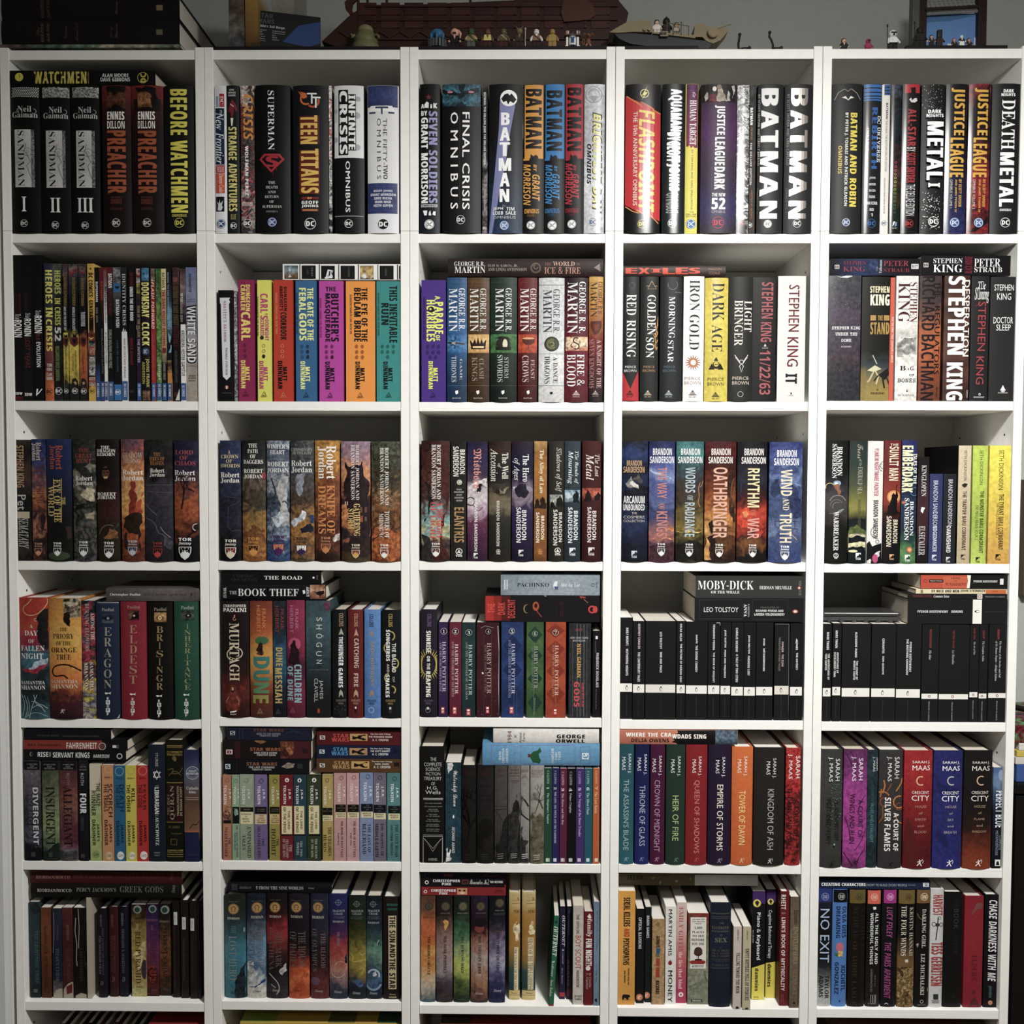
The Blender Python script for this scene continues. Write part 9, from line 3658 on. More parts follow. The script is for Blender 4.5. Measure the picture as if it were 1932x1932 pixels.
Mh 543 613 578 619 333 b POCKET
Mh 545 621 576 627 333 b BOOKS
b 593 676 124 q g:151414,151414:.05|black cloth hardback with faint stamped title
Td 646 150 665 192 222 b THE
Td 644 198 667 290 333 b BOOK
Td 642 320 660 405 222 b LOVE
RR 615 425 685 427 222
MY 222 635,600 642,585 650,600
b 686 771 142 q g:8a1a28,941d2c,8e1b2a,861928:.05|deep red hardback with grey stamped motifs
EY 7a4a48 745,175 770,170 780,185 770,200 755,200 740,210 730,228 725,220 740,195
Td 725 410 750 522 5a1c24 r ELDERS
EY 5a2424 715,645 725,610 740,600 760,630 762,650 740,635
ED 735 578 7 5a2424 10
b 778 841 136 q g:131214,131214:.05|black hardback with white slanted vertical title by the panel
Td 803 159 840 530 ddd o CHASE DARKNESS WITH ME
Ad 802 549 817 602 4a7a80 b JENSEN
MD 811 626 10 d09068
MD 811 626 4 b06a48
l 33 71 540 104 f g:1e2a48,1c2844:.05 d=150|dark blue paperback lying flat with white bold capitals
Th 43 81 248 96 ddd x CREATING CHARACTERS:
Sh 253 86 432 97 a8b0bc n HOW TO BUILD STORY PEOPLE
Ah 437 88 470 95 8a929c n SWAIN
MR 505 81 532 99 d0d4d8
Mu 510 83 527 97 1e2a48 b wd
'''
CELLS = parse(DATA)
# ------------------------------------------------------------------ things on top of the bookcases
TOPZ = XT
def px(x,y,Y): return xz(x,y,Y)
def MM(c,r=.4): return mat(c,r,'plastic')
BLK = MM('141414',.6)
for x0,x1,lab in ((.4185,.7815,'black display mat under the model ship, left half'),(.8185,1.1815,'black display mat under the row of toy figures'),(1.2185,1.36,'short black display mat under the tan skiff model'),(1.76,1.955,'thin black base plate under the dark toy warriors')):
    b = MB(); b.box(0,x1-x0,0,.262,0,.0062,BLK,.001); tag(b.build('display_mat',None,(x0,.0012,TOPZ+.0002)),lab,'mat','display mats')
MZ = TOPZ+.0066
def figure(cx,head,c,label,acc=None,y=.014,zb=MZ,hgt=.0385):
    """small jointed toy figure: c = legs, torso, arms, head, hair"""
    k = hgt/.0385; X = px(cx,88,y)[0]; r = empty('toy_figure',(X,y,zb),label,'toy figure','small toy figures')
    L,T_,A,Hd,Hr = (MM(q) for q in c); e = .0006*k
    for s in (-1,1):
        b = MB(); b.box(s*.0041*k-.0038*k,s*.0041*k+.0038*k,-.006*k,.004*k,0,.003*k,L,e); b.box(s*.0041*k-.0038*k,s*.0041*k+.0038*k,-.004*k,.004*k,.002*k,.0125*k,L,e); b.build('leg',r)
        b = MB(); b.tube([(s*.0065*k,0,.0235*k),(s*.0095*k,-.001*k,.019*k),(s*.0105*k,-.005*k,.0145*k)],[.0023*k,.0026*k,.002*k],A); b.ball((s*.0107*k,-.0068*k,.0132*k),.0022*k,MM(c[3])); b.build('arm',r,None,40)
    b = MB(); b.prism([(-.0082*k,.0125*k),(.0082*k,.0125*k),(.0062*k,.0255*k),(-.0062*k,.0255*k)],-.0042*k,.0042*k,T_); b.box(-.0082*k,.0082*k,-.0044*k,.0044*k,.0125*k,.0145*k,L); b.prism([(-.0025*k,.0255*k),(.0025*k,.0255*k),(0,.018*k)],-.0046*k,-.004*k,MM(c[3])); b.build('torso',r)
    b = MB(); b.cyl((0,0,.031*k),.0052*k,.0095*k,Hd,bev=.0015*k)
    for s in (-1,1): b.ball((s*.0018*k,-.0051*k,.0322*k),.0007*k,MM('101010'),n=6)
    b.box(-.0016*k,.0016*k,-.0054*k,-.005*k,.0284*k,.0289*k,MM('201010')); b.build('head',r,None,40)
    b = MB()
    if head == 'hair': b.ball((0,.0012*k,.0345*k),.0064*k,Hr,(1,1,.7)); b.box(-.0062*k,.0062*k,.001*k,.006*k,.026*k,.035*k,Hr,.001*k)
    elif head == 'helmet': b.ball((0,0,.032*k),.0075*k,Hr,(1,1,.95)); b.box(-.005*k,.005*k,-.0078*k,-.006*k,.031*k,.0335*k,MM('161616')); b.box(-.0015*k,.0015*k,-.008*k,-.006*k,.027*k,.031*k,MM('161616'))
    elif head == 'horns':
        b.ball((0,0,.033*k),.0068*k,Hr,(1,1,.9))
        for s in (-1,1): b.tube([(s*.003*k,0,.037*k),(s*.006*k,-.001*k,.0415*k)],[.0016*k,.0006*k],Hr)
    elif head == 'big':
        b.ball((0,.001,.0335*k),.0115*k,Hr,(1.1,.8,.85)); b.tube([(0,-.008*k,.032*k),(0,-.0115*k,.026*k),(0,-.0105*k,.021*k)],[.004*k,.003*k,.002*k],Hr)
        for s in (-1,1): b.ball((s*.0115*k,-.002*k,.029*k),.0045*k,Hr,(.7,.6,1.4))
    elif head == 'tail': b.ball((0,0,.032*k),.0085*k,Hr,(1,.9,1)); b.tube([(.006*k,0,.036*k),(.0115*k,-.002*k,.03*k),(.0105*k,-.004*k,.02*k)],[.003*k,.0026*k,.001*k],Hr); b.box(-.003*k,.003*k,-.0084*k,-.007*k,.0275*k,.0305*k,MM('1a0c0c'))
    elif head == 'hood': b.ball((0,.001*k,.032*k),.0078*k,Hr,(1,1,1.15)); b.cyl((0,.001*k,.041*k),.003*k,.006*k,Hr,r2=.0006*k)
    elif head == 'tall': b.box(-.0062*k,.0062*k,-.0056*k,.0056*k,.026*k,.046*k,Hr,.002*k)
    if b.v: b.build('headgear',r,None,45)
    if acc:
        b = MB(); m = MM(acc[1])
        if acc[0] == 'staff': b.tube([(.0115*k,-.007*k,.002),(.0115*k,-.007*k,.034*k)],.0009*k,m); b.ball((.0115*k,-.007*k,.035*k),.002*k,m)
        elif acc[0] == 'spear': b.tube([(-.0125*k,-.007*k,0),(-.013*k,-.007*k,.046*k)],.0008*k,m); b.box(-.0145*k,-.0115*k,-.0075*k,-.0065*k,.042*k,.047*k,m)
        elif acc[0] == 'sash': b.prism([(-.006*k,.0245*k),(-.003*k,.0252*k),(.0072*k,.0155*k),(.0072*k,.0135*k)],-.0052*k,-.0043*k,m)
        elif acc[0] == 'console':
            for q in range(9): a = math.pi*(q+.5)/9; b.box(-.0021*k,.0021*k,-.0195*k,-.0155*k,.003*k,.0185*k,m,.0004*k,Matrix.Rotation(a-math.pi/2,4,'Z'))
        b.build({'staff': 'staff','spear': 'spear','sash': 'sash','console': 'keyboard_console'}[acc[0]],r)
    return r
FIG = [(825,'big','1a1a1c 1c1c20 1c1c20 2f6a9a 2f6a9a','toy figure with big blue head behind grey console',('console','55585c'),.024),
 (858,'tail','141416 161618 161618 d8a088 d8a088','toy figure with smiling pink head and black body',None,.018),
 (889,'hair','5a5a54 8a7a52 c8a078 3f5a34 3a4a30','toy figure with green head and tan vest',('sash','4a3a22'),.014),
 (920,'hair','3a2018 cbb95c 5a4a34 7a4a34 4a3424','toy figure with yellow shirt and brown legs',None,.014),
 (950,'hair','4a1a1a 5a5034 6a5a3c 6a6444 5a5438','toy figure with dark red legs and tan sash',('sash','a89464'),.014),
 (980,'horns','2a1e1a 3a2a22 3a2a22 7a6a44 7a6a44','toy figure with horned tan head holding pale staff',('staff','b0b0a8'),.014),
 (1012,'','2a1214 8a6a4c e0d0c4 e4dcd4 000','toy figure with bald white head and pale arms',('sash','3a2418'),.014),
 (1042,'','9a7a34 a8863a a07e36 a8863a 000','toy figure golden all over',None,.014)]
for cx,hd,c,lab,acc,y in FIG: figure(cx,hd,c.split(),lab+', on black mat',acc,y)
# white domed toy robot carrying a tray
X = px(1080,88,.014)[0]; r = empty('toy_robot',(X,.014,MZ),'white legged toy robot with grey dome, carrying drinks tray','toy robot')
W_,G_,B_ = MM('e0e0de'),MM('8a8d92'),MM('2c4a80')
b = MB(); b.cyl((0,0,.0135),.0074,.0165,W_,bev=.001); b.box(-.003,.003,-.0079,-.006,.008,.018,B_); b.box(-.0055,.0055,-.0077,-.006,.0185,.0198,B_); b.build('body',r,None,40)
b = MB(); b.ball((0,0,.0215),.0074,G_,(1,1,.9)); b.ball((0,-.0066,.0245),.0014,MM('1c2a5a')); b.cyl((0,0,.0295),.002,.003,MM('4a4a5a')); b.build('dome',r,None,40)
for s in (-1,1):
    b = MB(); b.box(s*.0105-.002,s*.0105+.002,-.004,.004,.003,.021,W_,.0008); b.box(s*.0112-.0032,s*.0112+.0032,-.006,.006,0,.004,W_,.0008); b.build('leg',r)
b = MB(); b.box(-.0155,.0155,-.009,.007,.0225,.0245,MM('6a4a3c'),.0005); b.build('tray',r)
for x,c in ((-.0125,'8a3a30'),(-.009,'b8a8a4'),(.009,'a89a9c'),(.013,'7a5a60')):
    b = MB(); b.cyl((x,-.004,.028),.0016,.007,MM(c,.15),r2=.0026); b.build('cup',r)
# reddish brown long eared toy creature
X = px(1110,88,.014)[0]; r = empty('toy_creature',(X,.014,MZ),'small reddish brown toy creature with curled tail and ears','toy creature'); m = MM('7a4a34')
b = MB(); b.ball((0,0,.013),.0056,m,(.9,.8,1.3)); b.tube([(-.002,0,.01),(-.0042,-.002,.005),(-.0036,-.004,0)],[.002,.0017,.0014],MM('a87a64')); b.tube([(.002,0,.01),(.0042,-.002,.005),(.0036,-.004,0)],[.002,.0017,.0014],MM('a87a64')); b.build('body',r,None,50)
b = MB(); b.ball((0,-.002,.0235),.005,m,(.9,1,1)); b.tube([(0,-.006,.0225),(0,-.0095,.0205)],[.002,.001],m)
for s in (-1,1): b.tube([(s*.003,0,.026),(s*.0085,0,.0285),(s*.0105,-.001,.023)],[.0016,.002,.0006],m)
b.build('head',r,None,50)
b = MB(); b.tube([(-.004+.0035*math.cos(a)*(1-a/14)-.005,.003,.013+.0065*math.sin(a)*(1-a/14)) for a in [q*.5 for q in range(15)]],.0011,m); b.build('tail',r,None,60)
# olive slug shaped toy
X = px(691,88,.04)[0]; zq = MZ; m = MM('6a6c44',.5); r = empty('toy_slug',(X,.034,zq),'plump olive green slug shaped toy beside the card plaque','toy creature')
b = MB()
b.tube([(0,0,z) for z in (0,.004,.01,.016,.018,.024,.03,.032,.037,.041)],(.026,.0285,.0275,.0255,.0225,.0245,.0215,.0185,.018,.013),m,22)
b.build('body',r,None,60)
b = MB(); b.ball((0,-.003,.0425),1,MM('7c7a58',.5),(.0155,.014,.011),18); b.ball((0,-.009,.038),1,MM('6a6844',.5),(.014,.009,.004),14)
for s in (-1,1): b.ball((s*.006,-.0135,.0455),.0018,MM('c08a30'),n=8)
b.build('head',r,None,60)
for s in (-1,1):
    b = MB(); b.tube([(s*.021,-.006,.031),(s*.0275,-.014,.026),(s*.024,-.021,.0275)],[.004,.003,.002],m); b.build('arm',r,None,60)
# black information plaque
xl,zt = px(480.5,18.5,.016); xr,_ = px(605,34,.05)
r = empty('display_plaque',(xl,.016,MZ+.0003),'black card plaque with white writing and blue picture','plaque',None,math.atan2(.033,xr-xl)); PW = math.hypot(.033,xr-xl); PH = zt-MZ
b = MB(); b.box(0,PW,0,.003,0,PH,MM('131416',.5),.0003); b.build('card',r)
b = MB(); b.prism([(PW*.42,PH*.27),(PW*.66,PH*.72),(PW*.995,PH*.88),(PW*.995,PH*.33),(PW*.8,PH*.2)],-.0003,0,MM('24457c',.5)); b.build('blue_picture',r)
def words(par,rows,col,name):
    V,F = [],[]
    for t,sty,x0,x1,z0,z1 in rows:
        for g,f in glyphs(t,sty): n = len(V); V += [(x0+q[0]*(x1-x0),-.0004,z0+q[1]*(z1-z0)) for q in g]; F += [tuple(k+n for k in p) for p in f]
    me = bpy.data.meshes.new(name); me.from_pydata(V,[],F); me.materials.append(MM(col,.5)); return link(name,me,par)
U = PW; words(r,[('STAR','x',.04*U,.28*U,PH*.82,PH*.94),('WARS','x',.03*U,.29*U,PH*.69,PH*.8)],'55585c','heading_lettering')
words(r,[("Jabba's Sail Barge.",'o',.03*U,.46*U,PH*.57,PH*.65)]+[(t,'n',.04*U,.04*U+w*U,PH*(.5-.055*i),PH*(.53-.055*i)) for i,(t,w) in enumerate((('Manufacturer',.14),('Model',.07),('Length',.09),('Max. Speed',.11),('Affiliation',.11),('Weapons',.12)))]+[(t,'n',.26*U,.26*U+w*U,PH*(.5-.055*i),PH*(.53-.055*i)) for i,(t,w) in enumerate((('Ubrikkian Industries',.2),('Modified luxury barge',.19),('30 m',.05),('100 km/h',.07),('Hutt Cartel',.1)))],'b8bcc0','text_lettering')
# big dark brown brick ship
m,m2,r = MM('3b1f19',.5),MM('4a271e',.5),empty('toy_ship',(0,.075,MZ),'big dark brown brick built ship filling the shelf top','toy ship')
def Q(x,y,Y=.075): a,c = px(x,y,Y); return (a,c-MZ)
zf = Q(900,89)[1]; zf = max(zf,.0005)
hull = [(Q(607,60)[0],zf+.012),Q(663,26),Q(686,13),Q(1160,-8),Q(1186,24),Q(1177,52),(Q(1160,80)[0],zf),(Q(640,86)[0],zf)]
b = MB(); b.prism(hull,0,.14,m)
for i in range(11):
    x,z = Q(690+44*i,40)
    for row in range(2):
        b.box(x-.016,x+.022,-.0016,0,z-.014+row*.026,z+.01+row*.026,m2 if (i+row) % 3 else m,.0004)
    for q in range(4): b.cyl((x+.0195,-.0022,z-.012+q*.0085),.0024,.0026,m2,'y',n=10)
b.build('hull',r)
b = MB()
for y in (13,39,75): x0,z = Q(690,y); x1,_ = Q(1165,y); b.box(x0,x1,-.0045,0,z-.002,z+.002,m,.0005)
for i in range(6):
    xa,za = Q(640+38*i,60); xb,zb = Q(659+38*i,72); xc,_ = Q(678+38*i,60)
    for p,q in (((xa,za),(xb,zb)),((xb,zb),(xc,za))): b.tube([(p[0],-.002,p[1]),(q[0],-.002,q[1])],.0016,m2,6)
b.build('trim_strip',r)
b = MB(); x0,z0 = Q(985,12,.09); x1,_ = Q(1155,12,.09); b.prism([(x0-.02,z0),(x0+.004,z0+.07),(x1-.02,z0+.07),(x1+.006,z0)],.015,.12,m)
for i in range(9): b.box(x0+.004,x0+.075,.012,.015,z0-.03+.007*i,z0-.027+.007*i,m2)
b.build('upper_deck',r)
b = MB(); pts = [Q(*p) for p in ((1062,6),(1075,-4),(1105,-4),(1118,14),(1124,30),(1112,40),(1090,42),(1064,44),(1058,26))]; b.prism(pts,-.007,.001,MM('54301f',.5)); b.build('fin_shield',r)
for x,y0 in ((671,12),(689,12),(726,12),(886,10)):
    b = MB(); q = Q(x,y0+2); b.cyl((q[0],.03,q[1]+.022),.0028,.05,m2,n=10); b.build('mast',r)
b = MB(); b.prism([Q(x,y) for x,y in ((648,0),(655,-8),(672,-6),(664,2),(662,14),(668,24),(658,22),(650,12))],.01,.016,m2); b.build('prow_ornament',r)
b = MB(); x0,z = Q(808,10); x1,_ = Q(836,10); b.box(x0,x1,.004,.03,z-.001,z+.0025,MM('a8a8a4')); b.build('pale_plate',r)
# tan and grey skiff with its crew
r = empty('toy_skiff',(0,.02,MZ),'tan and grey brick built skiff on clear stands','toy ship'); TAN,GR = MM('8a7a5a',.5),MM('3a3c40',.5)
def K(x,y): a,c = px(x,y,.02); return (a,c-MZ)
b = MB(); b.prism([K(*p) for p in ((1160,61),(1196,60),(1262,66),(1312,72),(1348,76),(1338,89),(1290,88),(1235,86),(1190,80),(1168,70))],.006,.046,GR); b.build('hull',r)
b = MB(); b.prism([K(*p) for p in ((1150,60),(1166,50),(1184,40),(1205,37),(1228,38),(1231,60),(1196,59),(1166,61))],.002,.05,TAN); b.cyl((K(1216,56)[0],0,K(1216,56)[1]),.003,.006,TAN,'y'); b.cyl((K(1225,56)[0],0,K(1225,56)[1]),.003,.006,TAN,'y'); b.build('canopy',r)
b = MB(); b.prism([K(*p) for p in ((1232,60),(1312,66),(1312,72),(1262,66),(1232,63))],.0,.05,TAN); b.box(K(1245,70)[0],K(1260,70)[0],-.004,.004,K(1245,70)[1],K(1245,60)[1],TAN,.0006)
for x in (1248,1254): q = K(x,65); b.cyl((q[0],-.005,q[1]),.0026,.003,GR,'y')
b.build('deck',r)
b = MB(); b.prism([K(*p) for p in ((1309,68),(1312,45),(1328,43),(1340,52),(1374,51),(1375,56),(1360,74),(1346,80),(1334,76),(1326,68))],.004,.044,TAN)
q = K(1345,62); b.cyl((q[0],.0,q[1]),.0105,.012,TAN,'y',n=20,bev=.001); b.tube([(K(1350,54)[0],.004,K(1350,54)[1]),(K(1380,44)[0],.004,K(1380,44)[1])],.0013,TAN); b.build('engine',r)
b = MB()
for x in (1258,1270,1285,1299): b.tube([(K(x,68)[0],-.002,K(x,66)[1]),(K(x,46)[0],-.002,K(x,44+(x-1258)*.16)[1])],.0008,MM('6a5c44'))
b.tube([(K(1258,44)[0],-.002,K(1258,44)[1]),(K(1299,50)[0],-.002,K(1299,50)[1])],.0009,MM('6a5c44')); b.build('railing',r)
for x in (1198,1257):
    b = MB(); z1 = K(x,80)[1]; b.cyl((K(x,84)[0],.025,z1/2),.005,z1,MM('8a8c8e',.1),r2=.003); b.build('clear_stand',r)
b = MB(); b.tube([(K(1185,38)[0],.02,K(1185,38)[1]),(K(1205,34)[0],.02,K(1205,34)[1]),(K(1224,36)[0],.02,K(1224,36)[1])],.0016,MM('3a1f14')); b.build('strap',r)
zd = px(1250,62,.02)[1]
figure(1239,'hair','c8c0b0 d8d0c4 d8d0c4 d8b8a0 2a1a14'.split(),'toy figure in white with brown hair aboard the skiff',None,.032,zd+.0004,.03)
figure(1257,'hood','241a16 2a1e18 2a1e18 2a1e18 2a1e18'.split(),'tall dark furry toy figure aboard the skiff',None,.04,zd+.0004,.036)
figure(1276,'hair','6a6450 a8a090 a8a090 c8a888 4a4a34'.split(),'toy figure in beige behind the skiff railing',('staff','5a5e58'),.032,px(1276,65,.02)[1]+.0004,.028)
# sand coloured tentacle like pieces
for x,pts,c,lab in ((1394,((0,.0),(-.001,.012),(.0005,.022),(.0015,.03)),'1e1816','black toy creature with upright ball ended tail'),(1454,((.004,0),(.0045,.01),(.001,.02),(-.003,.026),(-.002,.034)),'2e1c16','dark brown curved toy tail standing on the white top')):
    X = px(x,88,.012)[0]; r = empty('toy_creature',(X,.012,TOPZ+.0003),lab,'toy creature'); m = MM(c)
    b = MB(); b.tube([(p[0],0,p[1]+.0015) for p in pts],.0022,m); b.ball((pts[-1][0],0,pts[-1][1]+.0015),.0032,m); b.build('tail',r,None,60)
    b = MB(); b.ball((.012,0,.0035),1,m,(.011,.006,.0035)); b.ball((.02,-.002,.0052),.0034,m); b.build('body',r,None,60)
    if c == '2e1c16':
        b = MB(); b.box(-.004,.006,-.004,.004,0,.002,MM('a89a78'),.0004); b.build('tan_brick',r)
T0 = TOPZ+.0004
figure(1592,'hair','1a1a1c 2a2a2c 2a2a2c d8b098 7a2a18'.split(),'toy figure with reddish hair on rightmost bookcase',None,.02,T0,.0275)
figure(1638,'helmet','8a2a4a 9a3054 9a3054 9a3054 a83a62'.split(),'pink helmeted toy figure on rightmost bookcase',None,.02,T0,.026)
figure(1684,'helmet','1a1a1c d4d4d2 d4d4d2 d4d4d2 dcdcda'.split(),'white armoured toy soldier in helmet on rightmost bookcase',('spear','222'),.012,T0,.0385)
BZ = TOPZ+.0068
figure(1735,'hair','1e1c1c 262424 262424 2a2422 1c1a1a'.split(),'dark toy warrior with spear before the blue diorama',('spear','1a1a1a'),.014,BZ,.0385)
figure(1772,'tall','3a2a28 3a2c28 3a2c28 2c2826 2c2a2a'.split(),'dark blocky tall headed toy figure before blue diorama',None,.014,BZ,.028)
for x,hd,c,lab in ((1757,'hair','1c1a1a','smallest dark toy figure beside the tall headed one'),(1800,'hair','8a4a48','small toy figure with reddish pink head'),(1814,'tall','dcdcd8','small toy figure with square white head'),(1828,'hair','20262a','small toy figure with dark cap at the far right')):
    figure(x,'' if c == 'dcdcd8' else hd,[c if hd == 'tall' else '2a2624','3a3230','3a3230','c8a088' if hd == 'hair' else c,c],lab,None,.006 if x in (1757,1814) else .02,BZ,.021)
# dark framed diorama with blue block scene
xa,xb = px(1731,60,.06)[0],px(1858,60,.06)[0]; r = empty('toy_diorama',(xa,.04,BZ),'dark framed toy diorama with blue sky scene and studded roof','toy diorama'); Wd = xb-xa; D_ = MM('2a1a18',.5)
zt = px(1740,-20,.06)[1]-BZ
b = MB(); b.box(0,.015,.012,.032,0,zt,D_,.0008); b.build('post',r)
b = MB(); b.box(Wd-.016,Wd,.012,.032,0,zt,D_,.0008); b.build('post',r)
b = MB(); b.box(-.014,0,.01,.03,0,zt*.97,MM('55564f',.3),.002); b.build('side_panel',r)
zs = px(1790,31,.06)[1]-BZ
b = MB(); b.box(.015,Wd-.016,.026,.03,0,zs+.008,MM('5a88c4',.5)); b.prism([(.015,zs-.009),(Wd*.5,zs-.006),(Wd*.85,zs+.004),(.015,zs+.004)],.0255,.026,MM('46709f',.5))
for x,z,w,h in ((.008,.034,.008,.004),(.022,.02,.012,.004),(.03,.026,.005,.012),(.05,.026,.01,.004),(Wd-.03,.034,.014,.008),(Wd-.03,.026,.005,.008)): b.box(.012+x,.012+x+w,.0252,.026,z,z+h,MM('c8d0d8',.5))
b.build('sky_panel',r)
b = MB(); rot = Matrix.Translation((Wd/2,.02,zs+.012)) @ Matrix.Rotation(math.radians(-3),4,'Y') @ Matrix.Rotation(math.radians(58),4,'X'); b.box(-Wd/2+.015,Wd/2-.014,-.008,.09,-.003,0,MM('8a8c8c',.4),0,rot)
for i in range(11):
    for j in range(8):
        st = bmesh.new(); bmesh.ops.create_cone(st,cap_ends=True,segments=8,radius1=.0025,radius2=.0025,depth=.0022)
        b.bm(st,MM('8a8c8c',.4),rot @ Matrix.Translation((-Wd/2+.021+i*(Wd-.042)/10,-.003+j*.0083,.0012)))
b.build('studded_roof',r)
b = MB(); b.box(.015,Wd-.014,.008,.012,zs+.006,zs+.011,D_,.0005,Matrix.Rotation(math.radians(-3),4,'Y')); b.build('eaves',r)
# books on the leftmost top
TOPB = r'''
l 0 86 341 93 f g:6a7a6a,b0a48a,4a7a6a,7a4a50:.6:25 d=240|thin colourful paperback under two huge dark hardbacks
l 4 37 338 84 h 161214 d=235|huge dark hardback on top, lower of two
Mu 70 52 76 70 5a4c40 s The
Mu 78 44 84 80 6a5c4c s COMPLETE
Mu 89 44 95 80 6a5c4c s FAR SIDE
Mu 122 50 128 74 5a4c40 s Volume
Mu 143 44 149 80 5a4c40 s Almost all
Au 209 52 214 72 5a4c40 s Gary
Au 218 46 223 74 6a5c50 s Larson
MR 296 57 308 67 6a6a50
l 4 -8 338 36 h 161214 d=235|huge dark hardback on top, upper of two
Mu 78 0 84 35 5a4c40 s COMPLETE
Mu 89 0 95 35 5a4c40 s FAR SIDE
Au 218 4 223 28 6a5c50 s Larson
MR 296 11 308 21 8a7a58
b 432 461 -60 f g:5a5450,6a6460,5a4a3a,6a645c,3a3c48:.4:25 d=170|grey softcover with brown line art standing upright
b 463 487 -60 q g:b0b0ac,b8b8b4,9a7a30,8a6a28,7a5a24,3a2c1c:.05 d=170|upright hardback, pale above and gold below
b 490 555 -60 x g:a8a69c,9a988c,6a665c,5a564c:.05 d=120 r=110 name=card_box cat=box|pale card box standing behind the black plaque
'''
q = Cell(); q.row,q.col,q.ox,q.oy,q.rec,q.s,q.ysh,q.X0,q.X1,q.last,q.tops,q.books,q.z = 0,0,0,0,2,1,92,-.003,.8,None,[],[],TOPZ+.0046
q.group = 'books on top of the leftmost bookcases'; c2 = None
for ln in TOPB.strip().split('\n'):
    p = ln.split()
    if p[0] in 'bl':
        h,d = ln.split('|'); p = h.split(); n = 4 if p[0] == 'b' else 5; f = list(map(float,p[1:n])); o = {k: (v if k in ('name','cat') else float(v)) for k,v in (t.split('=') for t in p[n+2:])}
        c2 = Book(q,False,f[0],f[1],f[2],92,o,p[n+1],d,p[n]) if p[0] == 'b' else Book(q,True,f[0],f[2],f[1],f[3],o,p[n+1],d,p[n]); c2.label = d; q.books.append(c2)
    elif p[0][1] == 'R': c2.rect(p[0][0],*map(float,p[1:5]),p[5])
    else: t = ln.split(None,7); c2.text(p[0][0],p[0][1],*map(float,t[1:5]),t[5],t[6],t[7])
for c2 in q.books: c2.finish()
# ------------------------------------------------------------------ the lowest shelves: only the tops of what stands there show
def box7(x0,x1,r_,top,cols,name,label,d=.2):
    Z = .0803; e = empty(name,(x0,r_,Z),label,'box')
    b = MB(); b.box(0,x1-x0,0,d,0,top-Z-.05,mat(cols[1],.5,'card'),.001); b.build('base',e)
    b = MB(); b.box(-.001,x1-x0+.001,-.001,d+.001,top-Z-.0495,top-Z,mat(cols[0],.4,'card'),.001); b.build('lid',e)
    b = MB(); h = top-Z+.0002
    for i,(u0,u1,v0,v1,c) in enumerate(cols[2]): w = x1-x0; b.add([(u0*w,v0*d,h+i*1e-4),(u1*w,v0*d,h+i*1e-4),(u1*w,v1*d,h+i*1e-4),(u0*w,v1*d,h+i*1e-4)],[(0,1,2,3)],mat(c,.4,'print'))
    b.build('lid_picture',e)
box7(.45,.775,.02,.43,('c0a030','8a7a2c',((0,.22,0,1,'8a9a2c'),(.3,.5,.3,.95,'5a4a2a'),(.55,.72,0,1,'6a6a34'),(.62,.85,.35,.8,'7a3024'),(.86,1,0,1,'3a5a44'))),'board_game_box','yellow board game box under the second bookcase\'s lowest visible shelf')
box7(.86,1.165,.02,.43,('8a2c20','6a2018',((0,.2,0,1,'4a3c24'),(.3,.62,.3,.9,'5a4a40'),(.66,.98,.6,1,'3a4a2c'))),'board_game_box','dark red board game box on the middle bookcase\'s lowest shelf')
box7(1.222,1.578,.03,.425,('1c1c1e','161618',((.1,.12,0,1,'3a3c3e'),(.3,.31,0,1,'333'),(.45,.58,.3,.8,'2e3032'),(.8,.92,.5,.7,'5a5a58'))),'storage_box','flat black box on the fourth bookcase\'s lowest shelf')
box7(1.68,1.975,.03,.425,('7a4424','4a2c1c',((.02,.85,.3,.9,'8a4a28'),(.86,1,0,1,'6a5c34'))),'storage_box','brown box on the rightmost bookcase\'s lowest shelf')
box7(.262,.379,.02,.425,('8a2a24','6a6a4c',((.1,.9,.5,.6,'a8503c'),)),'storage_box','red lidded box beside the leaning comics on lowest shelf')
for i in range(12):
    x = .075+i*.0135; c = '3a2a22 8a8474 2a2420 6a5a4a 1e1c1c 7a4a3c 9a9484 2c3a34 5a2c28 8a7a5c 24242a 6a6a64'.split()[i]
    e = empty('comic_book',(x,.03+.004*(i % 3),.0803),'tall thin comic with %s spine on the lowest shelf, %s of the row' % (('dark','pale','brown')[i % 3],ORD[i+1]),'book','thin comics on the lowest shelf')
    b = MB(); b.box(0,.009,0,.17,0,.335-.006*(i % 4),mat(c,.4,'book_cover'),.0006); b.build('cover',e)
    b = MB(); b.box(.0012,.0078,.003,.168,.33-.006*(i % 4),.3357-.006*(i % 4),paper()); b.build('page_block',e)
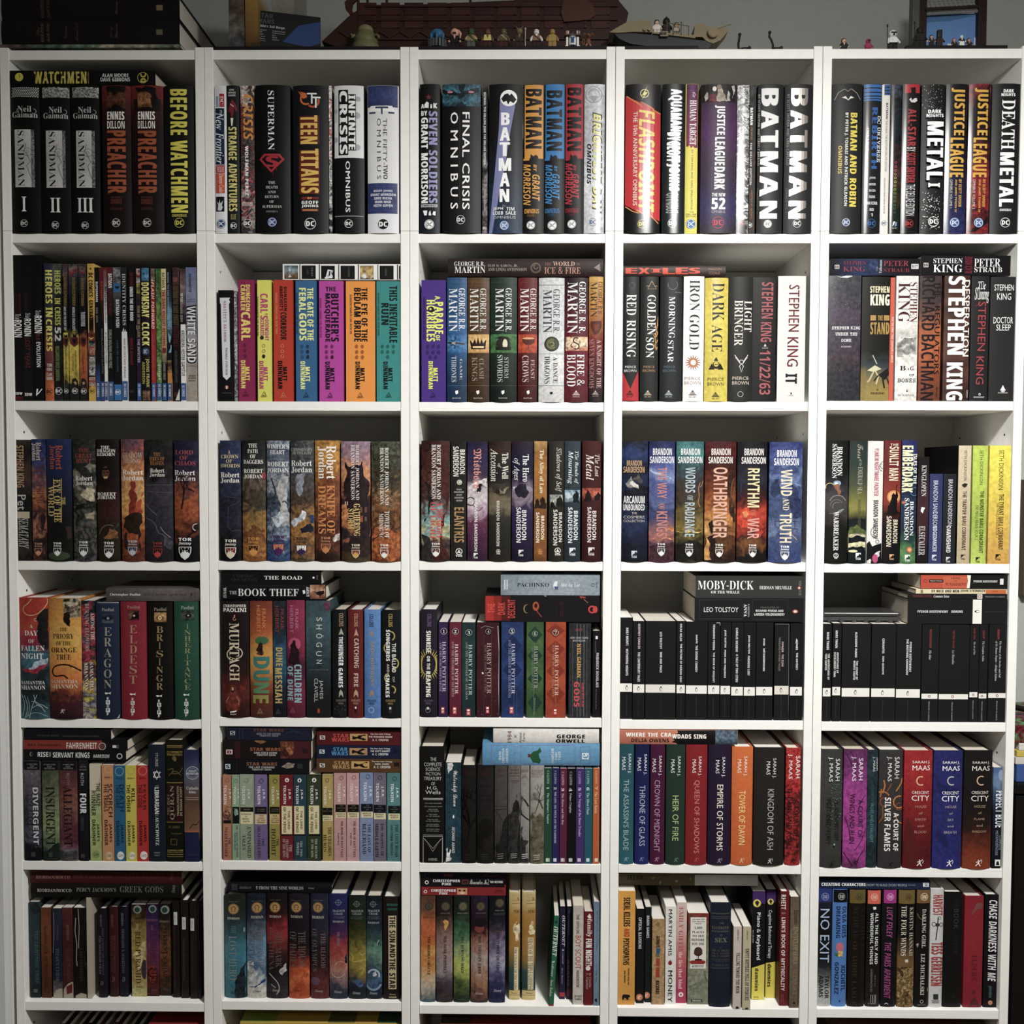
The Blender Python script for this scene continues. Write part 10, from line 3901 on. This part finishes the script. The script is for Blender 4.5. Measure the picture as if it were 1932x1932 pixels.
# ------------------------------------------------------------------ right of the bookcases
x0 = px(1905,1500,.0)[0]+.012; ZB = px(1925,1474,.02)[1]
e = empty('cabinet',(x0,0,0),'black cabinet right of the white bookcases','cabinet'); k = mat('14110f',.5,'black_wood')
b = MB(); b.box(0,.7,.02,.28,0,ZB-.02,k,.001); b.build('carcass',e)
b = MB(); b.box(-.002,.7,.0,.285,ZB-.02,ZB,k,.002); b.build('top',e)
b = MB(); b.box(.002,.348,.002,.02,.05,ZB-.024,k,.0015); b.build('door',e)
z = ZB+.0004
for c,py,nm,lab in (('3a5a9a',1438,'hardback_book','blue book lowest on the black cabinet'),('c8c4bc',1424,'magazine','white magazine on the blue book'),('c8b03c',1412,'magazine','yellow magazine on the white one'),('d0ccc4',1398,'paperback_book','white paperback beneath the dark red pattern'),('g:7a1c2c,c04a7a,7a1c2c,4a9a5a,6a1828:.9:40',1366,'gift_bag','dark red bag with pink and green pattern')):
    z1 = px(1925,py,.03)[1]; e = empty(nm,(x0+.004+(len(lab) % 5)*.002,.015,z),lab,'bag' if nm == 'gift_bag' else 'book','things piled on the black cabinet')
    b = MB(); b.box(0,.3,0,.21,0,max(.004,z1-z-.0006),mat(c,.45,'cover'),.001); b.build('cover',e); z = max(z+.0046,z1)
e = empty('headset',(x0+.03,.1,z),'black curved headset lying on the patterned bag','headset')
b = MB(); b.tube([(-.03,0,.028),(.0,.0,.02),(.04,0,.012),(.1,0,.03)],.006,k); b.build('band',e,None,60)
b = MB(); b.cyl((.11,0,.022),.022,.02,k,'y',bev=.003); b.build('ear_cup',e,None,40)
xa,zb = px(1924,1122,BACKY); _,zt = px(1924,905,BACKY); e = empty('picture_frame',(xa,BACKY-.014,zb),'brown ribbed framed hanging on the wall at right','picture frame')
e['label'] = 'brown frame with ribbed panel hanging beyond the rightmost bookcase'
b = MB(); fm = mat('5a4a34',.5,'frame_wood'); fw,fh = .4,zt-zb
for q in ((0,.014,0,fh),(fw-.014,fw,0,fh),(.014,fw-.014,0,.014),(.014,fw-.014,fh-.014,fh)): b.box(q[0],q[1],0,.0255,q[2],q[3],fm,.001)
b.build('frame',e)
b = MB()
for i in range(int((fh-.03)/.008)): b.box(.014,fw-.014,.008,.016,.015+i*.008,.0215+i*.008,mat('8a7850',.6,'slat'))
b.build('ribbed_panel',e)

# clear plastic case lying on the wide black paperbacks
tp = next(c for c in CELLS if (c.row,c.col) == (3,4)).tops; zc = max(t for a,b_,t in tp[:5])+.0005; xa,xb = 1.6185,px(1702,1160,.02)[0]
e = empty('plastic_case',(xa,.02,zc),'empty clear plastic case lying on the wide black paperbacks','plastic case'); cl = mat('8a8a8c',.12,'clear_plastic'); cl.node_tree.nodes['Principled BSDF'].inputs['Transmission Weight'].default_value = .8
Lc = xb-xa
b = MB(); b.box(0,Lc,0,.1,.002,.0105,cl,.004)
for i in range(6): b.box(.014+i*Lc*.15,.022+i*Lc*.15,-.001,.004,0,.008,cl,.001)
b.build('base',e)
b = MB(); b.box(.001,Lc-.001,.0005,.1,.0115,.019,cl,.0035); b.box(.008,Lc-.008,-.0008,.002,.0165,.018,mat('c8c8ca',.2,'clear_rim'),.0004); b.build('lid',e)
